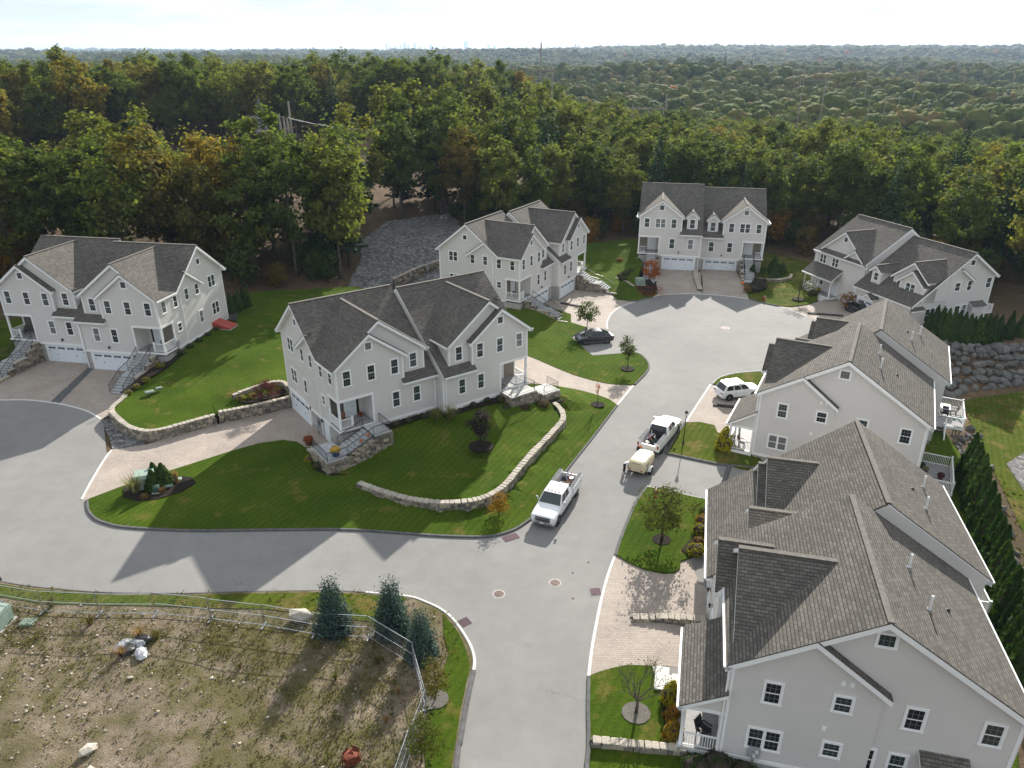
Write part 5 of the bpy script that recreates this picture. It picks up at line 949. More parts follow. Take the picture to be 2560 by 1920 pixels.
for nm, pts, lb in (("timber_edging", [(7.31, 105.2), (10.27, 103.45)], "dark timber edging lying across the cul-de-sac driveway"), ("timber_edging", [(21.37, 70.14), (24.4, 69.3)], "dark timber edging lying beside the white car"), ("timber_edging", [(42.6, 100.4), (47.2, 99.2)], "dark timber edging at the far right driveway")):
    m_ = MB(); m_.bar((*pts[0], .09), (*pts[1], .09), .42, .17); tag(m_.build(nm, "timber_dark"), lb, "edging")
# ---- straight flights of stairs in front of porches
def flight(H, l, x0, x1, ytop, ztop, zend, label, landing=True, cheek=(0, 1), rails=True, yend=None, run=.33):
    """l: house-local to world; runs towards -y"""
    root = empty("front_steps", l((x0 + x1) / 2, ytop, zend)); tag(root, label, "stairs"); inv = Vector(root.location)
    yaw = H[1]; k = H[2]; n = int(round((ztop - zend) / .175)); y = ytop; z = ztop; tops = [(ytop, ztop)]; mid = n // 2
    def blk(name, mat, a, b, y0, y1, za, zb_):
        m_ = MB(); c = [l(*p) for p in ((a, y1, za), (b, y1, za), (b, y0, za), (a, y0, za), (a, y1, zb_), (b, y1, zb_), (b, y0, zb_), (a, y0, zb_))]; m_.hexa([Vector(p) - inv for p in c]); return m_.build(name, mat, root)
    dz = (ztop - zend) / n
    for i in range(n):
        z -= dz; r = run
        if landing and i == mid: r = 1.35
        if i == n - 1: r = 1.2
        st = blk("step", "concrete", x0, x1, y, y - r, zend - .3, z - .05 if i < n - 1 else z - .06)
        m_ = MB(); c = [l(*p) for p in ((x0 - .02, y - r - .03, z - .049), (x1 + .02, y - r - .03, z - .049), (x1 + .02, y, z - .049), (x0 - .02, y, z - .049), (x0 - .02, y - r - .03, z), (x1 + .02, y - r - .03, z), (x1 + .02, y, z), (x0 - .02, y, z))]; m_.hexa([Vector(p) - inv for p in c]); m_.build("tread", "flagstone", st)
        y -= r; tops.append((y, z))
    for sd_ in cheek:
        xa = x0 - .2 if sd_ == 0 else x1 + .2
        P = [(xa, ytop + .0, ztop - .25)]
        for i in range(0, len(tops) - 1, 3): P.append((xa, tops[min(i + 3, len(tops) - 1)][0], tops[min(i + 3, len(tops) - 1)][1] + .12))
        core = MB()
        for a, b in zip(P, P[1:]):
            zt = min(a[2], b[2]) + .1; c = [l(*p) for p in ((xa - .14, b[1], zend - .3), (xa + .14, b[1], zend - .3), (xa + .14, a[1], zend - .3), (xa - .14, a[1], zend - .3))]; c = [Vector(p) - inv for p in c]
            core.hexa(c + [Vector((p.x, p.y, l(0, 0, zt)[2] - inv.z)) for p in c])
            s_ = 1 if sd_ else -1
            q0 = Vector(l(xa + s_ * .14, a[1])) - inv; q1 = Vector(l(xa + s_ * .14, b[1])) - inv; zz = l(0, 0, zt)[2] - inv.z; zl_ = l(0, 0, zend - .15)[2] - inv.z
            if s_ > 0: stones_on(root, q1, q0, zl_, zz, .3, .45)
            else: stones_on(root, q0, q1, zl_, zz, .3, .45)
            caps_on(root, [(*(Vector(l(xa, a[1])) - inv)[:2], zz), (*(Vector(l(xa, b[1])) - inv)[:2], zz)], .4, .09, .6)
        core.build("mortar_core", "mortar", root)
    if rails:
        for xx in (x0 + .12, x1 - .12):
            iron_rail(root, [Vector(l(xx, yy, zz)) - inv for yy, zz in [tops[1], tops[mid], tops[mid + 1], tops[-2]]])
    return root
flight(PA, lA, 1.5, 3.35, -.12, 2.66, 0., "left house stairs on the far side of its driveway", cheek=(1,))
flight(PA, lA, 2 * W1 - 3.35, 2 * W1 - 1.5, -SH - .12, 2.66, 0., "left house stairs lined by round gold shrubs", cheek=(1,))
flight(PC, lC, 1.5, 3.35, -.12, 2.66, 0., "stone-sided stairs beside the ornamental grass tuft near the black car", cheek=(0,))
flight(PC, lC, 2 * W1 - 3.35, 2 * W1 - 1.5, -SH - .12, 2.66, .0, "stone-sided stairs at the far end of the cul-de-sac driveway", cheek=(0,))
flight(PD, lD, 1.35, 3.1, -.12, 2.64, -.2, "stairs behind the orange-leaved tree", cheek=(1,))
flight((PD[0], PD[1], PD[2]), lambda x, y, z=0.: lD(x, y + 2.91, z - .88), 2 * 9.95 - 3.1, 2 * 9.95 - 1.35, -.12, 2.64, .45, "stairs with a pumpkin at the foot", cheek=(0,))
# ---- B: L-shaped granite steps
def block_group(label, l, parts, name="front_steps"):
    root = empty(name, l(0, 0, 0)); tag(root, label, "stairs"); inv = Vector(root.location)
    for nm, mat, x0, x1, y0, y1, z0, z1 in parts:
        c = [Vector(l(*p)) - inv for p in ((x0, y0, z0), (x1, y0, z0), (x1, y1, z0), (x0, y1, z0), (x0, y0, z1), (x1, y0, z1), (x1, y1, z1), (x0, y1, z1))]; m_ = MB(); m_.hexa(c); m_.build(nm, mat, root)
    def face(x0, y0, x1, y1, z0, z1): stones_on(root, Vector(l(x0, y0)) - inv, Vector(l(x1, y1)) - inv, z0, z1, .3, .5)
    def rail(pts): iron_rail(root, [Vector(l(*p)) - inv for p in pts])
    return root, face, rail
parts = [("platform", "mortar", 2.3, 3.95, -2.5, -.1, -.2, 2.5), ("tread", "flagstone", 2.25, 4.0, -2.6, -.1, 2.501, 2.57)]
for i in range(7):
    z = 2.5 - .171 * (i + 1); parts += [("step", "concrete", 2.3 - .39 * (i + 1), 2.3 - .39 * i, -2.0, -.1, -.2, z - .05), ("tread", "flagstone", 2.27 - .39 * (i + 1), 2.3 - .39 * i, -2.02, -.1, z - .049, z)]
parts += [("landing", "mortar", -2.5, -.44, -2.5, 1.1, -.2, 1.25), ("tread", "flagstone", -2.5, -.44, -2.52, 1.1, 1.251, 1.3), ("wall_core", "mortar", -.5, 2.3, -2.5, -2.05, -.2, 1.3)]
for i in range(7): parts += [("step", "flagstone", -2.3, -.6, 1.1 + .28 * i, 1.38 + .28 * i, -.1, 1.14 - .16 * i)]
root, face, rail = block_group("stone-faced steps with yellow flowers and black railing climbing to the porch", lB, parts)
face(-2.55, -2.58, -.45, -2.58, 0., 1.27); face(-.45, -2.58, 2.3, -2.58, (0., .5), (1.3, 2.45)); face(2.3, -2.58, 4., -2.58, .5, 2.5); face(4.02, -2.5, 4.02, -.2, .9, 2.5); face(-2.57, 1.1, -2.57, -2.5, 0., 1.27)
rail([(-2.4, 1.0, 1.3), (-2.4, -2.45, 1.3), (-.4, -2.4, 1.32), (2.25, -2.4, 2.5), (3.9, -2.4, 2.57), (3.9, -.2, 2.57)]); rail([(-.4, -.25, 1.4), (2.2, -.25, 2.45)])
parts = [("platform", "mortar", 17.3, 20.4, -3.3, -1.4, .3, 2.42), ("tread", "granite", 17.25, 20.45, -3.36, -1.36, 2.421, 2.5), ("platform", "mortar", 21.6, 23.6, -3.3, -1.2, .1, 1.62), ("tread", "granite", 21.55, 23.65, -3.36, -1.15, 1.621, 1.7)]
for i in range(4): z = 2.45 - .18 * (i + 1); parts += [("step", "mortar", 20.4 + .3 * i, 20.4 + .3 * (i + 1), -3.3, -1.4, .2, z - .05), ("tread", "granite", 20.4 + .3 * i, 20.73 + .3 * i, -3.34, -1.36, z - .049, z)]
for i in range(8): parts += [("step", "granite", 21.7, 23.5, -1.15 + .3 * i, -.85 + .3 * i, .0, 1.52 - .17 * i)]
root, face, rail = block_group("white granite platforms with black railing above the stone base", lB, parts)
face(17.25, -3.36, 20.4, -3.36, .9, 2.4); face(20.4, -3.36, 21.6, -3.36, .7, (2.2, 1.6)); face(21.6, -3.36, 23.65, -3.36, .55, 1.6); face(23.66, -3.3, 23.66, -1.2, .4, 1.6); face(17.24, -1.4, 17.24, -3.3, 1.1, 2.4)
rail([(17.35, -1.5, 2.5), (17.35, -3.2, 2.5), (20.3, -3.2, 2.5), (21.6, -3.2, 1.7), (23.5, -3.2, 1.7), (23.5, -1.3, 1.7)]); rail([(20.3, -1.5, 2.5), (21.6, -1.5, 1.7)])
# ---- boulder slopes
def boulders(label, n, fn, smin, smax, group, seed):
    rr = random.Random(seed); grp = []
    for i in range(n):
        x, y = fn(i, rr); s_ = rr.uniform(smin, smax); o = put("boulder", BOULD[i % 7], None, (x, y, ground_h(x, y) + s_ * .12), (rr.uniform(-.5, .5), rr.uniform(-.5, .5), rr.uniform(0, 6.3)), (s_ * rr.uniform(1., 1.5), s_ * rr.uniform(.8, 1.2), s_ * rr.uniform(.7, 1.)))
        tag(o, label, "boulder", group)
top = [(50.5, 86), (54.5, 88.7), (60, 87.3), (66, 88.6), (75, 91.5)]; bot = [(51, 77.5), (54, 79.2), (62, 81.6), (69, 83.3), (78, 85.2)]
def lerp_path(p, t): f = t * (len(p) - 1); i = min(int(f), len(p) - 2); f -= i; return p[i][0] + (p[i + 1][0] - p[i][0]) * f, p[i][1] + (p[i + 1][1] - p[i][1]) * f
def on_slope(i, rr):
    rows = 7; j = i % rows; t = ((i // rows) + .5 * (j % 2) + rr.uniform(-.25, .25)) / 26; t = max(0, min(1, t)); a, b = lerp_path(top, t), lerp_path(bot, t); q = (j + .5 + rr.uniform(-.25, .25)) / rows; return a[0] + (b[0] - a[0]) * q, a[1] + (b[1] - a[1]) * q
boulders("grey boulder in the tall slope below the dark hedge", 182, on_slope, .95, 1.55, "boulders of the retaining slope", 5)
band_c = [(49, 71), (46.6, 65), (45.2, 61), (43, 57.2), (41.2, 52.6), (39.6, 48.6), (38, 45), (36, 40.5), (33.8, 35.5)]
def on_band(i, rr): x, y = lerp_path(band_c, (i + .5) / 120); q = rr.uniform(-1.6, 1.4); return x + q * .9, y - q * .4
boulders("weathered stone in the narrow rock band behind the evergreen row", 120, on_band, .5, 1.15, "stones of the rock band", 6)
for i, (x, y, s_, lb) in enumerate(((-13.92, 37.65, 1.35, "large pale flat rock beside the blue spruce"), (-22.73, 27.79, .75, "whitish rock on the bare lot, upper of two"), (-21.9, 26.3, .9, "whitish rock on the bare lot, lower of two"), (-22.7, 32.6, .35, "small white stone on the bare dirt below the debris heap"), (-8.9, 36.1, .45, "small pale rocks heaped at the fence foot"))):
    tag(put("rock", ROCK[i % 4], None, (x, y, lot_z(x, y) + s_ * .22), (.2, .1, i), (s_ * 1.5, s_, s_ * .7)), lb, "rock")
for i, (x, y, s_, lb) in enumerate(((-43.6, 113.9, 3.9, "huge grey boulder at the wood edge behind the left house"), (-36.8, 110.5, 1.0, "grey boulder below the yellow thicket"), (-26.5, 108.8, 1.1, "squarish grey boulder above the middle house"), (-22.8, 110.8, .8, "small grey boulder left of the crushed stone"), (-40.5, 108, .9, "small boulder beside the huge grey boulder"))):
    tag(put("rock", BOULD[i], None, (x, y, ground_h(x, y) + s_ * .16), (.1, .2, i * 1.3), (s_ * 1.3, s_, s_ * .8)), lb, "rock")
# ---- mulch beds
def bed(pts, mat, label, z): sheet("mulch_bed", mat, [(x, y, z if not callable(z) else z(x, y)) for x, y in pts], step=1.2, th=.1, label=label)
def ring(x, y, r, z, mat, label): bed([(x + r * math.cos(a * R(30)), y + r * .95 * math.sin(a * R(30))) for a in range(12)], mat, label, z)
ring(-4.39, 31.05, .75, .20, "mulch_gravel", "mulch ring under the reddish columnar tree"); ring(9.0, 69.4, .75, .50, "mulch", "mulch ring under the nearly bare sapling"); ring(13.66, 79.7, .8, .22, "mulch", "mulch ring under the slim sapling")
ring(11.46, 46.3, .72, .17, "mulch", "mulch ring under the street tree"); ring(7.0, 30.1, .82, .17, "mulch_gravel", "round gravel mulch under the leafless tree"); ring(-2.83, 58.6, 1.15, 1.50, "mulch", "dark mulch disc under the purple tree"); ring(43.3, 106.4, .9, .32, "mulch", "mulch ring under the crabapple")
bed([(-28.7, 69.0), (-26.3, 71.6), (-24.6, 71.7), (-23.6, 70.4), (-26.4, 68.2), (-28.3, 68.2)], "mulch", "dark mulch bed under the red maple", 1.3)
bed([(-33.3, 53.7), (-32.6, 52.2), (-31.2, 51.6), (-29.6, 51.9), (-28.0, 53.0), (-27.4, 54.4), (-28.1, 55.3), (-29.6, 55.6), (-31.2, 55.0), (-32.8, 54.6)], "mulch", "teardrop mulch bed round the pale green utility box", .2)
bed([lB(x, y)[:2] for x, y in ((4.2, -.9), (7, -.8), (10.2, -.9), (10.2, -2.1), (13.5, -2.0), (17, -2.3), (17, -1.3), (10.4, -1.3), (10.4, .0), (4.2, .0))], "mulch", "dark mulch strip along the front of the middle house", lambda x, y: 1.93)
bed([lB(x, y)[:2] for x, y in ((-3.0, .5), (-2.3, 1.2), (-2.2, -2.6), (-1.2, -3.6), (-2.6, -2.6), (-3.2, -1.))], "mulch", "mulch beside the stone-faced steps", .22)
bed([lB(x, y)[:2] for x, y in ((17.2, -3.4), (19, -3.5), (21, -3.5), (23.4, -3.5), (23.8, -4.2), (21.5, -4.3), (19, -4.5), (17, -4.4))], "mulch", "mulch below the granite platforms", lambda x, y: 1.27 - .08 * max(0, x))
bed([lA(x, y)[:2] for x, y in ((20.85, 10), (21.7, 9.5), (21.6, 3), (21.4, -2.5), (20.7, -8.5), (20.0, -8.5), (19.9, -3), (20.3, -1.3), (20.85, -.9))], "mulch", "mulch strip along the stairs and side of the left house", lambda x, y: 2.05 - max(0, (84 - y)) * .075 if y < 84 else 2.12)
bed([(19.1, 117), (19.4, 113.9), (20.0, 111.2), (20.5, 108.4), (22.0, 108.9), (22.9, 112), (22.6, 119), (20, 121)], "mulch", "mulch bed under the orange tree", .42)
bed([(36.6, 110.4), (38.4, 110.0), (40.4, 112), (41.5, 116), (45, 117.2), (46, 120), (42, 121), (39.8, 117)], "mulch", "mulch bed right of the far stairs", .5)
bed([(13.1, 44.2), (15.2, 46.3), (16.6, 50.4), (15.9, 50.9), (14.4, 47.2), (12.7, 45.0)], "mulch", "mulch bed with clipped shrubs along the porch", .19)
bed([(8.6, 31.8), (10.2, 31.6), (9.8, 27.9), (8.35, 28.0), (8.5, 30)], "mulch", "dark mulch bed with three conical shrubs by the nearest porch", .19)
# ------------------------------------------------------------------ vegetation kit
def unit_vecs(r, n): v = r.normal(size=(n, 3)); return v / np.linalg.norm(v, axis=1)[:, None]
def cards(C, N, S, asp=1., r=rng, fold=.25):
    """one bent quad per centre: C centres, N normals, S sizes"""
    n = len(C); t = np.cross(N, unit_vecs(r, n)); t /= np.linalg.norm(t, axis=1)[:, None] + 1e-9; b = np.cross(N, t)
    S = S[:, None]; k = N * S * fold
    a0 = C - t * S * asp - k * .4; a1 = C + b * S + k * .6; a2 = C + t * S * asp - k * .4; a3 = C - b * S + k * .6
    V = np.stack([a0, a1, a2, a3], 1).reshape(-1, 3); F = np.arange(4 * n).reshape(-1, 4); return V, F
def crown_pts(seed, H, Rc, base, ncl, nleaf, cl, top=.62, lean=(0, 0)):
    r = np.random.default_rng(seed); d = unit_vecs(r, ncl); rad = r.uniform(.35, 1., ncl) ** .55
    lob = 1 + .22 * np.sin(d[:, 0] * 4 + seed) + .18 * np.sin(d[:, 1] * 5 + d[:, 2] * 3 + seed * 2)
    zc = base + (H - base) * .46; hz = np.where(d[:, 2] > 0, H - zc, zc - base)
    c = np.stack([d[:, 0] * Rc * rad * lob + lean[0], d[:, 1] * Rc * rad * lob + lean[1], zc + d[:, 2] * hz * rad * (.85 + .15 * lob)], 1)
    w = r.uniform(.7, 1.35, ncl) * cl
    P = c[:, None, :] + r.normal(size=(ncl, nleaf, 3)) * (w[:, None, None] * np.array([.5, .5, .36]))
    return c, P.reshape(-1, 3), r, np.array([lean[0], lean[1], zc])
def crown_mesh(name, seed, H, Rc, base, ncl, nleaf, cl, leaf, mat, up=.55, **k):
    c, P, r, mid = crown_pts(seed, H, Rc, base, ncl, nleaf, cl, **k); n = len(P)
    out = (P - mid); out /= np.linalg.norm(out, axis=1)[:, None] + 1e-6
    N = unit_vecs(r, n) * .75 + out * .55 + np.array([0, 0, up]); N /= np.linalg.norm(N, axis=1)[:, None]
    V, F = cards(P, N, leaf * r.uniform(.6, 1.35, n), .8, r); return c, npmesh(name, V, F, mat)
def trunk_mesh(seed, c, H, base, r0, mat, limbs=14, lean=(0, 0), stem=.72, n=7):
    rr = random.Random(seed); mb = MB(); z = 0; path = []; rad = []; k = 7
    for i in range(k + 1):
        t = i / k; path.append((lean[0] * t + rr.uniform(-.12, .12) * t * H * .06, lean[1] * t + rr.uniform(-.12, .12) * t * H * .06, H * stem * t)); rad.append(r0 * (1.25 - .25 * min(1, t * 6)) * (1 - .85 * t) if t > 0 else r0 * 1.5)
    mb.tube(path, rad, n)
    for q in rr.sample(range(len(c)), min(limbs, len(c))):
        e = Vector(c[q]); t = rr.uniform(.42, .9); i = min(int(t * k), k - 1); s = Vector(path[i]).lerp(Vector(path[i + 1]), t * k - i)
        if e.z < s.z + .2: e.z = s.z + .4
        m_ = s.lerp(e, .5) + Vector((rr.uniform(-.3, .3), rr.uniform(-.3, .3), rr.uniform(-.1, .5))); ra = r0 * (1 - t * .8) * .5; mb.tube([s, m_, e], [ra, ra * .6, ra * .18], 5, False)
    me = mb.mesh("trunk", mat, smooth=True, uv=False); return me
PROTO = {}
def decid(key, seed, H=20., Rc=4.6, base=5.5, ncl=85, nleaf=52, cl=1.5, leaf=.36, mat="leaf", r0=.26, bark="bark", lean=(0, 0), limbs=16):
    c, cm = crown_mesh("crown", seed, H, Rc, base, ncl, nleaf, cl, leaf, mat, lean=lean); PROTO[key] = (cm, trunk_mesh(seed, c, H, base, r0, bark, limbs, lean)); return PROTO[key]
def pine(key, seed, H=19., Rc=3.6, base=2.5, mat="needle", tiers=26, per=9, card=.42, dens=11, r0=.22, sharp=.9, droop=.12):
    r = np.random.default_rng(seed); P = []; N = []; S = []
    for i in range(tiers):
        t = (i + .5) / tiers; z = base + (H - base) * t; rad = Rc * (1 - t) ** sharp * r.uniform(.75, 1.15) + .18
        nb = max(4, int(per * (1 - t * .5)))
        for k in range(nb):
            a = 2 * math.pi * (k / nb) + r.uniform(-.3, .3) + i * .7; L = rad * r.uniform(.75, 1.15); m_ = max(3, int(dens * L / Rc + 2))
            q = r.uniform(.15, 1., m_) ** .7; x = q * L
            P.append(np.stack([np.cos(a) * x, np.sin(a) * x, z - droop * x + .10 * x * q + r.normal(size=m_) * .10], 1) + r.normal(size=(m_, 3)) * np.array([.16, .16, .05]) * min(1., Rc))
            nn = np.stack([np.cos(a) * np.full(m_, .35), np.sin(a) * np.full(m_, .35), np.full(m_, .8)], 1) + r.normal(size=(m_, 3)) * .45; N.append(nn); S.append(card * r.uniform(.6, 1.2, m_) * (.45 + .55 * (1 - t)))
    P = np.concatenate(P); N = np.concatenate(N); N /= np.linalg.norm(N, axis=1)[:, None]; S = np.concatenate(S); V, F = cards(P, N, S, 1.25, r, .3)
    tm = MB(); tm.tube([(0, 0, 0), (0, 0, H * .5), (0, 0, H * .97)], [r0, r0 * .6, .02], 7); PROTO[key] = (npmesh("crown", V, F, mat), tm.mesh("trunk", "bark_dark", smooth=True, uv=False)); return PROTO[key]
def shrub_mesh(seed, n=420, leaf=.07, mat="leaf_shrub", lump=.14, flat=1.):
    r = np.random.default_rng(seed); d = unit_vecs(r, n); d[:, 2] = np.abs(d[:, 2]) * 1.0 - .12; rad = (.82 + lump * np.sin(d[:, 0] * 5 + seed) * np.cos(d[:, 1] * 6) + r.normal(size=n) * .07)
    P = d * rad[:, None] * np.array([1, 1, flat]); N = d + r.normal(size=(n, 3)) * .55; N /= np.linalg.norm(N, axis=1)[:, None]; V, F = cards(P, N, leaf * r.uniform(.7, 1.4, n), .8, r)
    ico = MB(); return npmesh("foliage", V, F, mat)
def cone_mesh(seed, n=900, leaf=.075, mat="arbor", H=1., Rb=.28, power=.8, bulge=.12):
    r = np.random.default_rng(seed); t = r.uniform(0, 1, n) ** 1.25; a = r.uniform(0, 2 * math.pi, n); rad = Rb * ((1 - t) ** power) * (1 + .16 * np.sin(a * 5 + t * 9 + seed)) * np.minimum(1, .55 + t * 5) * r.uniform(.80, 1.08, n) + .008
    P = np.stack([np.cos(a) * rad, np.sin(a) * rad, t * H], 1); N = np.stack([np.cos(a), np.sin(a), np.full(n, .35)], 1) + r.normal(size=(n, 3)) * .5; N /= np.linalg.norm(N, axis=1)[:, None]
    V, F = cards(P, N, leaf * r.uniform(.6, 1.3, n) * (1 - .5 * t), .7, r); return npmesh("foliage", V, F, mat)
def core_blob(prof, mat, n=10):
    m_ = MB(); m_.lathe(prof, (0, 0, 0), n); return m_.mesh("core", mat, smooth=True, uv=False)
def grass_mesh(seed, n=160, mat="grassy", h=1., spread=.6, w=.02):
    r = random.Random(seed); V = []; F = []
    for i in range(n):
        a = r.uniform(0, 6.28); b = r.uniform(0, .12); L = h * r.uniform(.6, 1.1); sp = spread * r.uniform(.2, 1.); x0, y0 = b * math.cos(a * 3), b * math.sin(a * 3); px, py = -math.sin(a) * w, math.cos(a) * w; k = len(V)
        for t in (0., .5, .85, 1.): q = t ** 1.6; x, y, z = x0 + math.cos(a) * sp * q, y0 + math.sin(a) * sp * q, L * (t - .32 * t ** 4 * r.uniform(.6, 1.4)); ww = (1 - t * .85); V += [(x - px * ww, y - py * ww, z), (x + px * ww, y + py * ww, z)]
        for j in range(3): F.append((k + 2 * j, k + 2 * j + 1, k + 2 * j + 3, k + 2 * j + 2))
    return npmesh("blades", np.array(V), np.array(F), mat)
def tree(name, key, loc, s, rz, label, cat="tree", group=None, mat=None, sz=None):
    cm, tm = PROTO[key]; o = empty(name, loc, rz); o.scale = (s, s, sz or s); put("trunk", tm, o); c = put("crown", cm, o)
    if mat: c.material_slots[0].link = 'OBJECT'; c.material_slots[0].material = M[mat]
    tag(o, label, cat, group); return o
def shrub(name, label, me, loc, s, core=None, stem="stem", cat="shrub", group=None, rz=None):
    o = empty(name, loc, rz if rz is not None else random.uniform(0, 6)); o.scale = s if isinstance(s, tuple) else (s, s, s); put("foliage", me, o)
    if core: put("inner_growth", core, o)
    tag(o, label, cat, group); return o
for i in range(4): decid("oak%d" % i, 31 + i, 20., 4.3 + .45 * i, 5.2 + .5 * (i % 2), 62, 74, 1.22, .33)
for i in range(2): decid("tall%d" % i, 61 + i, 22., 3.8 + .3 * i, 8.5, 54, 72, 1.15, .32, r0=.22)
decid("sparse", 71, 19., 3.9, 6., 52, 36, 1.5, .30, r0=.2, limbs=26)
for i in range(3): pine("pine%d" % i, 81 + i, 19., 3.4 + .4 * i, 2.2 + i, card=.40)
# ------------------------------------------------------------------ the wood
def in_corr(x, y):      # power-line clearing
    a, b = (-190, 120), (60, 262); vx, vy = b[0] - a[0], b[1] - a[1]; L = math.hypot(vx, vy); d = abs((x - a[0]) * vy - (y - a[1]) * vx) / L; return d < 19
def in_corr2(x, y): a, b = (60, 262), (560, 430); vx, vy = b[0] - a[0], b[1] - a[1]; L = math.hypot(vx, vy); t = ((x - a[0]) * vx + (y - a[1]) * vy) / L; return t > -10 and abs((x - a[0]) * vy - (y - a[1]) * vx) / L < 24
STONEP = [(-25.5, 109), (-28, 126), (-25, 141), (-13, 148), (-7, 138), (-5, 124), (-10.5, 111)]
pts = []; rr = random.Random(21); grid = {}
def ok_pt(x, y, dmin):
    i, j = int(x // 8), int(y // 8)
    for a in (-1, 0, 1):
        for b in (-1, 0, 1):
            for px, py in grid.get((i + a, j + b), ()):
                if math.hypot(px - x, py - y) < dmin: return False
    return True
for _ in range(26000):
    y = rr.uniform(80, 420); az = rr.uniform(-44, 44); x = y * math.tan(R(az)); d = y - yedge(x)
    if d < 3.5 or in_corr(x, y) or in_corr2(x, y): continue
    if inside(x, y, STONEP) or (x < 12 and d > (30 if x < -27 else 52) and y < .568 * (x + 190) + 120 + 24): continue
    if -30 < x < 4 and 205 < y < 240: continue
    if not ok_pt(x, y, (5.9 if x < 5 else 5.5) if d < 40 else 6.2): continue
    grid.setdefault((int(x // 8), int(y // 8)), []).append((x, y)); pts.append((x, y, d))
pts.sort(key=lambda p: math.hypot(p[0], p[1]) + (600 if abs(math.degrees(math.atan2(p[0], p[1]))) > 37.5 else 0))
GL = {"oak": "broad leafy green oak in the woods behind the houses", "tall": "tall narrow leafy tree in the woods behind the houses", "sparse": "thin open-crowned tree in the woods behind the houses", "pine": "dark pointed pine in the woods behind the houses", "gold": "yellowing leafy tree in the woods behind the houses", "olive": "olive brown autumn tree in the woods behind the houses", "orange": "orange autumn tree in the woods behind the houses"}
GG = {"oak": "green oaks of the wood", "tall": "tall narrow trees of the wood", "sparse": "thin trees of the wood", "pine": "pines of the wood", "gold": "yellowing trees of the wood", "olive": "olive brown trees of the wood", "orange": "orange trees of the wood"}
def zone(x, y, d):
    if x < 12 and d > 40: return "beyond the power-line clearing"
    if x < -52: return "behind the left house"
    if x < -27: return "between the left house and the crushed stone slope"
    if x < 8: return "around the crushed stone slope"
    if x < 20: return "behind the gap left of the dormered house"
    if x < 42: return "behind the dormered house"
    if x < 60: return "behind the columned porch house"
    return "above the dark hedge and boulders"
stuff_near = []; nobj = 0
for i, (x, y, d) in enumerate(pts):
    u = rr.random(); az = math.degrees(math.atan2(x, y)); z = ground_h(x, y); s = rr.uniform(.82, 1.12); pinep = .30 if (d < 16 and x > -28) else .10
    if x > 15: s *= .90
    if x > 30: pinep += .10
    if x > 3 and d < 10: pinep += .15
    if u < pinep: k = "pine"; key = "pine%d" % rr.randrange(3); s *= rr.uniform(.8, 1.12)
    elif u < pinep + .48: k = "oak"; key = "oak%d" % rr.randrange(4)
    elif u < pinep + .60: k = "tall"; key = "tall%d" % rr.randrange(2)
    elif u < pinep + .67: k = "sparse"; key = "sparse"
    elif u < pinep + .69: k = "gold"; key = "oak%d" % rr.randrange(4)
    elif u < pinep + .73 + (.14 if x < 0 and d < 40 else 0): k = "olive"; key = "oak%d" % rr.randrange(4)
    elif u < pinep + .732 and d > 20: k = "orange"; key = "oak%d" % rr.randrange(4)
    else: k = "oak"; key = "oak%d" % rr.randrange(4)
    if nobj < 290:
        nm = {"pine": "pine_tree", "oak": "oak_tree", "tall": "tall_tree", "sparse": "thin_tree"}.get(k, "autumn_tree")
        tree(nm, key, (x, y, z - .2), s, rr.uniform(0, 6.28), GL[k].replace("in the woods behind the houses", zone(x, y, d)), "tree", GG[k] + ", " + zone(x, y, d), {"gold": "leaf_goldtree", "olive": "leaf_olive", "orange": "leaf_orange"}.get(k), s * rr.uniform(.92, 1.08)); nobj += 1
    else: stuff_near.append((x, y, z - .2, s, key, {"gold": "leaf_goldtree", "olive": "leaf_olive", "orange": "leaf_orange"}.get(k)))
for k, (x, y, sc_, key) in enumerate(((-29.5, 112.5, .62, "pine1"), (-26.5, 116.5, .7, "pine2"), (-31.5, 118, .75, "pine0"), (-15.5, 150, 1.0, "pine1"), (-8, 148, .9, "pine2"), (-22.5, 152, .85, "pine0"), (-3, 140, .8, "pine1"), (-28, 134, .9, "pine2"), (3, 138, .8, "pine0"), (40, 142, .7, "pine1"), (44, 141, .8, "pine2"))):
    tree("pine_tree", key, (x, y, ground_h(x, y) - .2), sc_, k * 1.1, "dense dark pine " + ("beside the left edge of the crushed stone slope" if k < 3 else "at the top of the crushed stone slope" if k < 8 else "beside the dormered house"), "pine", "pines near the houses, " + ("left of the stone" if k < 3 else "above the stone" if k < 8 else "by the dormers"))
# understory along the wood edge
decid("under0", 91, 6.5, 2.2, .8, 36, 44, .95, .20, "leaf_yellow", .09, "bark_dark", limbs=10); decid("under1", 92, 5., 2., .5, 34, 40, .9, .20, "leaf_olive", .08, "bark_dark", limbs=10)
ul = [("leaf_yellow", "bright yellow understory tree at the wood edge"), ("leaf_olive", "brownish understory bush at the wood edge"), ("leaf_shrub", "green understory bush at the wood edge"), ("leaf_amber", "amber understory bush at the wood edge")]
for i in range(150):
    x = rr.uniform(-95, 85); d = rr.uniform(-1., 22.); y = yedge(x) + d
    if inside(x, y, STONEP) or (-46 < x < -41 and d < 12): continue
    w = 0 if (x < -20 and rr.random() < .32) else rr.choice((1, 2, 2, 3)); mt, lb = ul[w]
    tree("understory_tree", "under%d" % (i % 2), (x, y, ground_h(x, y) - .1), rr.uniform(.6, 1.25), rr.uniform(0, 6), lb, "bush", lb.split(" at ")[0] + "s", mt)
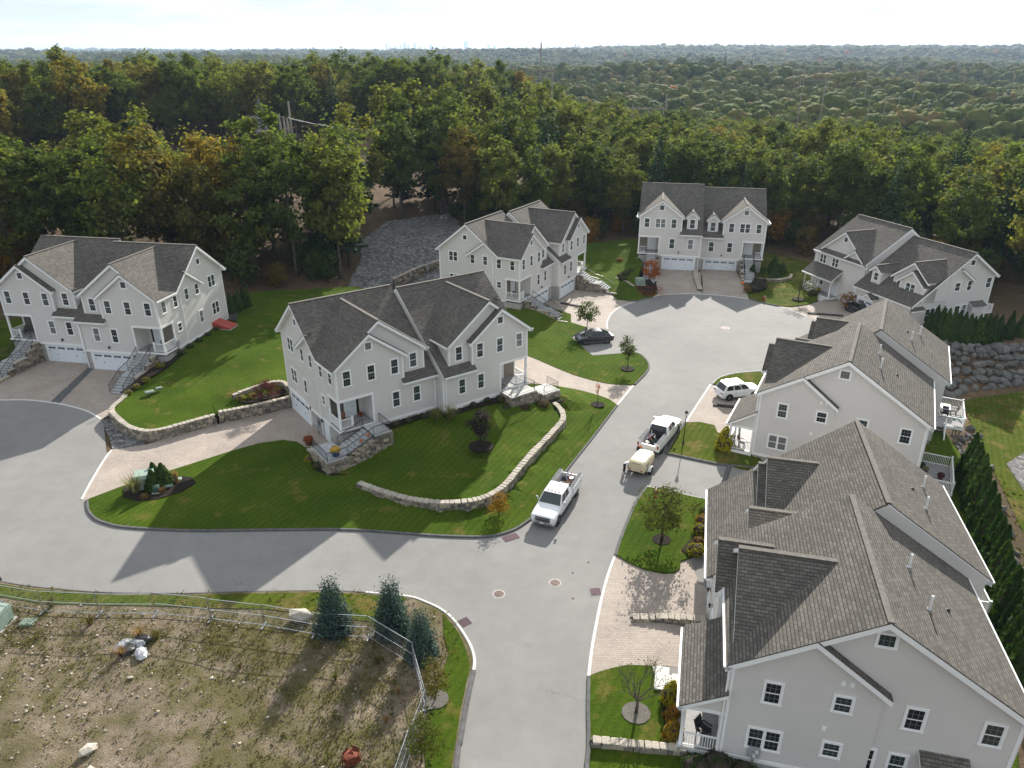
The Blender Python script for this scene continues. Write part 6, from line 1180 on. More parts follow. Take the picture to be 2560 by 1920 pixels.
# ---- the rest of the wood and the far hills: one mass each
srccol = bpy.data.collections.new("tree_sources")
def src(name, mesh): o = bpy.data.objects.new(name, mesh); srccol.objects.link(o); return o
names = []
def joined(key, mat, nm):
    cm, tm = PROTO[key]; bm = bmesh.new(); bm.from_mesh(cm); n0 = len(bm.faces); bm.from_mesh(tm); bm.faces.ensure_lookup_table()
    for f in bm.faces[n0:]: f.material_index = 1
    me = bpy.data.meshes.new(nm); bm.to_mesh(me); bm.free(); me.materials.append(M[mat]); me.materials.append(M["bark"]); return me
lut = {}
def far_mesh(seed, H, Rc, mat, kind=0, nc=24, nl=9, cs=.95):
    if kind == 0: c, P, r, mid = crown_pts(seed, H, Rc, H * .25, nc, nl, 1.4)
    else:
        r = np.random.default_rng(seed); t = r.uniform(0, 1, 220) ** 1.1; a = r.uniform(0, 6.28, 220); q = Rc * (1 - t) ** .9 * r.uniform(.6, 1., 220); P = np.stack([np.cos(a) * q, np.sin(a) * q, 2 + t * (H - 2)], 1); mid = np.array([0, 0, H * .5])
    out = P - mid; out /= np.linalg.norm(out, axis=1)[:, None] + 1e-6; N = unit_vecs(r, len(P)) * .6 + out * .7 + np.array([0, 0, .5]); N /= np.linalg.norm(N, axis=1)[:, None]; V, F = cards(P, N, (cs if kind == 0 else .6) * r.uniform(.7, 1.3, len(P)), .85, r); return npmesh("far_tree", V, F, mat)
_b = bmesh.new(); bmesh.ops.create_icosphere(_b, subdivisions=3, radius=1.); _b.verts.ensure_lookup_table(); ICOV = np.array([v.co[:] for v in _b.verts]); ICOF = np.array([[v.index for v in f.verts] for f in _b.faces]); _b.free()
_b = bmesh.new(); bmesh.ops.create_icosphere(_b, subdivisions=2, radius=1.); _b.verts.ensure_lookup_table(); ICV2 = np.array([v.co[:] for v in _b.verts]); ICF2 = np.array([[v.index for v in f.verts] for f in _b.faces]); _b.free()
def dome_mesh(seed, H, Rc, mat, nl=7, fine=True):
    r = np.random.default_rng(seed); IV, IF = (ICOV, ICOF) if fine else (ICV2, ICF2); V = []; F = []; zc = H * .60
    for k in range(nl):
        a = k * 2.4 + r.uniform(-.4, .4); q = 0 if k == 0 else Rc * r.uniform(.42, .66); rad = Rc * (r.uniform(.62, .72) if k == 0 else r.uniform(.36, .56)); c = np.array([math.cos(a) * q, math.sin(a) * q, zc + (H * .17 if k == 0 else r.uniform(-.16, .16) * H)])
        n = IV; d = 1 + .10 * np.sin(n[:, 0] * 7 + seed + k) * np.cos(n[:, 1] * 6 + k) + .07 * np.sin(n[:, 2] * 11 + k * 3 + n[:, 0] * 5) + r.normal(size=len(n)) * (.085 if fine else .07)
        V.append(c + n * (rad * d)[:, None] * np.array([1, 1, .88])); F.append(IF + k * len(IV))
    tb = len(V) * len(IV); V.append(np.array([(.3, 0, 0), (-.15, .26, 0), (-.15, -.26, 0), (.2, 0, zc), (-.1, .17, zc), (-.1, -.17, zc)])); F.append(np.array([(0, 1, 4), (0, 4, 3), (1, 2, 5), (1, 5, 4), (2, 0, 3), (2, 3, 5)]) + tb)
    return npmesh("far_tree", np.concatenate(V), np.concatenate(F), mat)
order = []
for key in ("oak0", "oak1", "oak2", "oak3", "tall0", "tall1", "sparse", "pine0", "pine1", "pine2"):
    order.append((key, None)); src("a%02d" % len(order), joined(key, "needle" if key.startswith("pine") else "leaf", key))
for key in ("oak0", "oak2"):
    for mt in ("leaf_goldtree", "leaf_olive", "leaf_orange"): order.append((key, mt)); src("a%02d" % len(order), joined(key, mt, key))
far0 = len(order)
for i in range(5): order.append(("far", i)); src("a%02d" % len(order), dome_mesh(200 + i, 17. + i % 2 * 2, 5.0, "leaf_far" if i < 4 else "leaf_olive", 6, False))
for i in range(2): order.append(("farp", i)); src("a%02d" % len(order), far_mesh(220 + i, 19., 3., "needle", 1))
order.append(("faro", 0)); src("a%02d" % len(order), dome_mesh(231, 16., 4.6, "leaf_orange", 6, False)); order.append(("fary", 0)); src("a%02d" % len(order), dome_mesh(232, 16., 4.6, "leaf_goldtree", 6, False))
for i in range(4): order.append(("mid", i)); src("a%02d" % len(order), dome_mesh(240 + i, 16. + 1.5 * i, 4.6 + .5 * (i % 2), "leaf_far", 8))
idx = {k: i for i, k in enumerate(order)}
def forest_obj(name, P, label):
    n = len(P); A = np.array([p[:3] for p in P]); me = bpy.data.meshes.new(name); me.vertices.add(n); me.vertices.foreach_set("co", A.astype(np.float32).ravel())
    for nm, tp, dat in (("t_sx", 'FLOAT', [p[3] for p in P]), ("t_sz", 'FLOAT', [min(p[3], 1.2 + .2 * (p[3] - 1.2)) * (1 if p[3] < 1.4 else .8 + .4 * ((i * 7919) % 97) / 97) for i, p in enumerate(P)]), ("t_rot", 'FLOAT', [p[4] for p in P]), ("t_idx", 'INT', [p[5] for p in P])):
        a = me.attributes.new(nm, tp, 'POINT'); a.data.foreach_set("value", np.array(dat, dtype=np.int32 if tp == 'INT' else np.float32))
    o = link(bpy.data.objects.new(name, me)); ng = bpy.data.node_groups.new(name, 'GeometryNodeTree'); ng.interface.new_socket("Geometry", in_out='INPUT', socket_type='NodeSocketGeometry'); ng.interface.new_socket("Geometry", in_out='OUTPUT', socket_type='NodeSocketGeometry')
    N = ng.nodes; gi = N.new("NodeGroupInput"); go = N.new("NodeGroupOutput"); ci = N.new("GeometryNodeCollectionInfo"); ci.inputs[0].default_value = srccol; ci.inputs[1].default_value = True; ci.inputs[2].default_value = True
    ip = N.new("GeometryNodeInstanceOnPoints"); ip.inputs["Pick Instance"].default_value = True
    def attr(nm, tp): a = N.new("GeometryNodeInputNamedAttribute"); a.data_type = tp; a.inputs[0].default_value = nm; return a.outputs[0]
    cx = N.new("ShaderNodeCombineXYZ"); ng.links.new(attr("t_rot", 'FLOAT'), cx.inputs[2]); L = ng.links.new
    L(gi.outputs[0], ip.inputs["Points"]); L(ci.outputs[0], ip.inputs["Instance"]); L(attr("t_idx", 'INT'), ip.inputs["Instance Index"]); L(cx.outputs[0], ip.inputs["Rotation"]); cs = N.new("ShaderNodeCombineXYZ"); ax = attr("t_sx", 'FLOAT'); L(ax, cs.inputs[0]); L(ax, cs.inputs[1]); L(attr("t_sz", 'FLOAT'), cs.inputs[2]); L(cs.outputs[0], ip.inputs["Scale"]); L(ip.outputs[0], go.inputs[0])
    md = o.modifiers.new("trees", 'NODES'); md.node_group = ng; tag(o, label, kind="stuff"); return o
near = []
for x, y, z, s, key, mt in stuff_near:
    k = (key, mt)
    if k not in idx: k = (("oak0" if rr.random() < .5 else "oak2"), mt) if mt else (key, None)
    near.append((x, y, z, s, rr.uniform(0, 6.28), idx[k]))
forest_obj("forest", near, "mixed autumn wood rising behind the first trees")
far = []
r = 395.
def patch(x, y): return .5 + .5 * math.sin(x / 61. + 1.3 * math.sin(y / 83.)) * math.cos(y / 71. + 1.1 * math.sin(x / 97.))
while r < 11500:
    sp = 6.6 + (r - 400) * .0018 if r < 1500 else 8.6 + (r - 1500) * .0075; n = int(2 * R(43) * r / sp)
    for k in range(n):
        a = -R(43) + 2 * R(43) * (k + rr.uniform(-.45, .45)) / n; q = r + rr.uniform(-.5, .5) * sp; x, y = q * math.sin(a), q * math.cos(a)
        if in_corr2(x, y) and q < 800: continue
        pa = patch(x, y); u = rr.random(); sc = (sp / 7.) ** .85 * rr.uniform(.7, 1.3) * (.85 + .4 * pa); pp = .30 if (q > 1800 and pa > .6) else .05
        if u < pp: t = ("farp", rr.randrange(2))
        elif u > .992: t = ("faro", 0)
        elif u > .97: t = ("fary", 0)
        elif u > .88 - .1 * (1 - pa): t = ("far", 4)
        else: t = ("far" if q > 1050 else "mid", rr.randrange(4))
        far.append((x, y, ground_h(x, y) - 1.5, sc, rr.uniform(0, 6.28), idx[t]))
    r += sp * .9
forest_obj("distant_forest", far, "endless hazy autumn forest rolling to the horizon")
print("forest", nobj, len(near), len(far))
# ------------------------------------------------------------------ site planting
for i in range(2): pine("spruce%d" % i, 131 + i, 1., .25, .02, "needle_blue", 30, 17, .030, 14, .02, 1.1, .22)
SP = [(-11.49, 36.7, 3.4, "blue spruce nearest the large pale rock"), (-7.69, 36.47, 3.5, "blue spruce between two other spruces at the lot corner"), (-5.59, 34.51, 3.0, "blue spruce touching the reddish columnar tree")]
for i, (x, y, h, lb) in enumerate(SP): tree("blue_spruce", "spruce%d" % (i % 2), (x, y, lot_z(x, y) - .05), h * .86, i * 2.1, lb, "spruce", "young blue spruces", None, h * 1.12)
def young(key, seed, H, Rc, base, ncl, nleaf, cl, leaf, mat, r0=.05, limbs=14): decid(key, seed, H, Rc, base, ncl, nleaf, cl, leaf, mat, r0, "bark_dark", limbs=limbs)
young("redcol", 141, 3., .72, .35, 42, 34, .32, .055, "leaf_young", .035); young("street", 142, 4.6, 1.75, 1.3, 60, 46, .55, .085, "leaf_street", .085, 20); young("slim", 143, 4.4, .85, 1.25, 40, 34, .42, .085, "leaf_street", .05); young("slim2", 144, 4.4, 1.25, 1.5, 46, 36, .5, .095, "leaf_street", .06); young("purple", 145, 3.6, .95, 1.0, 44, 40, .40, .075, "leaf_purple", .06)
young("bare1", 146, 3.4, .5, 1.3, 14, 3, .25, .08, "leaf_orange", .04, 14); young("orange", 147, 4.6, 1.35, 1.4, 46, 38, .5, .10, "leaf_orange", .06); young("maple", 148, 1.9, 1.35, .35, 46, 40, .38, .06, "leaf_red", .05); young("crab", 149, 4.0, 2.0, 1.3, 40, 16, .5, .09, "leaf_young", .09, 34); young("orsh", 150, 2.1, .65, .2, 30, 28, .32, .07, "leaf_amber", .04)
tree("columnar_tree", "redcol", (-4.4, 31.05, .15), 1.02, 0, "reddish columnar tree in a gravel ring behind the fence", "tree"); tree("columnar_tree", "redcol", (-4.75, 27.0, .15), 1.05, 2., "reddish columnar tree on the verge at the lower end of the fence", "tree")
tree("street_tree", "street", (11.47, 46.31, .13), 1.0, 0, "spreading green street tree in the hydrant lawn", "tree"); tree("young_tree", "slim2", (10.1, 93.1, .15), 1.0, 1, "young green tree with thin trunk behind the black car", "tree"); tree("young_tree", "slim", (13.66, 79.75, .15), .98, 2, "slim sapling at the lawn tip beside the black car", "tree")
tree("sapling", "bare1", (9.0, 69.45, .42), 1., 1, "nearly bare sapling with a few orange leaves", "tree"); tree("purple_tree", "purple", (-2.83, 58.6, 1.45), 1., 0, "small dark purple tree in the mulch disc", "tree"); tree("orange_tree", "orange", (21.9, 112.4, .35), 1., 0, "bright orange tree beside the far stairs", "tree")
tree("japanese_maple", "maple", (-25.5, 69.4, 1.25), 1., 0, "low dark red maple inside the curved stone wall", "tree"); tree("crabapple", "crab", (43.3, 106.4, .2), 1., 0, "thin-leaved crabapple beside the far right porch", "tree"); tree("small_tree", "orsh", (-1.04, 49.6, .2), 1., 0, "small amber tree at the tip of the curved wall", "tree")
tree("crabapple", "crab", (39.6, 111.6, .3), .7, 2, "nearly leafless small tree in front of the rounded evergreens", "tree"); tree("burning_bush", "orsh", (48.9, 102.1, .05), 1.35, 2, "orange and yellow shrub at the far right driveway", "shrub")
# leafless tree by the nearest porch: branching tubes and a few leaves
def bare_tree(loc, label):
    rr = random.Random(5); mb = MB(); tips = []
    def grow(p, d, L, r_, lev):
        q = p + d * L * .5 + Vector((rr.uniform(-.06, .06), rr.uniform(-.06, .06), 0)) * L; e = q + (d + Vector((rr.uniform(-.1, .1), rr.uniform(-.1, .1), .10))).normalized() * L * .5; mb.tube([p, q, e], [r_, r_ * .8, r_ * .6], 6 if lev < 2 else 4, False)
        if lev == 4: tips.append(e); return
        for k in range(3 if lev < 3 else 2):
            a = rr.uniform(0, 6.28); sp = rr.uniform(.35, .75); v = (d + Vector((math.cos(a) * sp, math.sin(a) * sp, rr.uniform(-.1, .25)))).normalized(); grow(e if k else q.lerp(e, .6), v, L * rr.uniform(.62, .82), r_ * .58, lev + 1)
    mb.tube([(0, 0, 0), (.02, 0, .55), (0, 0, 1.05)], [.11, .085, .08], 8)
    for k in range(6):
        a = k * 1.05 + rr.uniform(-.2, .2); sp = rr.uniform(.5, 1.1); grow(Vector((0, 0, rr.uniform(.85, 1.05))), Vector((math.cos(a) * sp, math.sin(a) * sp, 1.)).normalized(), rr.uniform(.8, 1.05), .05, 1)
    o = empty("bare_tree", loc); mb.build("trunk", "bark", o, smooth=True, uv=False); r = np.random.default_rng(3); P = np.array([tips[r.integers(len(tips))] for _ in range(170)]) + r.normal(size=(170, 3)) * .14; V, F = cards(P, unit_vecs(r, 170), np.full(170, .05), .7, r); put("leaves", npmesh("leaves", V, F, "leaf_young"), o); tag(o, label, "tree"); return o
bare_tree((7.0, 30.1, .14), "leafless branching tree in the small lawn by the nearest porch")
# shrubs
BALL = {m_: shrub_mesh(160 + i, 520, .075, m_) for i, m_ in enumerate(("leaf_shrub", "leaf_gold", "leaf_amber", "leaf_red", "leaf_young", "arbor"))}
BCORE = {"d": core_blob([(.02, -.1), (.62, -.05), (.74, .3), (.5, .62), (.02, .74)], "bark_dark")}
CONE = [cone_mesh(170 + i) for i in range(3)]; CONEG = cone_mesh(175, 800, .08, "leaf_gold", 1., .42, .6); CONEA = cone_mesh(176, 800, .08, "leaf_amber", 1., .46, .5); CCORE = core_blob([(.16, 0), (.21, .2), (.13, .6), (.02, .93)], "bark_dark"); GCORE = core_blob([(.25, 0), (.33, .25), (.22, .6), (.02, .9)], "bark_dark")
def ball(m_, x, y, z, s, label, flat=1., name="round_shrub"): return shrub(name, label, BALL[m_], (x, y, z + s * .1), (s, s, s * flat), BCORE["d"])
for x, y, z, s, lb in ((-40.2, 77.2, 1.55, .62, "gold round shrub at the house corner beside the left stairs"), (-40.4, 73.9, 1.2, .55, "gold round shrub halfway down the left stairs"), (-40.75, 72.4, 1.1, .48, "gold round shrub, second from the foot of the left stairs"), (-40.95, 71.0, 1.0, .5, "gold round shrub at the foot of the left stairs"), (-28.2, 68.9, 1.3, .62, "gold round shrub at the end of the maple bed"), (-27.2, 69.4, 1.3, .6, "gold round shrub next to the red maple"), (13.75, 44.7, .18, .85, "bright gold round shrub at the pumpkin porch step"), (-18.5, 58.3, .2, .6, "gold shrub beside the stone-faced steps")): ball("leaf_gold", x, y, z, s, lb, .8)
ball("leaf_amber", 14.2, 45.9, .18, .55, "small amber shrub next to the bright gold shrub", .8); ball("leaf_gold", 14.6, 47.2, .18, .75, "olive gold shrub in the middle of the porch bed"); ball("leaf_amber", 15.1, 48.5, .18, .7, "amber shrub at the far end of the porch bed"); ball("leaf_shrub", 15.7, 49.9, .18, .6, "dark green shrub ending the porch bed")
shrub("conical_shrub", "tall yellow-green conical shrub by the white steps", CONEG, (9.15, 30.9, .15), (1.55, 1.55, 1.55), GCORE); shrub("conical_shrub", "amber conical shrub in the middle of the dark bed", CONEA, (8.95, 29.7, .15), (1.1, 1.1, 1.0), GCORE); shrub("conical_shrub", "amber conical shrub nearest the stone edging", CONEA, (8.8, 28.5, .15), (1.35, 1.35, 1.1), GCORE); shrub("conical_shrub", "bright golden bush beside the porch with the brown chair", CONEG, (20.0, 60.5, .1), (2.2, 2.2, 2.4), GCORE)
for k, (x, y, s) in enumerate(((9.6, 26.4, 1.0), (10.7, 26.6, 1.05), (11.9, 26.0, 1.0), (10.2, 25.2, 1.1))): ball("leaf_shrub", x, y, .1, s, "dark broad-leaved shrub massed at the foot of the nearest gable, number %s along it" % ("one", "two", "three", "four")[k], .85, "rhododendron")
for k, (x, y, s, lb) in enumerate(((-8.5, 63.6, .42, "left of the tall grass tufts"), (-9.9, 62.6, .45, "two places left of the tall grass tufts"), (-11.0, 61.9, .42, "nearest the stone-faced steps"), (-11.6, 60.6, .55, "against the corner of the stone-faced steps"), (-3.9, 66.2, .42, "right of the tall grass tufts"), (-2.5, 67.2, .45, "middle of the right front windows"))): ball("leaf_shrub", x, y, 1.93 if k != 3 else 1.4, s, "clipped green shrub on the front strip, " + lb)
ball("leaf_young", -1.1, 67.6, 1.8, .55, "pale green leafy shrub beside the granite platforms"); ball("leaf_red", 1.3, 66.9, 1.2, .6, "reddish low shrub below the granite platforms", .7); ball("leaf_young", 3.2, 67.9, 1.1, .8, "brown and green flowering shrub below the outer granite platform", .7); ball("leaf_shrub", -.6, 66.6, 1.3, .5, "dark round shrub at the foot of the granite platforms")
for k in range(5): p = lA(21.3, 8.2 - 1.9 * k); ball("leaf_shrub", p[0], p[1], 2.1 - .02 * k, .48, "small dark shrub along the side wall of the left house, %s from the red hatch" % ("first", "second", "third", "fourth", "fifth")[k])
TUFT = [grass_mesh(181 + i, 190, "grassy", 1., .55 + .1 * i) for i in range(2)]; STRAW = grass_mesh(185, 200, "straw", 1., .25)
for x, y, z, s, lb, t in ((-7.3, 62.7, 1.93, 1.8, "tall ornamental grass tuft left of the house joint", 0), (-6.0, 63.0, 1.93, 1.9, "tall ornamental grass tuft right of the house joint", 1), (-31.9, 52.9, .18, 2.0, "pale arching grass clump beside the utility box", 1), (1.7, 99.3, .9, 1.3, "ornamental grass tuft at the corner porch near the black car", 0)): shrub("ornamental_grass", lb, TUFT[t], (x, y, z), (s, s, s * .95), None, cat="grass")
shrub("ornamental_grass", "russet upright grass in the teardrop bed", STRAW, (-29.1, 54.5, .18), (1.4, 1.4, 1.5), None, cat="grass")
for x, y, h, lb in ((-30.6, 53.5, 1.9, "front"), (-30.1, 54.4, 2.0, "right-hand"), (-31.2, 55.0, 1.7, "rear")): shrub("dwarf_arborvitae", "small dark cone evergreen, %s of three by the utility box" % lb, CONE[0], (x, y, .18), (h * 1.35, h * 1.35, h), CCORE, cat="evergreen")
ball("leaf_amber", -30.8, 52.1, .18, .42, "olive round shrub in front of the dark green bin"); ball("leaf_amber", -29.7, 53.0, .18, .45, "olive round shrub before the green lid"); ball("leaf_shrub", -32.7, 55.3, .18, .4, "grey-green shrub behind the utility box"); ball("leaf_shrub", -17.4, 57.0, .2, .6, "dark woody shrub at the stone base corner")
ball("leaf_shrub", .2, 99.7, 1.25, .45, "round dark shrub at the corner porch foundation"); ball("leaf_amber", 18.6, 124., 1.2, 1.0, "dome-shaped tan shrub on the shaded lawn"); ball("leaf_red", 21.3, 126.5, 1.8, .9, "dusky red shrub against the far porch"); ball("leaf_amber", 36.9, 110.6, .3, .8, "brownish shrub at the foot of the far stairs"); ball("leaf_shrub", 38.2, 111.4, .3, .7, "green shrub right of the pumpkin"); ball("leaf_shrub", 46.3, 108.6, .3, .9, "dark round shrub before the columned porch")
for k, (x, y, s) in enumerate(((17.9, 117.0, .85), (18.8, 118.4, .9), (19.9, 119.6, .9), (20.9, 120.3, .9), (18.0, 115.6, .8))): ball("leaf_shrub", x, y, .6, s, "leafy hedge clump behind the curved wall, %s from its low end" % ("second", "third", "fourth", "fifth", "first")[k])
for k, (x, y, h) in enumerate(((41.8, 118.4, 1.9), (43.4, 118.0, 2.0), (45.0, 119.0, 2.3), (44.4, 121.4, 2.6), (40.2, 119.6, 1.7))): shrub("globe_arborvitae", "rounded green evergreen above the curved dry wall, %s along it" % ("first", "second", "third", "fourth", "fifth")[k], CONEG if k == 9 else CONE[k % 3], (x, y, .4), (h * 1.5, h * 1.5, h), CCORE, cat="evergreen")
def row(path, n, hmin, hmax, label, group, z):
    for k in range(n):
        x, y = lerp_path(path, (k + .5) / n); h = random.uniform(hmin, hmax); shrub("arborvitae", label, CONE[k % 3], (x + random.uniform(-.12, .12), y + random.uniform(-.12, .12), z - .1), (h * .68, h * .68, h), CCORE, cat="evergreen", group=group)
row([(40.4, 56.6), (39.47, 54.0), (38.15, 51.17), (37.28, 49.22), (35.34, 44.41), (33.72, 40.78), (32.35, 37.8), (30.86, 34.7), (29.6, 32)], 25, 4.0, 5.0, "slim arborvitae in the long hedge behind the decks", "hedge behind the decks", -.3)
row([(55.0, 92.2), (56.92, 90.6), (58.5, 89.2), (60.3, 88.8), (63.43, 89.9), (70, 92.4)], 17, 3.6, 4.4, "dark arborvitae in the hedge above the boulder slope", "hedge above the boulders", -.1)
row([(-37.9, 93.6), (-36.4, 97.4)], 5, 2.8, 3.3, "small arborvitae in the short row beside the red cellar hatch", "short row by the cellar hatch", 2.1)
# weeds, pebbles, leaf litter on the lot
r = np.random.default_rng(77); C = []; N = []; S = []; n_ = 0
def veg_density(x, y): d = seg_dist(x, y, LK, False); return .85 * math.exp(-((d - 4.5) / 3.) ** 2) + .65 * sstep(-22, -8, x) * sstep(2, 5, d) * (1 - sstep(14, 22, d)) + .22
for _ in range(13000):
    x, y = r.uniform(-46, -3.4), r.uniform(18, 41)
    if not inside(x, y, lot_poly) or r.random() > veg_density(x, y) * (.35 + .65 * (.5 + .5 * wob(x, y, 2.1, 1.))): continue
    h = r.uniform(.08, .32) * (2.2 if r.random() < .14 else 1.); k = int(r.integers(4, 8)); z = lot_z(x, y)
    q = r.normal(size=(k, 3)) * np.array([.13, .13, .0]) + np.array([x, y, z]); q[:, 2] += r.uniform(.02, h, k); C.append(q); N.append(unit_vecs(r, k) * np.array([1, 1, .5])); S.append(r.uniform(.035, .10, k))
C = np.concatenate(C); N = np.concatenate(N); N /= np.linalg.norm(N, axis=1)[:, None] + 1e-6; V, F = cards(C, N, np.concatenate(S), .55, r); tag(put("weeds", npmesh("weeds", V, F, "weed")), "dry weeds and low growth over the bare lot", kind="stuff")
ov = np.array([(1, 0, 0), (0, 1, 0), (-1, 0, 0), (0, -1, 0), (0, 0, .7), (0, 0, -.6)]); of = np.array([(0, 1, 4), (1, 2, 4), (2, 3, 4), (3, 0, 4), (1, 0, 5), (2, 1, 5), (3, 2, 5), (0, 3, 5)]); V = []; F = []
for k in range(5200):
    x, y = r.uniform(-46, -5), r.uniform(18, 39)
    if not inside(x, y, lot_poly): continue
    if r.random() > .25 + .75 * sstep(-14, -24, x): continue
    s_ = .018 + .11 * r.random() ** 5; q = ov * (s_ * r.uniform(.7, 1.4, 3)) + r.normal(size=(6, 3)) * s_ * .18; a = r.uniform(0, 6.3); q = q @ np.array([[math.cos(a), -math.sin(a), 0], [math.sin(a), math.cos(a), 0], [0, 0, 1]]); b = len(V) * 6; V.append(q + np.array([x, y, lot_z(x, y) + s_ * .25])); F.append(of + b)
tag(put("pebbles", npmesh("pebbles", np.concatenate(V), np.concatenate(F), "pale_rock")), "scattered pale stones on the bare dirt", kind="stuff")
C = []; 
for _ in range(420):
    x, y = r.uniform(19.5, 24), r.uniform(107.5, 113); C.append((x, y, .47))
C = np.array(C); N = np.tile(np.array([0, 0, 1.]), (len(C), 1)) + r.normal(size=(len(C), 3)) * .2; V, F = cards(C, N, r.uniform(.05, .11, len(C)), .8, r); tag(put("fallen_leaves", npmesh("fallen_leaves", V, F, "leaf_orange")), "fallen orange leaves on the mulch", kind="stuff")
# tall grass and weeds in the basin
C = []; S = []
for _ in range(9000):
    x, y = r.uniform(38, 90), r.uniform(22, 84)
    if not inside(x, y, BASIN) or (47 < x < 70 and 56 < y < 70): continue
    if r.random() > .35 + .5 * (.5 + .5 * wob(x, y, 6, 1.)): continue
    C.append((x, y, ground_h(x, y) + r.uniform(.1, .5))); S.append(r.uniform(.10, .28))
C = np.array(C); V, F = cards(C, unit_vecs(r, len(C)), np.array(S), .6, r); tag(put("meadow_weeds", npmesh("meadow_weeds", V, F, "weed")), "rank weeds in the low meadow below the hedge", kind="stuff")
# ------------------------------------------------------------------ vehicles
def loft(mb, secs):
    b = len(mb.v); n = len(secs[0][1])
    for x, ring_ in secs: mb.v += [(x, y, z) for y, z in ring_]
    for i in range(len(secs) - 1):
        for k in range(n): mb.f.append((b + i * n + k, b + i * n + (k + 1) % n, b + (i + 1) * n + (k + 1) % n, b + (i + 1) * n + k))
    mb.f.append(tuple(b + k for k in range(n - 1, -1, -1))); mb.f.append(tuple(b + (len(secs) - 1) * n + k for k in range(n)))
def rg(hw, z0, z1, bv=.12, tuck=.05): zm = (z0 + z1) / 2; return [(-hw + tuck, z0), (-hw, z0 + (z1 - z0) * .35), (-hw + .01, z1 - bv), (-hw + bv * .9, z1 - bv * .12), (-hw * .45, z1 + .015), (hw * .45, z1 + .015), (hw - bv * .9, z1 - bv * .12), (hw - .01, z1 - bv), (hw, z0 + (z1 - z0) * .35), (hw - tuck, z0)]
def wheel(H, x, y, r_, w):
    s = 1 if y > 0 else -1; t = MB(); t.lathe([(r_ * .62, -w / 2), (r_ * .93, -w / 2), (r_, -w * .35), (r_, w * .35), (r_ * .93, w / 2), (r_ * .62, w / 2)], (0, 0, 0), 20, 'y'); o = t.build("wheel", "tyre", H, smooth=False); o.location = (x, y, r_)
    k = MB(); k.lathe([(r_ * .63, s * w * .30), (r_ * .60, s * w * .44), (r_ * .50, s * w * .40), (r_ * .14, s * w * .34), (r_ * .10, s * w * .48)], (0, 0, 0), 16, 'y')
    for q in range(6): a = q * math.pi / 3; k.bar((math.cos(a) * r_ * .1, s * w * .42, math.sin(a) * r_ * .1), (math.cos(a) * r_ * .58, s * w * .43, math.sin(a) * r_ * .58), .05, .03)
    k.build("rim", "rim", o); return o
def quadpanel(H, name, mat, pts, off=.006, inset=.0):
    P = [Vector(p) for p in pts]; c = sum(P, Vector()) / len(P); n = (P[1] - P[0]).cross(P[2] - P[0]).normalized(); m_ = MB(); m_.prism([p.lerp(c, inset) + n * off for p in P], n * -.01, n * 0); return m_.build(name, mat, H)
def arches(H, xs, hw, r_):
    for x in xs:
        for s in (-1, 1): a = MB(); a.lathe([(r_ * 1.2, s * (hw - .12)), (r_ * 1.2, s * (hw + .012)), (r_ * .9, s * (hw + .010)), (.05, s * (hw - .1))], (x, 0, r_ * 1.03), 20, 'y'); a.build("wheel_arch", "dark_trim", H)
def greenhouse(H, paint_, x0, x1, x2, x3, zb, zt, hb, ht, splits, glass_="car_glass", rear=True, front_mat="windscreen"):
    """x0 cowl, x1 roof front, x2 roof rear, x3 rear base"""
    m_ = MB(); B = [(x0, -hb, zb), (x0, hb, zb), (x3, hb, zb), (x3, -hb, zb)]; T = [(x1, -ht, zt - .05), (x1, ht, zt - .05), (x2, ht, zt - .05), (x2, -ht, zt - .05)]; m_.hexa(B + T); o = m_.build("cabin", paint_, H)
    rf = MB(); xm = (x1 + x2) / 2; loft(rf, [(x1 + .05, [(-ht, zt - .07), (-ht * .9, zt - .03), (ht * .9, zt - .03), (ht, zt - .07)]), (x1 - .35, [(-ht - .02, zt - .07), (-ht * .86, zt + .01), (ht * .86, zt + .01), (ht + .02, zt - .07)]), (x2 + .3, [(-ht - .02, zt - .07), (-ht * .86, zt + .0), (ht * .86, zt + .0), (ht + .02, zt - .07)]), (x2 - .04, [(-ht, zt - .07), (-ht * .9, zt - .04), (ht * .9, zt - .04), (ht, zt - .07)])]); rf.build("roof_panel", paint_, H)
    quadpanel(H, "windscreen", front_mat, [B[0], B[1], T[1], T[0]][::1], .012, .07) if 1 else None
    if rear: quadpanel(H, "rear_window", glass_, [B[2], B[3], T[3], T[2]], .012, .10)
    for s in (-1, 1):
        def P(x, t): # point on side at fraction t of height
            xb = x; f = (x - x3) / (x0 - x3); xt = x2 + f * (x1 - x2); return Vector((xb + (xt - xb) * t, s * (hb + (ht - hb) * t), zb + (zt - .05 - zb) * t))
        for a, b in zip(splits, splits[1:]):
            q = [P(a - .05, .12), P(b + .05, .12), P(b + .05, .86), P(a - .05, .86)]; q = q if s < 0 else q[::-1]; q = q[::-1]
            quadpanel(H, "side_window", glass_, q, .012)
    return o
def mirror_(H, x, y, z, mat): m_ = MB(); s = 1 if y > 0 else -1; m_.box(x - .06, x + .1, min(y, y + s * .16) + s * .08, max(y, y + s * .16) + s * .08, z, z + .26); m_.bar((x, y - s * .06, z + .06), (x, y + s * .1, z + .06), .05); return m_.build("mirror", mat, H, bevel=.015)
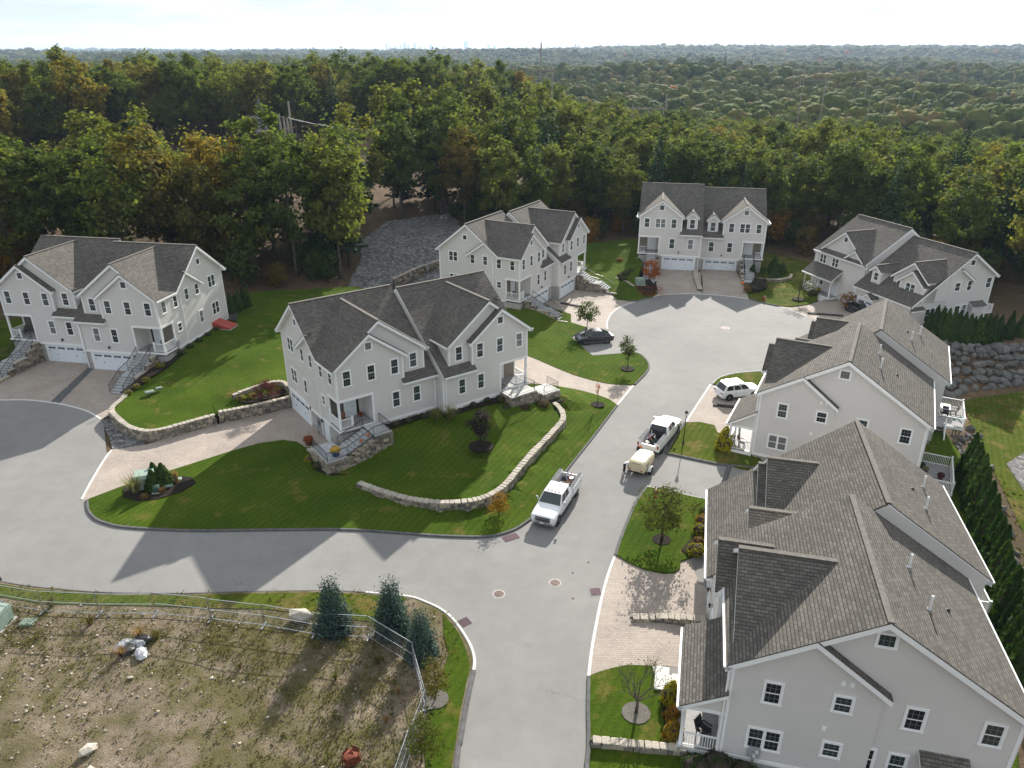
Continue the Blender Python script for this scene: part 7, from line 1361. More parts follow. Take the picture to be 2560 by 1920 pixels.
def pickup(label, loc, rz, s=1.):
    H = empty("utility_truck", loc, rz, s); tag(H, label, "truck", "white utility trucks"); b = MB()
    loft(b, [(3.12, rg(.88, .55, 1.06, .1)), (3.05, rg(.97, .48, 1.14)), (2.5, rg(1., .42, 1.22)), (1.45, rg(1., .40, 1.31)), (.2, rg(1.0, .40, 1.34)), (-1.05, rg(1.0, .40, 1.34))]); b.build("body", "car_white", H, smooth=False)
    greenhouse(H, "car_white", 1.62, .82, -.72, -1.0, 1.33, 1.98, .95, .76, (1.42, .42, -.45, -.98)[:3], rear=True)
    ss = MB()
    for s_ in (-1, 1):
        c = MB(); a, d = sorted((s_ * .70, s_ * 1.04)); c.box(-3.55, -1.12, a, d, .62, 1.50); c.build("tool_cabinet", "car_white", H, bevel=.02)
        t = MB(); t.box(-3.52, -1.14, a + .02, d - .02, 1.501, 1.53); t.build("cabinet_lid", "lid_grey", H)
        for x0 in (-3.45, -2.85, -1.75):
            q = MB(); y_ = s_ * 1.045; q.box(x0, x0 + (.5 if x0 != -2.85 else 1.0), *sorted((y_, y_ + s_ * .015)), .95 if x0 == -2.85 else .72, 1.44); dd_ = q.build("cabinet_door", "car_white", H); hh = MB(); hh.box(x0 + .1, x0 + .2, *sorted((y_ + s_ * .015, y_ + s_ * .035)), 1.2, 1.26); hh.build("handle", "chrome", dd_)
        st = MB(); st.bar((1.35, s_ * 1.02, .40), (-.95, s_ * 1.02, .40), .16, .05); st.build("running_board", "black_metal", H)
        for x0, x1 in ((1.25, .35), (.32, -.72)): q = MB(); q.box(x1 + .02, x0 - .02, *sorted((s_ * .998, s_ * 1.008)), .62, 1.28); dr = q.build("door", "car_white", H); k = MB(); k.box(x1 + .1, x1 + .28, *sorted((s_ * 1.008, s_ * 1.03)), 1.12, 1.17); k.build("handle", "chrome", dr)
        mirror_(H, 1.3, s_ * 1.0, 1.36, "chrome")
        q = MB(); q.box(2.98, 3.10, *sorted((s_ * .62, s_ * .95)), .86, 1.04); q.build("headlight", "lamp_clear", H, bevel=.02); q = MB(); q.box(-3.575, -3.55, *sorted((s_ * .86, s_ * 1.0)), .95, 1.28); q.build("tail_light", "lamp_red", H)
    q = MB(); q.box(-3.5, -1.1, -.7, .7, .70, .82); q.build("bed_floor", "plastic_black", H); q = MB(); q.box(-1.14, -1.06, -.7, .7, .82, 1.5); q.build("bed_front", "plastic_black", H); q = MB(); q.box(-3.58, -3.5, -.7, .7, .72, 1.22); q.build("tailgate", "car_white", H)
    q = MB(); q.box(-3.78, -3.58, -.98, .98, .52, .68); q.build("rear_bumper", "black_metal", H); q = MB(); loft(q, [(3.22, rg(.85, .46, .66, .05)), (3.1, rg(1.0, .42, .70, .05)), (2.9, rg(1.02, .42, .70, .05))]); q.build("front_bumper", "chrome", H)
    g_ = MB(); g_.box(3.06, 3.13, -.62, .62, .72, 1.04); gr = g_.build("grille", "black_metal", H); g_ = MB(); g_.box(3.13, 3.15, -.62, .62, .86, .92); g_.box(3.131, 3.146, -.60, .60, .98, 1.01); g_.build("grille_bar", "chrome", gr); q = MB(); q.box(3.205, 3.225, -.16, .16, .52, .62); q.build("number_plate", "plate", H)
    q = MB(); q.box(-1.0, -.1, -.12, .12, 2.0, 2.02); 
    for y_ in (-.5, -.2, .1, .4): lt = MB(); lt.box(.6, .72, y_, y_ + .12, 1.985, 2.01); lt.build("roof_marker", "lamp_red", H)
    arches(H, (2.12, -2.3), 1.0, .40)
    for x in (2.12, -2.3):
        for y_ in (-.88, .88): wheel(H, x, y_, .41, .27)
    return H
def suv(label, loc, rz, paint_, coupe=False):
    H = empty("parked_suv", loc, rz); tag(H, label, "car"); b = MB()
    if coupe: loft(b, [(2.42, rg(.76, .42, .74, .08)), (2.32, rg(.90, .30, .86)), (1.9, rg(.97, .26, .96)), (1.05, rg(.985, .25, 1.05)), (-.9, rg(.985, .25, 1.08)), (-1.8, rg(.975, .27, 1.06)), (-2.3, rg(.90, .34, 1.00)), (-2.42, rg(.80, .45, .92, .1))])
    else: loft(b, [(2.38, rg(.78, .45, .92, .08)), (2.3, rg(.90, .34, 1.00)), (1.8, rg(.96, .30, 1.06)), (1.0, rg(.97, .28, 1.10)), (-1.2, rg(.97, .28, 1.12)), (-2.15, rg(.95, .32, 1.12)), (-2.36, rg(.88, .42, 1.06, .1))])
    b.build("body", paint_, H, smooth=False)
    if coupe: greenhouse(H, paint_, 1.2, .38, -.75, -2.05, 1.05, 1.69, .90, .66, (1.0, .0, -.95, -1.6))
    else: greenhouse(H, paint_, 1.15, .42, -1.75, -2.2, 1.10, 1.76, .90, .71, (1.0, .05, -.95, -1.95))
    for s_ in (-1, 1):
        mirror_(H, .85, s_ * .95, 1.06, paint_)
        q = MB(); q.box(2.2, 2.36, *sorted((s_ * .50, s_ * .84)), .70, .82); q.build("headlight", "lamp_clear", H, bevel=.02); q = MB(); q.box(-2.38, -2.2, *sorted((s_ * .55, s_ * .90)), .84, .98); q.build("tail_light", "lamp_red", H, bevel=.02)
        for x0, x1 in ((.9, -.02), (-.05, -.92)): q = MB(); q.box(x1, x0, *sorted((s_ * .972, s_ * (.990 if coupe else .982))), .45, 1.0); dr = q.build("door", paint_, H); k = MB(); k.box(x1 + .08, x1 + .26, *sorted((s_ * .98, s_ * 1.005)), .88, .92); k.build("handle", "chrome" if not coupe else paint_, dr)
        q = MB(); q.bar((1.2, s_ * .96, .32), (-1.2, s_ * .96, .32), .08, .06); q.build("sill", "chrome" if coupe else "dark_trim", H)
        if not coupe: q = MB(); q.bar((.2, s_ * .62, 1.80), (-1.6, s_ * .62, 1.80), .04, .04); q.build("roof_rail", "chrome", H)
    g_ = MB(); g_.box(2.3, 2.43 if coupe else 2.39, -.4, .4, .58, .76); g_.build("grille", "black_metal", H); q = MB(); q.box(-2.43 if coupe else -2.37, -2.3, -.25, .25, .66, .78); q.build("number_plate", "plate", H)
    if not coupe:
        for x in (-.3, -1.2): q = MB(); q.bar((x, -.64, 1.82), (x, .64, 1.82), .06, .03); q.build("cross_bar", "chrome", H)
    arches(H, (1.45, -1.45), .975, .37)
    for x in (1.45, -1.45):
        for y_ in (-.86, .86): wheel(H, x, y_, .385, .26)
    return H
def heading(a, b): return math.atan2(b[1] - a[1], b[0] - a[0])
# truck coming towards the camera: rear wheel (5.45,52.53) -> front wheel (3.67,48.37)
hd1 = heading((5.45, 52.53), (3.67, 48.37)); c1 = ((5.45 + 3.67) / 2, (52.53 + 48.37) / 2); nrm = Vector((-math.sin(hd1), math.cos(hd1)))   # left of travel
side_ = 1.0; P1 = Vector(c1) - nrm * side_ * 1.0
P1 = Vector(c1) + Vector((-.94, .40)) * 1.0
t1 = pickup("white utility truck loaded with tools, driving past the curved stone wall", (P1.x, P1.y, 0.), hd1, 1.02)
hd2 = heading((14.02, 59.76), (15.99, 63.14)); c2 = ((14.02 + 15.99) / 2, (59.76 + 63.14) / 2); P2 = Vector(c2) + Vector((-.86, .50)) * 1.05 + Vector((.25, .45))
t2 = pickup("white utility truck stopped ahead of the cream compressor", (P2.x, P2.y, 0.), hd2, 1.02)
hb = heading((12.23, 88.45), (9.48, 87.85)); pb = Vector(((12.23 + 9.48) / 2, (88.45 + 87.85) / 2)) + Vector((-math.sin(hb), math.cos(hb))) * -.9; suv("glossy black coupe-backed car parked on the lawn bay", (pb.x, pb.y, 0), hb, "car_black", True)
hw = heading((23.32, 71.26), (25.6, 71.86)); pw_ = Vector((24.75, 71.64)) + Vector((-math.sin(hw), math.cos(hw))) * .86; suv("white sport utility car with roof bars on the paver driveway", (pw_.x, pw_.y, .012), hw, "car_white")
suv("dark parked car half hidden by the orange shrub at the far right house", (50.0, 100.4, .012), R(-75), "car_black", True)
# tools in the truck beds
def tools(T, seed, label):
    rr = random.Random(seed); M4 = Matrix.Translation(T.location) @ Matrix.Rotation(T.rotation_euler.z, 4, 'Z') @ Matrix.Scale(T.scale[0], 4); mats = ["tool_wood", "tool_pale", "tool_red", "tool_blue", "galv", "black_metal"]
    words = ["slanting", "crossed", "upright-leaning", "short", "long", "topmost", "lowest", "bent", "pale", "dark", "rear", "middle"]
    for k in range(12):
        a = Vector((rr.uniform(-3.3, -1.5), rr.uniform(-.5, .5), .9 + .07 * k * .6)); d = Vector((rr.uniform(-1, 1), rr.uniform(-.5, .5), rr.uniform(-.05, .35))).normalized(); b = a + d * rr.uniform(.6, 1.2); b.x = max(-3.4, min(-1.25, b.x)); b.y = max(-.55, min(.55, b.y)); m_ = MB(); m_.tube([M4 @ a, M4 @ b], .035, 6); tag(m_.build("tool_handle", mats[k % 6]), "tool handle in the heap on the bed of the " + label, "tool", "tools in the " + label)
    m_ = MB(); c = M4 @ Vector((-3.0, .25, 1.15)); m_.lathe([(.08, -.06), (.2, -.06), (.2, .06), (.08, .06)], c, 12); tag(m_.build("hose_coil", "tool_pale"), "pale coil lying in the bed of the " + label, "coil")
    m_ = MB(); c = M4 @ Vector((-2.0, -.2, 1.0)); m_.lathe([(.15, -.17), (.18, .18), (.16, .18), (.14, -.12)], c, 12); tag(m_.build("bucket", "tool_pale" if seed == 1 else "dark_green"), "bucket standing in the bed of the " + label, "bucket")
tools(t1, 1, "moving truck"); tools(t2, 2, "stopped truck")
# compressor trailer
hc = hd2; cx = Vector((11.55, 56.75)); H = empty("compressor_trailer", (cx.x, cx.y, 0), hc, 1.05); tag(H, "cream towable air compressor behind the stopped truck", "trailer")
q = MB(); loft(q, [(1.25, rg(.62, .60, 1.25, .14)), (1.15, rg(.72, .52, 1.42, .16)), (.2, rg(.74, .50, 1.52, .16)), (-.95, rg(.74, .50, 1.52, .16)), (-1.2, rg(.70, .52, 1.45, .16)), (-1.28, rg(.62, .58, 1.36, .14))]); q.build("housing", "cream_paint", H)
for s_ in (-1, 1):
    wheel(H, -.2, s_ * .92, .34, .22); f_ = MB()
    for q_ in range(7): a0, a1 = math.pi * (.08 + .12 * q_), math.pi * (.08 + .12 * (q_ + 1)); f_.beam((-.2 + .42 * math.cos(a0), s_ * .92 - .13, .36 + .42 * math.sin(a0)), (-.2 + .42 * math.cos(a1), s_ * .92 - .13, .36 + .42 * math.sin(a1)), (0, .26, 0), (0, 0, .03))
    fo = f_.build("fender", "cloth_white", H)
    tl = MB(); tl.lathe([(.07, -1.285), (.07, -1.30), (.02, -1.31)], (0, s_ * .5, .72), 10, 'x'); tl.build("tail_light", "lamp_red", H)
for k in range(6): q = MB(); q.box(-1.287, -1.27, -.36 + k * .125, -.29 + k * .125, 1.26, 1.32); q.build("vent_slot", "black_metal", H)
q = MB(); q.box(-.45, -.40, -.1, .1, 1.535, 1.56); q.build("lifting_eye", "black_metal", H); q = MB(); q.box(-.75, -.70, -.05, .15, 1.535, 1.56); q.build("exhaust_slot", "black_metal", H)
q = MB(); q.bar((1.2, 0, .5), (2.5, 0, .5), .1, .1); q.bar((1.2, .45, .5), (2.0, 0, .5), .07); q.bar((1.2, -.45, .5), (2.0, 0, .5), .07); q.build("drawbar", "black_metal", H); q = MB(); q.box(-1.31, -1.27, -.66, .66, .42, .54); q.build("rear_bumper", "black_metal", H)
tx = bpy.data.curves.new("lettering", 'FONT'); 
bpy.data.curves.remove(tx)
q = MB(); q.box(-.9, -.2, -.752, -.742, .98, 1.10); q.build("side_panel_stripe", "black_metal", H)
# ------------------------------------------------------------------ people
def person(label, loc, rz, joints, edges, regions, hair="hair_dark", hat=None):
    """joints: name -> (pos, radius); regions: name -> material; one continuous skin surface"""
    names = list(joints); me = bpy.data.meshes.new("body_skeleton"); me.from_pydata([joints[n][0] for n in names], [(names.index(a), names.index(b)) for a, b in edges], []); o = bpy.data.objects.new("tmp", me); col.objects.link(o)
    md = o.modifiers.new("skin", 'SKIN'); sk = me.skin_vertices[0].data
    for i, n in enumerate(names): r_ = joints[n][1]; sk[i].radius = (r_, r_) if not isinstance(r_, tuple) else r_
    sk[names.index("pelvis")].use_root = True; o.modifiers.new("sub", 'SUBSURF').render_levels = 1; o.modifiers["sub"].levels = 1
    dg = bpy.context.evaluated_depsgraph_get(); m2 = bpy.data.meshes.new_from_object(o.evaluated_get(dg)); bpy.data.objects.remove(o); m2.name = "person"
    mats = sorted(set(regions.values())); m2.materials.clear()
    for k in mats: m2.materials.append(M[k])
    pos = [(Vector(joints[a][0]), Vector(joints[b][0]), regions.get(b)) for a, b in edges]
    for p in m2.polygons:
        best = min(pos, key=lambda e: ((p.center - e[0] - (e[1] - e[0]) * max(0, min(1, (p.center - e[0]).dot(e[1] - e[0]) / ((e[1] - e[0]).length_squared + 1e-9)))).length)); p.material_index = mats.index(best[2]); p.use_smooth = True
    b = put("person", m2, None, loc, (0, 0, rz)); tag(b, label, "person"); hp = Vector(joints["head"][0]); hm = shrub_h = MB(); bm = bmesh.new(); bmesh.ops.create_icosphere(bm, subdivisions=2, radius=.112); me_ = bpy.data.meshes.new("hair"); bm.to_mesh(me_); bm.free(); me_.materials.append(M[hair]); put("hair", me_, b, hp + Vector((-.01, 0, .035)), (0, 0, 0), (1.0, .9, .9)); return b
def bent(fwd, hipz, reach, spread=.13, dz=0.):
    """figure bent forward along +x: hips over the feet, back sloping down to the shoulders, hands reaching the work"""
    sx, sz = fwd, hipz + dz
    J = {"pelvis": ((0, 0, hipz), .135), "waist": ((sx * .45, 0, hipz + (sz - hipz) * .5 + .10), .125), "chest": ((sx * .85, 0, sz + .12), .145), "neck": ((sx * 1.12, 0, sz + .10), .06), "head": ((sx * 1.38, 0, sz + .04), .098), "crown": ((sx * 1.55, 0, sz + .00), .07), "nose": ((sx * 1.42, 0, sz - .05), .03)}
    E_ = [("pelvis", "waist"), ("waist", "chest"), ("chest", "neck"), ("neck", "head"), ("head", "crown"), ("head", "nose")]
    for s_, n in ((-1, "r"), (1, "l")):
        J.update({"hip" + n: ((0, s_ * .10, hipz - .06), .10), "knee" + n: ((.10 * (hipz < .8) * 3 + .03, s_ * spread, hipz * .52), .075), "ankle" + n: ((-.04, s_ * spread, .08), .05), "toe" + n: ((.16, s_ * spread * 1.1, .04), .04), "sho" + n: ((sx * .95, s_ * .19, sz + .06), .075), "elb" + n: ((sx * 1.05, s_ * .24, sz - .20), .05), "wri" + n: ((reach[0], s_ * .14, reach[1]), .036), "palm" + n: ((reach[0] + .06, s_ * .13, reach[1] - .05), .034)})
        E_ += [("pelvis", "hip" + n), ("hip" + n, "knee" + n), ("knee" + n, "ankle" + n), ("ankle" + n, "toe" + n), ("chest", "sho" + n), ("sho" + n, "elb" + n), ("elb" + n, "wri" + n), ("wri" + n, "palm" + n)]
        for q in range(4): J["f%d" % q + n] = ((reach[0] + .13 - abs(q - 1.5) * .012, s_ * (.10 + q * .022), reach[1] - .11), .009); E_.append(("palm" + n, "f%d" % q + n))
        J["th" + n] = ((reach[0] + .10, s_ * .085, reach[1] - .04), .010); E_.append(("palm" + n, "th" + n))
    return J, E_
def regs(E_, shirt, pants, shoe="cloth_black"):
    r_ = {}
    for a, b in E_:
        n = b.rstrip("rl") if b[:3] in ("hip", "kne", "ank", "toe", "sho", "elb", "wri", "pal") else b
        r_[b] = pants if b[:3] in ("hip", "kne", "ank") else shoe if b[:3] == "toe" else shirt if b[:3] in ("wai", "che", "sho", "elb", "wri") else "skin"
    return r_
J, E_ = bent(.46, .92, (.62, .62)); person("worker in white shirt and black trousers bending beside the compressor", (9.98, 56.35, 0), R(12), J, E_, regs(E_, "cloth_white", "cloth_black"))
J, E_ = bent(.42, .80, (.58, .58), dz=-.02); person("worker in bright orange vest bending at the tow hitch", (11.75, 59.6, 0), R(20), J, E_, regs(E_, "cloth_orange", "cloth_navy"))
# ------------------------------------------------------------------ street furniture and small things
def lamp_post(x, y, z, label, h=3.3):
    H = empty("street_lamp", (x, y, z)); tag(H, label, "lamp post"); m_ = MB(); m_.lathe([(.12, 0), (.12, .08), (.075, .14), (.06, .5), (.055, .52), (.042, .56), (.036, h - .45), (.06, h - .42), (.03, h - .38)], (0, 0, 0), 10); m_.build("pole", "black_metal", H)
    g_ = MB(); g_.lathe([(.08, h - .38), (.155, h - .02), (.15, h - .02), (.07, h - .38)], (0, 0, 0), 6); g_.build("lantern_glass", "bulb_glass", H); c = MB(); c.lathe([(.20, h - .02), (.19, h + .02), (.09, h + .13), (.03, h + .18), (.03, h + .24), (.005, h + .28)], (0, 0, 0), 8); c.build("lantern_cap", "black_metal", H)
lamp_post(16.37, 61.56, .1, "black street lamp on the small lawn beside the stopped truck"); lamp_post(21.2, 113.3, .35, "black street lamp in front of the orange tree"); lamp_post(-36.3, 41.7, .05, "black street lamp post at the end of the fenced lot")
def hydrant(x, y, z, label):
    H = empty("fire_hydrant", (x, y, z), .6); tag(H, label, "hydrant"); m_ = MB(); m_.lathe([(.15, 0), (.15, .06), (.10, .08), (.10, .48), (.13, .50), (.13, .55), (.11, .60), (.05, .70), (.03, .74)], (0, 0, 0), 12); m_.build("barrel", "red_paint", H)
    for a in (0, 1): c = MB(); c.lathe([(.055, -.19 if a else .08), (.055, -.08 if a else .19)], (0, 0, .40), 8, 'x'); c.build("nozzle", "red_paint" if a else "galv", H)
    c = MB(); c.lathe([(.07, -.20), (.07, -.08)], (0, 0, .36), 8, 'y'); c.build("nozzle", "red_paint", H)
hydrant(12.05, 52.3, .1, "dark red fire hydrant behind the street tree"); hydrant(38.05, 106.1, .12, "red fire hydrant by the far berm")
def ubox(x, y, z, w, d, h, rz, mat, label, name="utility_box"):
    H = empty(name, (x, y, z), rz); tag(H, label, "utility box"); m_ = MB(); m_.box(-w / 2, w / 2, -d / 2, d / 2, 0, h * .8); m_.build("cabinet", mat, H, bevel=.02); l_ = MB(); l_.hexa([(-w / 2 - .02, -d / 2 - .02, h * .8), (w / 2 + .02, -d / 2 - .02, h * .8), (w / 2 + .02, d / 2 + .02, h * .8), (-w / 2 - .02, d / 2 + .02, h * .8), (-w / 2 + .02, -d / 2 + .1, h), (w / 2 - .02, -d / 2 + .1, h), (w / 2 - .02, d / 2 - .02, h), (-w / 2 + .02, d / 2 - .02, h)]); l_.build("lid", mat, H)
    p_ = MB(); p_.box(-w / 2 - .12, w / 2 + .12, -d / 2 - .12, d / 2 + .12, -.05, .06); p_.build("pad", "concrete", H); s_ = MB(); s_.box(-.02, .02, -d / 2 - .015, -d / 2, h * .35, h * .5); s_.build("handle", "black_metal", H)
ubox(-31.5, 54.0, .18, 1.5, 1.3, 1.25, .35, "utility_green", "pale green transformer in the teardrop bed"); ubox(-33.6, 37.2, .1, 1.5, 1.3, 1.25, -.1, "utility_green", "pale green transformer inside the lot fence"); ubox(20.5, 113.6, .4, 1.4, 1.2, 1.1, .1, "utility_green", "pale green transformer beside the orange tree")
ubox(-30.1, 52.9, .18, .45, .4, .65, .2, "dark_green", "small dark green service box in the teardrop bed")
def lid(x, y, z, w, d, rz, label, mat="lid_green"): H = empty("vault_lid", (x, y, z), rz); tag(H, label, "vault lid"); m_ = MB(); m_.box(-w / 2, w / 2, -d / 2, d / 2, -.05, .10); m_.build("rim_frame", mat, H, bevel=.015); q = MB(); q.box(-w / 2 + .06, w / 2 - .06, -d / 2 + .06, d / 2 - .06, .10, .125); q.build("cover", mat, H, bevel=.008)
lid(-31.66, 37.3, .12, .95, .75, .1, "green vault lid inside the lot fence"); lid(-29.6, 53.9, .2, .8, .6, .3, "pale green vault lid, lower of two in the teardrop bed", "utility_green"); lid(-29.2, 54.9, .2, .7, .5, .3, "pale green vault lid, upper of two in the teardrop bed", "utility_green"); lid(-38.6, 70.8, 1.25, .9, .7, .6, "green vault lid on the lawn above the stone wall"); lid(-38.0, 71.7, 1.28, .7, .5, .6, "small green box beside the vault lid on the lawn")
def manhole(x, y, r_, label):
    H = empty("manhole", (x, y, 0)); tag(H, label, "manhole"); m_ = MB(); m_.lathe([(r_ * 1.12, -.02), (r_ * 1.12, .010), (r_ * .98, .011), (r_ * .98, -.02)], (0, 0, 0), 24); m_.build("collar", "iron_frame", H); m_ = MB(); m_.lathe([(r_ * .97, -.02), (r_ * .97, .014), (r_ * .5, .018), (.01, .018)], (0, 0, 0), 24); c = m_.build("cover", "iron", H)
    q = MB()
    for k in range(-3, 4): q.box(-r_ * .8 * math.cos(k * .38), r_ * .8 * math.cos(k * .38), k * r_ * .22 - .02, k * r_ * .22 + .02, .018, .024)
    q.build("ribs", "iron", c)
manhole(-.91, 40.26, .38, "manhole cover beside the tyre tracks"); manhole(29.13, 94.37, .50, "manhole cover in the cul-de-sac"); manhole(3.04, 41.43, .38, "manhole cover in the middle of the junction")
for x, y, lb in ((5.62, 43.74, "farthest up the street"), (4.38, 42.54, "middle of three"), (4.19, 39.82, "beside the drain grate")): manhole(x, y, .12, "small round valve cover, " + lb)
def grate(x, y, rz, w, label):
    H = empty("drain_grate", (x, y, 0), rz); tag(H, label, "drain"); p = MB(); p.box(-w / 2, w / 2, -.33, .33, -.05, .006); p.build("pit", "black_metal", H); m_ = MB(); n = int(w / .11)
    for k in range(n + 1): xx = -w / 2 + w * k / n; m_.box(xx - .02, xx + .02, -.33, .33, .0061, .03)
    for k in range(7): yy = -.33 + .66 * k / 6; m_.box(-w / 2, w / 2, yy - .02, yy + .02, .0062, .028)
    m_.build("bars", "grate_iron", H)
grate(-3.1, 37.5, R(-55), .66, "rusty drain grate at the fenced lot corner"); grate(-.1, 46.75, R(28), 1.2, "long rusty drain grate below the amber tree"); grate(5.8, 40.49, R(5), .66, "rusty drain grate beside the nearest driveway")
for x, y, w, d, rz, lb in ((-.85, 40.2, 1.25, 1.2, .1, "around the junction manhole by the tyre tracks"), (5.8, 40.5, 1.15, 1.1, .08, "around the grate beside the nearest driveway"), (-3.0, 37.7, 1.1, 1.1, -.9, "around the grate at the lot corner"), (3.04, 41.43, .0, .0, 0, "")):
    if w: c, s_ = math.cos(rz), math.sin(rz); sheet("asphalt_patch", "berm", [(x + c * a - s_ * b, y + s_ * a + c * b, .004) for a, b in ((-w / 2, -d / 2), (w / 2, -d / 2), (w / 2, d / 2), (-w / 2, d / 2))], step=5, label="darker square asphalt patch " + lb).data.materials[0] = M["patch"] if "patch" in M else simple("patch", (.215, .21, .20), .9, 0, .2, .12, 4.).m
# ---- temporary fence panels
FP = [(-38.6, 39.9), (-34.62, 39.05), (-31.14, 38.29), (-27.28, 38.04), (-23.58, 38.06), (-19.75, 37.55), (-16.06, 36.95), (-12.59, 36.19), (-9.08, 35.86), (-5.94, 33.53), (-4.84, 30.2), (-5.35, 27.6), (-5.9, 24.2)]
wn_ = ["first", "second", "third", "fourth", "fifth", "sixth", "seventh", "eighth", "ninth", "tenth", "eleventh", "twelfth"]
for k, (a, b) in enumerate(zip(FP, FP[1:])):
    A, B = Vector((*a, lot_z(*a) + .08)), Vector((*b, lot_z(*b) + .08)); h = 1.75; u = Vector((0, 0, 1)); tilt = Vector(((B - A).y, -(B - A).x, 0)).normalized() * random.uniform(-.08, .08); d = (B - A).normalized(); A = A + d * .06; B = B - d * .06
    H = empty("fence_panel", A); tag(H, "galvanised mesh fence panel, %s along the lot from the lamp post end" % wn_[k], "fence panel", "temporary fence panels"); L = (B - A); T = u * h + tilt
    for nm, p, q in (("post", Vector(), T), ("post", L, L + T), ("rail", T, L + T), ("rail", u * .08, L + u * .08), ("rail", T * .5, L + T * .5)): m_ = MB(); m_.tube([p, q], .024, 6); m_.build(nm, "galv", H)
    m_ = MB(); n = int(L.length / .16)
    for j in range(1, n): p = L * (j / n); m_.bar(p + u * .08, p + T, .004)
    for j in range(1, 10): m_.bar(T * (j / 10), L + T * (j / 10), .004)
    mm_ = m_.build("wire_mesh", "galv", H, uv=False); mm_["kind"] = "stuff"
    f_ = MB(); c = L.normalized(); s_ = Vector((-c.y, c.x, 0)); f_.bar(L - s_ * .35 + u * .0, L + s_ * .35 + u * .0, .1, .07); f_.build("foot", "galv", H)
# ---- debris, rusty scrap
H = empty("scrap_metal", (-8.4, 26.9, .2), .4); tag(H, "rusty red crumpled machine part at the lot edge", "scrap")
rr = random.Random(3)
for k in range(5):
    m_ = MB(); a = k * 1.25; pts_ = [(math.cos(a + t) * (.45 + .1 * rr.random()), math.sin(a + t) * .4, .05 + .5 * (i % 2) + .25 * rr.random()) for i, t in enumerate((0, .5, .9, 1.3))]; m_.slab([(p[0], p[1], p[2]) for p in pts_], .04); m_.build("bent_plate", "rust", H)
m_ = MB(); m_.lathe([(.30, 0), (.42, .25), (.38, .55), (.15, .62), (.12, .55)], (0, 0, 0), 9); m_.build("drum", "rust", H)
for k, (dx, dy, lb, mt) in enumerate(((0, 0, "pale crumpled sheet on top of the debris heap", "debris_grey"), (-.9, -.1, "striped grey wrapping beside the debris heap", "debris_grey"), (.6, -.9, "grey plastic sack below the debris heap", "debris_grey"), (.2, .4, "black plastic bag behind the debris heap", "plastic_black"), (-.3, -.6, "dark bag under the dead stalks", "plastic_black"))):
    bm = bmesh.new(); bmesh.ops.create_icosphere(bm, subdivisions=2, radius=.5)
    for v in bm.verts: v.co += Vector((rr.uniform(-.12, .12), rr.uniform(-.12, .12), rr.uniform(-.12, .12)))
    me = bpy.data.meshes.new("debris"); bm.to_mesh(me); bm.free(); me.materials.append(M[mt]); tag(put("debris_bag", me, None, (-23.5 + dx, 35.3 + dy, lot_z(-23.5, 35.3) + .15), (0, 0, k), (1.1, .7, .45)), lb, "debris")
for k, (x, y, s, mt, lb) in enumerate(((-23.7, 36.0, 1.1, "straw", "dead brown stalks behind the debris heap"), (-24.1, 34.4, .9, "straw", "dead amber stalks before the debris heap"), (-22.6, 35.9, .9, "weed", "green weed clump right of the debris heap"), (-31.0, 38.9, 1.0, "weed", "bright weed clump by the transformer fence"), (-27.5, 37.2, .9, "weed", "dark weed clump at the fence, left of the debris"), (-16.5, 33.5, .6, "weed", "weed clump in the middle of the lot"), (-8.2, 33.8, .8, "weed", "tall weed clump under the slanting fence panel"), (-10.5, 32.6, .7, "weed", "weed clump beside the spruce shadow"), (-7., 29.5, .6, "straw", "dry tussock near the fence corner"), (-6.6, 31.5, .6, "straw", "dry tussock beside the fence"))):
    o = shrub("weed_clump", lb, grass_mesh(400 + k, 120, mt, 1., .7, .022), (x, y, lot_z(x, y)), s, None, cat="weeds")
# ---- red cellar hatch, condenser, meters
H = empty("cellar_hatch", lA(20.7, 9.3, 2.1), R(PA[1]), KA); tag(H, "red sloping cellar hatch on the left house side", "hatch"); m_ = MB(); m_.prism([(0, -.9, 0), (2.3, -.9, 0), (2.3, -.9, .12), (0, -.9, .78)], (0, 0, 0), (0, 1.8, 0)); m_.build("frame", "bulkhead_red", H)
for s_ in (-1, 1): q = MB(); q.slab([(.0, s_ * .46 - .43, .80), (2.32, s_ * .46 - .43, .14), (2.32, s_ * .46 + .43, .14), (.0, s_ * .46 + .43, .80)], .03); q.build("door", "bulkhead_red", H)
q = MB(); q.box(-.05, 2.4, -1., 1., -.4, .0); q.build("curb", "concrete", H)
def condenser(p, label): H = empty("air_condenser", p); tag(H, label, "air conditioner"); m_ = MB(); m_.box(-.4, .4, -.4, .4, .05, .85); m_.build("cabinet", "truck_grey", H, bevel=.05); q = MB(); q.lathe([(.33, .851), (.33, .88), (.05, .89)], (0, 0, 0), 14); q.build("fan_guard", "black_metal", H)
condenser(lA(21.7, 11.6, 2.15), "grey air conditioner behind the cellar hatch")
def meter(l, x, y, z, rot, label, yaw):
    H = empty("meter_box", l(x, y, z), R(yaw + rot)); tag(H, label, "meter"); m_ = MB(); m_.box(-.3, .3, -.12, 0, 0, .7); m_.build("cabinet", "debris_grey", H, bevel=.015)
    for dx, dz in ((.0, .2), (.12, .48)): q = MB(); q.lathe([(.085, -.20), (.085, -.12)], (dx, 0, dz), 10, 'y'); q.build("dial", "bulb_glass", H)
    q = MB(); q.box(-.05, .05, -.10, 0, -.9, 0); q.build("conduit", "debris_grey", H)
meter(lB, -.01, 5.6, 1.0, -90, "grey electric meters on the side wall of the middle house", PB[1]); meter(lG, 2 * 10.39 + .02, 1.7, .8, 90, "grey electric meters on the nearest gable wall", PG[1]); meter(lA, 2 * W1 + .02, 2.3 - SH, 2.6, 90, "grey electric meters beside the left house corner porch", PA[1])
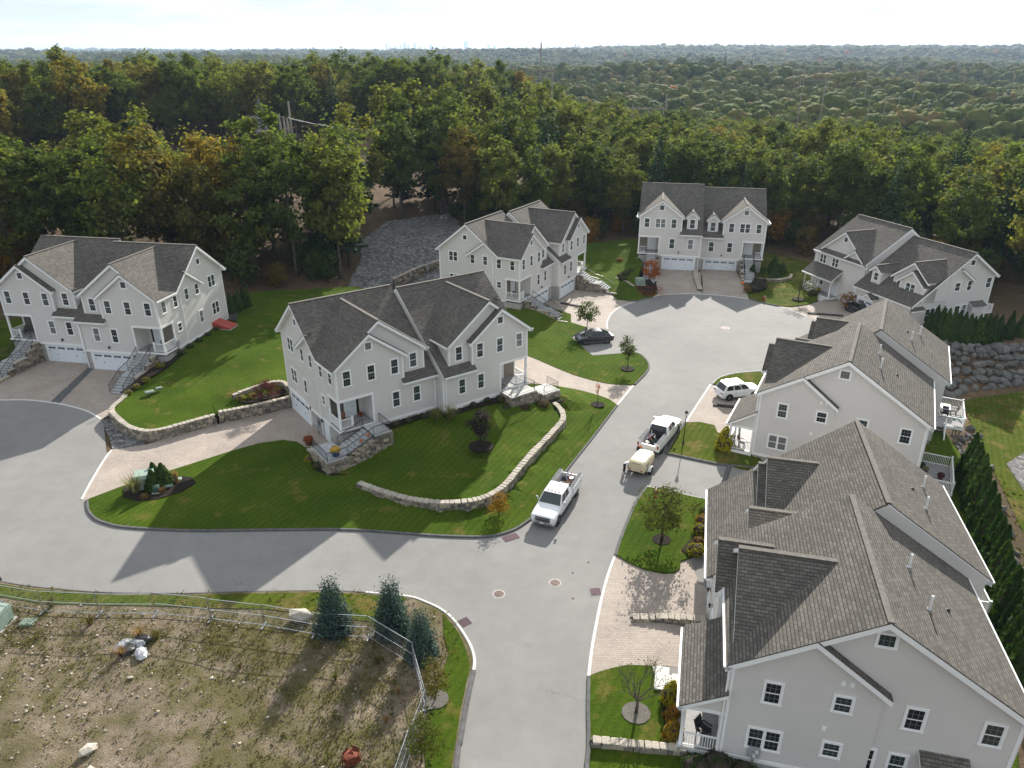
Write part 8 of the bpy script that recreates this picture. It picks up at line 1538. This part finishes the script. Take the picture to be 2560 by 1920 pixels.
# ---- pumpkins, pots, chairs
def pumpkin(p, s, label):
    H = empty("pumpkin", p); H.scale = (s, s, s); tag(H, label, "pumpkin"); m_ = MB(); n = 20; prof = [(.05, .0), (.36, .08), (.5, .36), (.36, .64), (.06, .70)]
    m_.lathe(prof, (0, 0, 0), n); m_.v = [(x * (1 - .10 * (i % 2)), y * (1 - .10 * (i % 2)), z) for i, (x, y, z) in enumerate(m_.v)]; m_.build("fruit", "pumpkin", H, smooth=True); q = MB(); q.tube([(0, 0, .66), (.03, 0, .85)], [.06, .04], 6); q.build("stalk", "dark_green", H)
pumpkin(lB(1.95, -1.8, 2.33), .34, "small pumpkin near the top of the stone-faced steps"); pumpkin(lB(1.2, -1.8, 1.99), .34, "small pumpkin two steps down on the stone-faced steps"); pumpkin(lG(2 * 10.39 - 8.6, -1.3, .35), .5, "orange pumpkin on the porch step by the bright gold shrub"); pumpkin((36.9, 113.6, .45), .7, "orange pumpkin at the foot of the far stairs"); pumpkin(lB(1.2, 1.4, 2.67), .4, "pumpkin on the corner porch of the middle house")
def pot(p, s, flower, label, pm="wood_red"):
    H = empty("flower_pot", p); H.scale = (s, s, s); tag(H, label, "flower pot"); m_ = MB(); m_.lathe([(.3, 0), (.42, .5), (.44, .55), (.38, .55)], (0, 0, 0), 14); m_.build("pot", pm, H, smooth=True); r_ = np.random.default_rng(int(abs(p[0] * 10))); d = unit_vecs(r_, 320); d[:, 2] = np.abs(d[:, 2]); V, F = cards(d * np.array([.55, .55, .45]) * r_.uniform(.8, 1.05, (320, 1)) + np.array([0, 0, .55]), d, np.full(320, .06), .9, r_); put("flowers", npmesh("flowers", V, F, flower), H)
pot(lB(-1.3, -1.7, 1.3), .95, "mum_yellow", "large yellow chrysanthemum on the step landing", "pot_blue"); pot((-19.4, 61.5, .02), .95, "leaf_orange", "rusty planter of orange flowers at the driveway end"); pot(lF(2 * 10.4 - 4.2, 13.9, .5), .6, "leaf_shrub", "blue pot of greenery on the lower deck, first of three", "pot_blue"); pot(lF(2 * 10.4 - 3.5, 14.2, .5), .6, "grassy", "blue pot of greenery on the lower deck, second of three", "pot_blue"); pot(lF(2 * 10.4 - 2.9, 15.4, .5), .6, "leaf_red", "pot of dark red flowers on the lower deck rail", "wood_red")
pot(lE(3.2, -1.3, .5), .8, "leaf_gold", "planter on the columned porch of the far right house"); pot(lD(.8, 1.2, 2.65), .8, "leaf_red", "wine red chrysanthemum on the far left porch"); pot(lB(2.9, 1.7, 2.67), .45, "leaf_orange", "small orange flower pot by the corner porch door"); pot(lC(-.3 + 1.1, 1.2, 2.66), .7, "leaf_purple", "dark planter on the corner porch near the black car"); pot(lC(4.2, -7.6, .05), .55, "leaf_red", "red planter at the foot of the stone-sided stairs")
def chair(p, rz, mat, label, s=1.):
    H = empty("porch_chair", p, rz, s); tag(H, label, "chair"); m_ = MB(); m_.box(-.3, .3, -.28, .28, .38, .46); m_.build("seat", mat, H, bevel=.02); m_ = MB(); m_.hexa([(-.3, .24, .46), (.3, .24, .46), (.3, .30, .46), (-.3, .30, .46), (-.28, .42, 1.0), (.28, .42, 1.0), (.28, .48, 1.0), (-.28, .48, 1.0)]); m_.build("backrest", mat, H)
    for x in (-.27, .27):
        for y in (-.24, .24): q = MB(); q.box(x - .025, x + .025, y - .025, y + .025, 0, .38); q.build("leg", mat, H)
        q = MB(); q.box(x - .04, x + .04, -.28, .3, .62, .66); q.build("armrest", mat, H)
chair(lF(2 * 10.4 - .9, -1.1, .5), R(PF[1] + 180), "wood_red", "brown wooden chair on the porch beside the golden bush"); chair(lG(2 * 10.39 - .9, -.8, .5), R(PG[1] + 150), "plastic_black", "black chair on the nearest porch", 1.1); chair(lA(.9, 1.2, 2.67), R(PA[1]), "plastic_black", "black chair on the far left porch"); chair(lB(.8, 1.2, 2.67), R(PB[1] - 30), "wood_red", "reddish chair on the corner porch among the pumpkins"); chair(lA(2 * W1 - .8, 1.0 - SH, 2.67), R(PA[1] + 40), "plastic_black", "dark rocking seat on the porch next to the meters"); chair(lC(.8, 1.0, 2.67), R(PC[1]), "plastic_black", "dark chair on the corner porch above the grass tuft")
m_ = MB(); m_.box(-.9, .9, -.6, .6, 0, .12); m_.box(-.9, .9, -.2, .6, .12, .26); o = m_.build("porch_steps", "granite"); o.location = lG(2 * 10.39 - 4.7, -3.4, 0); o.rotation_euler = (0, 0, R(PG[1])); tag(o, "white granite porch steps behind the yellow-green conical shrub", "steps")
m_ = MB(); m_.box(-.9, .9, -.4, .4, 0, .36); m_.box(-.9, .9, -.75, -.4, 0, .18); o = m_.build("porch_steps", "granite"); o.location = lG(2 * 10.39 - 9.1, -1.25, 0); o.rotation_euler = (0, 0, R(PG[1])); tag(o, "granite porch steps beside the bright gold shrub", "steps")
# ---- back decks
def deck(l, yaw, x0, x1, y0, y1, z, zg, label, stairs=None):
    H = empty("deck", l(x0, y0, 0), R(yaw)); tag(H, label, "deck"); dx, dy = x1 - x0, y1 - y0; n = int(dy / .15)
    for k in range(n): m_ = MB(); yy = dy * k / n; m_.box(0, dx, yy + .006, yy + dy / n - .006, z - .03, z); m_.build("plank", "deck_grey", H)
    m_ = MB(); m_.box(0, dx, dy, dy + .04, z - .25, z); m_.build("rim_board", "trim", H); m_ = MB(); m_.box(-.04, 0, 0, dy, z - .25, z); m_.build("rim_board", "trim", H); m_ = MB(); m_.box(dx, dx + .04, 0, dy, z - .25, z); m_.build("rim_board", "trim", H)
    for xx in (.15, dx / 2, dx - .15): m_ = MB(); m_.box(xx - .07, xx + .07, dy - .3, dy - .16, zg, z - .25); m_.build("support_post", "deck_wood", H)
    railing(H, (.05, dy - .05, z), (dx - .05, dy - .05, z)); railing(H, (.05, .1, z), (.05, dy - .15, z), posts=False); railing(H, (dx - .05, .1, z), (dx - .05, dy - .15, z), posts=False); m_ = MB(); xx = dx / 2; m_.box(xx - .06, xx + .06, dy - .11, dy + .01, z, z + 1.05); m_.build("post", "trim", H)
    if stairs:
        for k in range(stairs): m_ = MB(); m_.box(dx + .3 * k, dx + .3 * (k + 1), .1, 1.1, z - .19 * (k + 1) - .04, z - .19 * (k + 1)); m_.build("stair_tread", "deck_grey", H)
        for yy in (.06, 1.14): q = MB(); q.bar((dx, yy, z - .15), (dx + .3 * stairs, yy, z - .19 * stairs - .1), .05, .24); q.build("stringer", "deck_grey", H)
        railing(H, (dx + .05, 1.18, z - .1), (dx + .3 * stairs, 1.18, z - .19 * stairs), posts=False)
    return H
deck(lF, PF[1], 1.3, 6.3, 14.75, 17.55, .5, -3.2, "raised white-railed deck with table and green umbrella", 10); deck(lF, PF[1], 15.3, 20.2, 13.4, 16.25, .5, -.6, "white-railed deck with blue plant pots"); deck(lG, PG[1], 1.0, 5.7, 14.4, 17.2, .5, -.6, "white-railed deck at the far end of the nearest house"); deck(lE, PE[1], 12.5, 19.3, 12.3, 15.2, .9, -1.2, "white-railed deck behind the dark arborvitae hedge")
H = empty("patio_table", lF(3.2, 15.9, .5), R(PF[1])); tag(H, "white table on the raised deck", "table"); m_ = MB(); m_.box(-.7, .7, -.45, .45, .70, .74); m_.build("tabletop", "trim", H)
for x in (-.6, .6):
    for y in (-.36, .36): q = MB(); q.box(x - .03, x + .03, y - .03, y + .03, 0, .7); q.build("leg", "black_metal", H)
for k, (x, y, rz, w_) in enumerate(((3.2, 15.1, 180, "house side"), (3.2, 16.7, 0, "rail side"), (4.2, 15.9, 90, "near end"))): chair(lF(x, y, .5), R(PF[1] + rz), "plastic_black", "black deck chair at the %s of the white table" % w_)
H = empty("closed_umbrella", lF(5.6, 16.6, .5)); tag(H, "folded green umbrella lying by the deck rail", "umbrella"); m_ = MB(); m_.tube([(0, 0, .5), (.9, .3, .55)], [.16, .10], 8); m_.build("canopy", "umbrella_green", H); q = MB(); q.tube([(-.3, -.1, .48), (1.1, .37, .56)], .02, 6); q.build("pole", "galv", H)
H = empty("closed_umbrella", (-13.8, 117.0, .8)); tag(H, "folded grey patio umbrella behind the far left gable", "umbrella"); m_ = MB(); m_.lathe([(.10, .9), (.17, 1.1), (.05, 2.5)], (0, 0, 0), 10); m_.build("canopy", "debris_grey", H); q = MB(); q.lathe([(.25, 0), (.25, .08), (.02, .1), (.02, 2.6)], (0, 0, 0), 8); q.build("pole", "galv", H)
# ------------------------------------------------------------------ power lines
def at(u, v, Y):   # point on the photo ray (2560 px wide frame) at distance Y, used to set pole heights
    f = 1831.4; p = R(24.19); h = f * math.cos(p) + (960 - v) * math.sin(p); return Vector(((u - 1280) / h * Y, Y, 34 + Y * (-f * math.sin(p) + (960 - v) * math.cos(p)) / h))
def upole(top, label, rad=.20, arms=(), name="utility_pole"):
    z = ground_h(top.x, top.y); H = empty(name, (top.x, top.y, z)); tag(H, label, "utility pole"); h = top.z - z; m_ = MB(); m_.tube([(0, 0, -.5), (0, 0, h)], [rad * 1.25, rad * .8], 8); m_.build("shaft", "pole_wood", H, smooth=True)
    for dz, hl, ang in arms:
        q = MB(); c, s_ = math.cos(ang), math.sin(ang); q.bar((-c * hl, -s_ * hl, h - dz), (c * hl, s_ * hl, h - dz), .16, .2); a = q.build("crossarm", "pole_wood", H)
        for t in (-.9, 0, .9): q = MB(); q.lathe([(.08, h - dz + .1), (.12, h - dz + .25), (.06, h - dz + .5)], (c * hl * t, s_ * hl * t, 0), 6); q.build("insulator", "insulator", a)
    return H
def hframe(t1, t2, dz, ext, label):
    z1, z2 = ground_h(t1.x, t1.y), ground_h(t2.x, t2.y); H = empty("pylon_frame", (t1.x, t1.y, z1)); tag(H, label, "pylon"); b = Vector((t1.x, t1.y, z1))
    for t, zz in ((t1, z1), (t2, z2)): m_ = MB(); m_.tube([Vector((t.x, t.y, zz - .5)) - b, t - b], [.30, .19], 8); m_.build("pole", "pole_wood", H, smooth=True)
    zc = t1.z - dz; d = Vector((t2.x - t1.x, t2.y - t1.y, 0)); A = Vector((t1.x, t1.y, zc)) - d * ext - b; B = Vector((t2.x, t2.y, zc)) + d * ext - b; m_ = MB(); m_.bar(A, B, .3, .4); ca = m_.build("crossarm", "pole_wood", H)
    for t in (.06, .5, .94): p = A.lerp(B, t); q = MB(); q.tube([p, p - Vector((0, 0, 1.6))], .10, 6); q.build("insulator", "insulator", ca)
    return [A.lerp(B, t) - Vector((0, 0, 1.6)) + b for t in (.06, .5, .94)]
def wire(a, b, sag, label, group, r_=.022):
    a, b = Vector(a), Vector(b); P = [a.lerp(b, t / 14) - Vector((0, 0, sag * 4 * (t / 14) * (1 - t / 14))) for t in range(15)]; m_ = MB(); m_.tube([p - a for p in P], r_, 4); o = m_.build("power_line", "wire", None, uv=False); o.location = a; tag(o, label, "cable", group)
f1 = hframe(at(1353, 106, 215), at(1381, 160, 213), 7.0, .18, "tall wooden two-pole pylon rising above the treeline in the middle"); f2 = hframe(at(2016, 157, 300), at(2066, 196, 296), 6., .22, "wooden two-pole pylon in the clearing right of centre"); f3 = hframe(at(1583, 262, 250), at(1667, 235, 250), 1.2, .0, "low wooden crossbar frame between the treetops"); f4 = hframe(at(2173, 178, 420), at(2298, 172, 430), 3, .02, "distant two-pole pylon at the right")
upole(at(2178, 236, 330), "small distant pole with crossarm, nearest of the far line", .17, ((1., 1.4, 0.),)); upole(at(2217, 243, 370), "small distant pole with crossarm, middle of the far line", .17, ((1., 1.4, 0.),)); upole(at(2251, 241, 410), "small distant pole with crossarm, last of the far line", .17, ((1., 1.4, 0.),)); upole(at(607, 131, 330), "lone leaning pole standing above the left treetops", .2)
for k, (u, v, lb) in enumerate(((697, 285, "first of the pole cluster"), (708, 290, "second of the pole cluster"), (717, 295, "third of the pole cluster"), (720, 253, "tallest of the pole cluster"))): upole(at(u, v, 172 + k), "weathered wooden pole, " + lb + " in the left clearing", .26)
# lattice tower
T_ = at(645, 245, 182); zb_ = ground_h(T_.x, T_.y); H = empty("lattice_tower", (T_.x, T_.y, zb_)); tag(H, "grey steel lattice tower beside the pole cluster", "pylon"); h_ = T_.z - zb_; m_ = MB()
for sx in (-1, 1):
    for sy in (-1, 1): q = MB(); q.bar((sx * 1.6, sy * 1.6, 0), (sx * .8, sy * .8, h_ - 4), .16); q.bar((sx * .8, sy * .8, h_ - 4), (0, 0, h_), .12); q.build("leg", "tower_steel", H)
for k in range(9):
    z0, z1 = (h_ - 4) * k / 9, (h_ - 4) * (k + 1) / 9; w0, w1 = 1.6 - .8 * k / 9, 1.6 - .8 * (k + 1) / 9; q = MB()
    for s_ in (-1, 1): q.bar((-w0, s_ * w0, z0), (w1, s_ * w1, z1), .08); q.bar((s_ * w0, -w0, z0), (s_ * w1, w1, z1), .08); q.bar((w0, s_ * w0, z0), (-w1, s_ * w1, z1), .08)
    q.build("bracing", "tower_steel", H)
for k in range(4):
    q = MB(); z = h_ - 4.2 - 3.2 * k; q.bar((-2.6, -.9, z), (2.6, -.9, z), .22); q.bar((-2.6, .9, z), (2.6, .9, z), .22); q.build("crossarm", "tower_steel", H)
gw = "power lines over the wood"
for k in range(3):
    wire(f1[k], f2[k], 5, "thin black power line sagging between the pylons", gw); wire((T_.x - 2 + 2 * k, T_.y, T_.z - 4.5 - 3 * k), f1[k], 4, "thin black power line sagging between the pylons", gw); wire(f2[k], f4[k], 4, "thin black power line sagging between the pylons", gw); wire(at(700 + 8 * k, 292, 173), at(1015, 320 + 4 * k, 205), 1.2, "thin black power line leaving the pole cluster", "cluster lines", .018); wire(at(700 + 8 * k, 292, 173), at(440, 385 + 6 * k, 150), 1.2, "thin black power line leaving the pole cluster", "cluster lines", .018)
# ------------------------------------------------------------------ far buildings on the skyline
sk = [(968, 14), (977, 8), (990, 9), (1002, 12), (1013, 16), (1022, 12), (1038, 15), (1050, 9), (1062, 8), (1078, 12), (1092, 9), (1110, 8), (1165, 18), (1222, 12), (1235, 11)]
for k, (u, hpx) in enumerate(sk):
    Y = 11800.; b = at(u, 128, Y); hh = hpx * Y / 1831. * 1.15; w_ = random.uniform(28, 50) if k != 12 else 62; H = empty("skyscraper", (b.x, b.y, b.z - 60)); tag(H, "pale hazy tower block of the distant skyline" if k != 12 else "widest hazy tower standing apart on the distant skyline", "skyscraper", "towers of the distant city" if k != 12 else None); m_ = MB(); m_.box(-w_ / 2, w_ / 2, -20, 20, 0, hh + 60); m_.box(-w_ / 3, w_ / 3, -15, 15, hh + 60, hh + 68); m_.build("tower", "far_building", H, uv=False); q = MB()
    for j in range(6): zz = 62 + (hh - 6) * j / 6; q.box(-w_ * .46, w_ * .46, -20.6, -20.05, zz, zz + (hh / 6) * .55)
    q.build("window_band", "far_glass", H, uv=False)
H = empty("hospital_block", at(540, 140, 3600)); tag(H, "pale slab building among the hazy hills at left", "building"); m_ = MB(); m_.box(-18, 18, -12, 12, -30, 14); m_.build("wall", "far_building", H, uv=False); q = MB()
for j in range(4): q.box(-16, 16, -12.5, -12.05, -2 + 4 * j, .2 + 4 * j)
q.build("window_band", "far_glass", H, uv=False)
# ------------------------------------------------------------------ haze
hz = NT("haze"); hz.t.nodes.remove(hz.p); pv_ = hz.n("ShaderNodeVolumePrincipled"); pv_.inputs["Color"].default_value = (.60, .77, 1., 1); pv_.inputs["Density"].default_value = HAZE; pv_.inputs["Anisotropy"].default_value = .25; hz.l(pv_.outputs[0], hz.out.inputs["Volume"]); M["haze"] = hz.m
m_ = MB(); m_.box(-13500, 13500, -13500, 13500, -40, 215); o = m_.build("haze", "haze", uv=False); tag(o, "pale blue autumn haze over the far hills", kind="stuff")
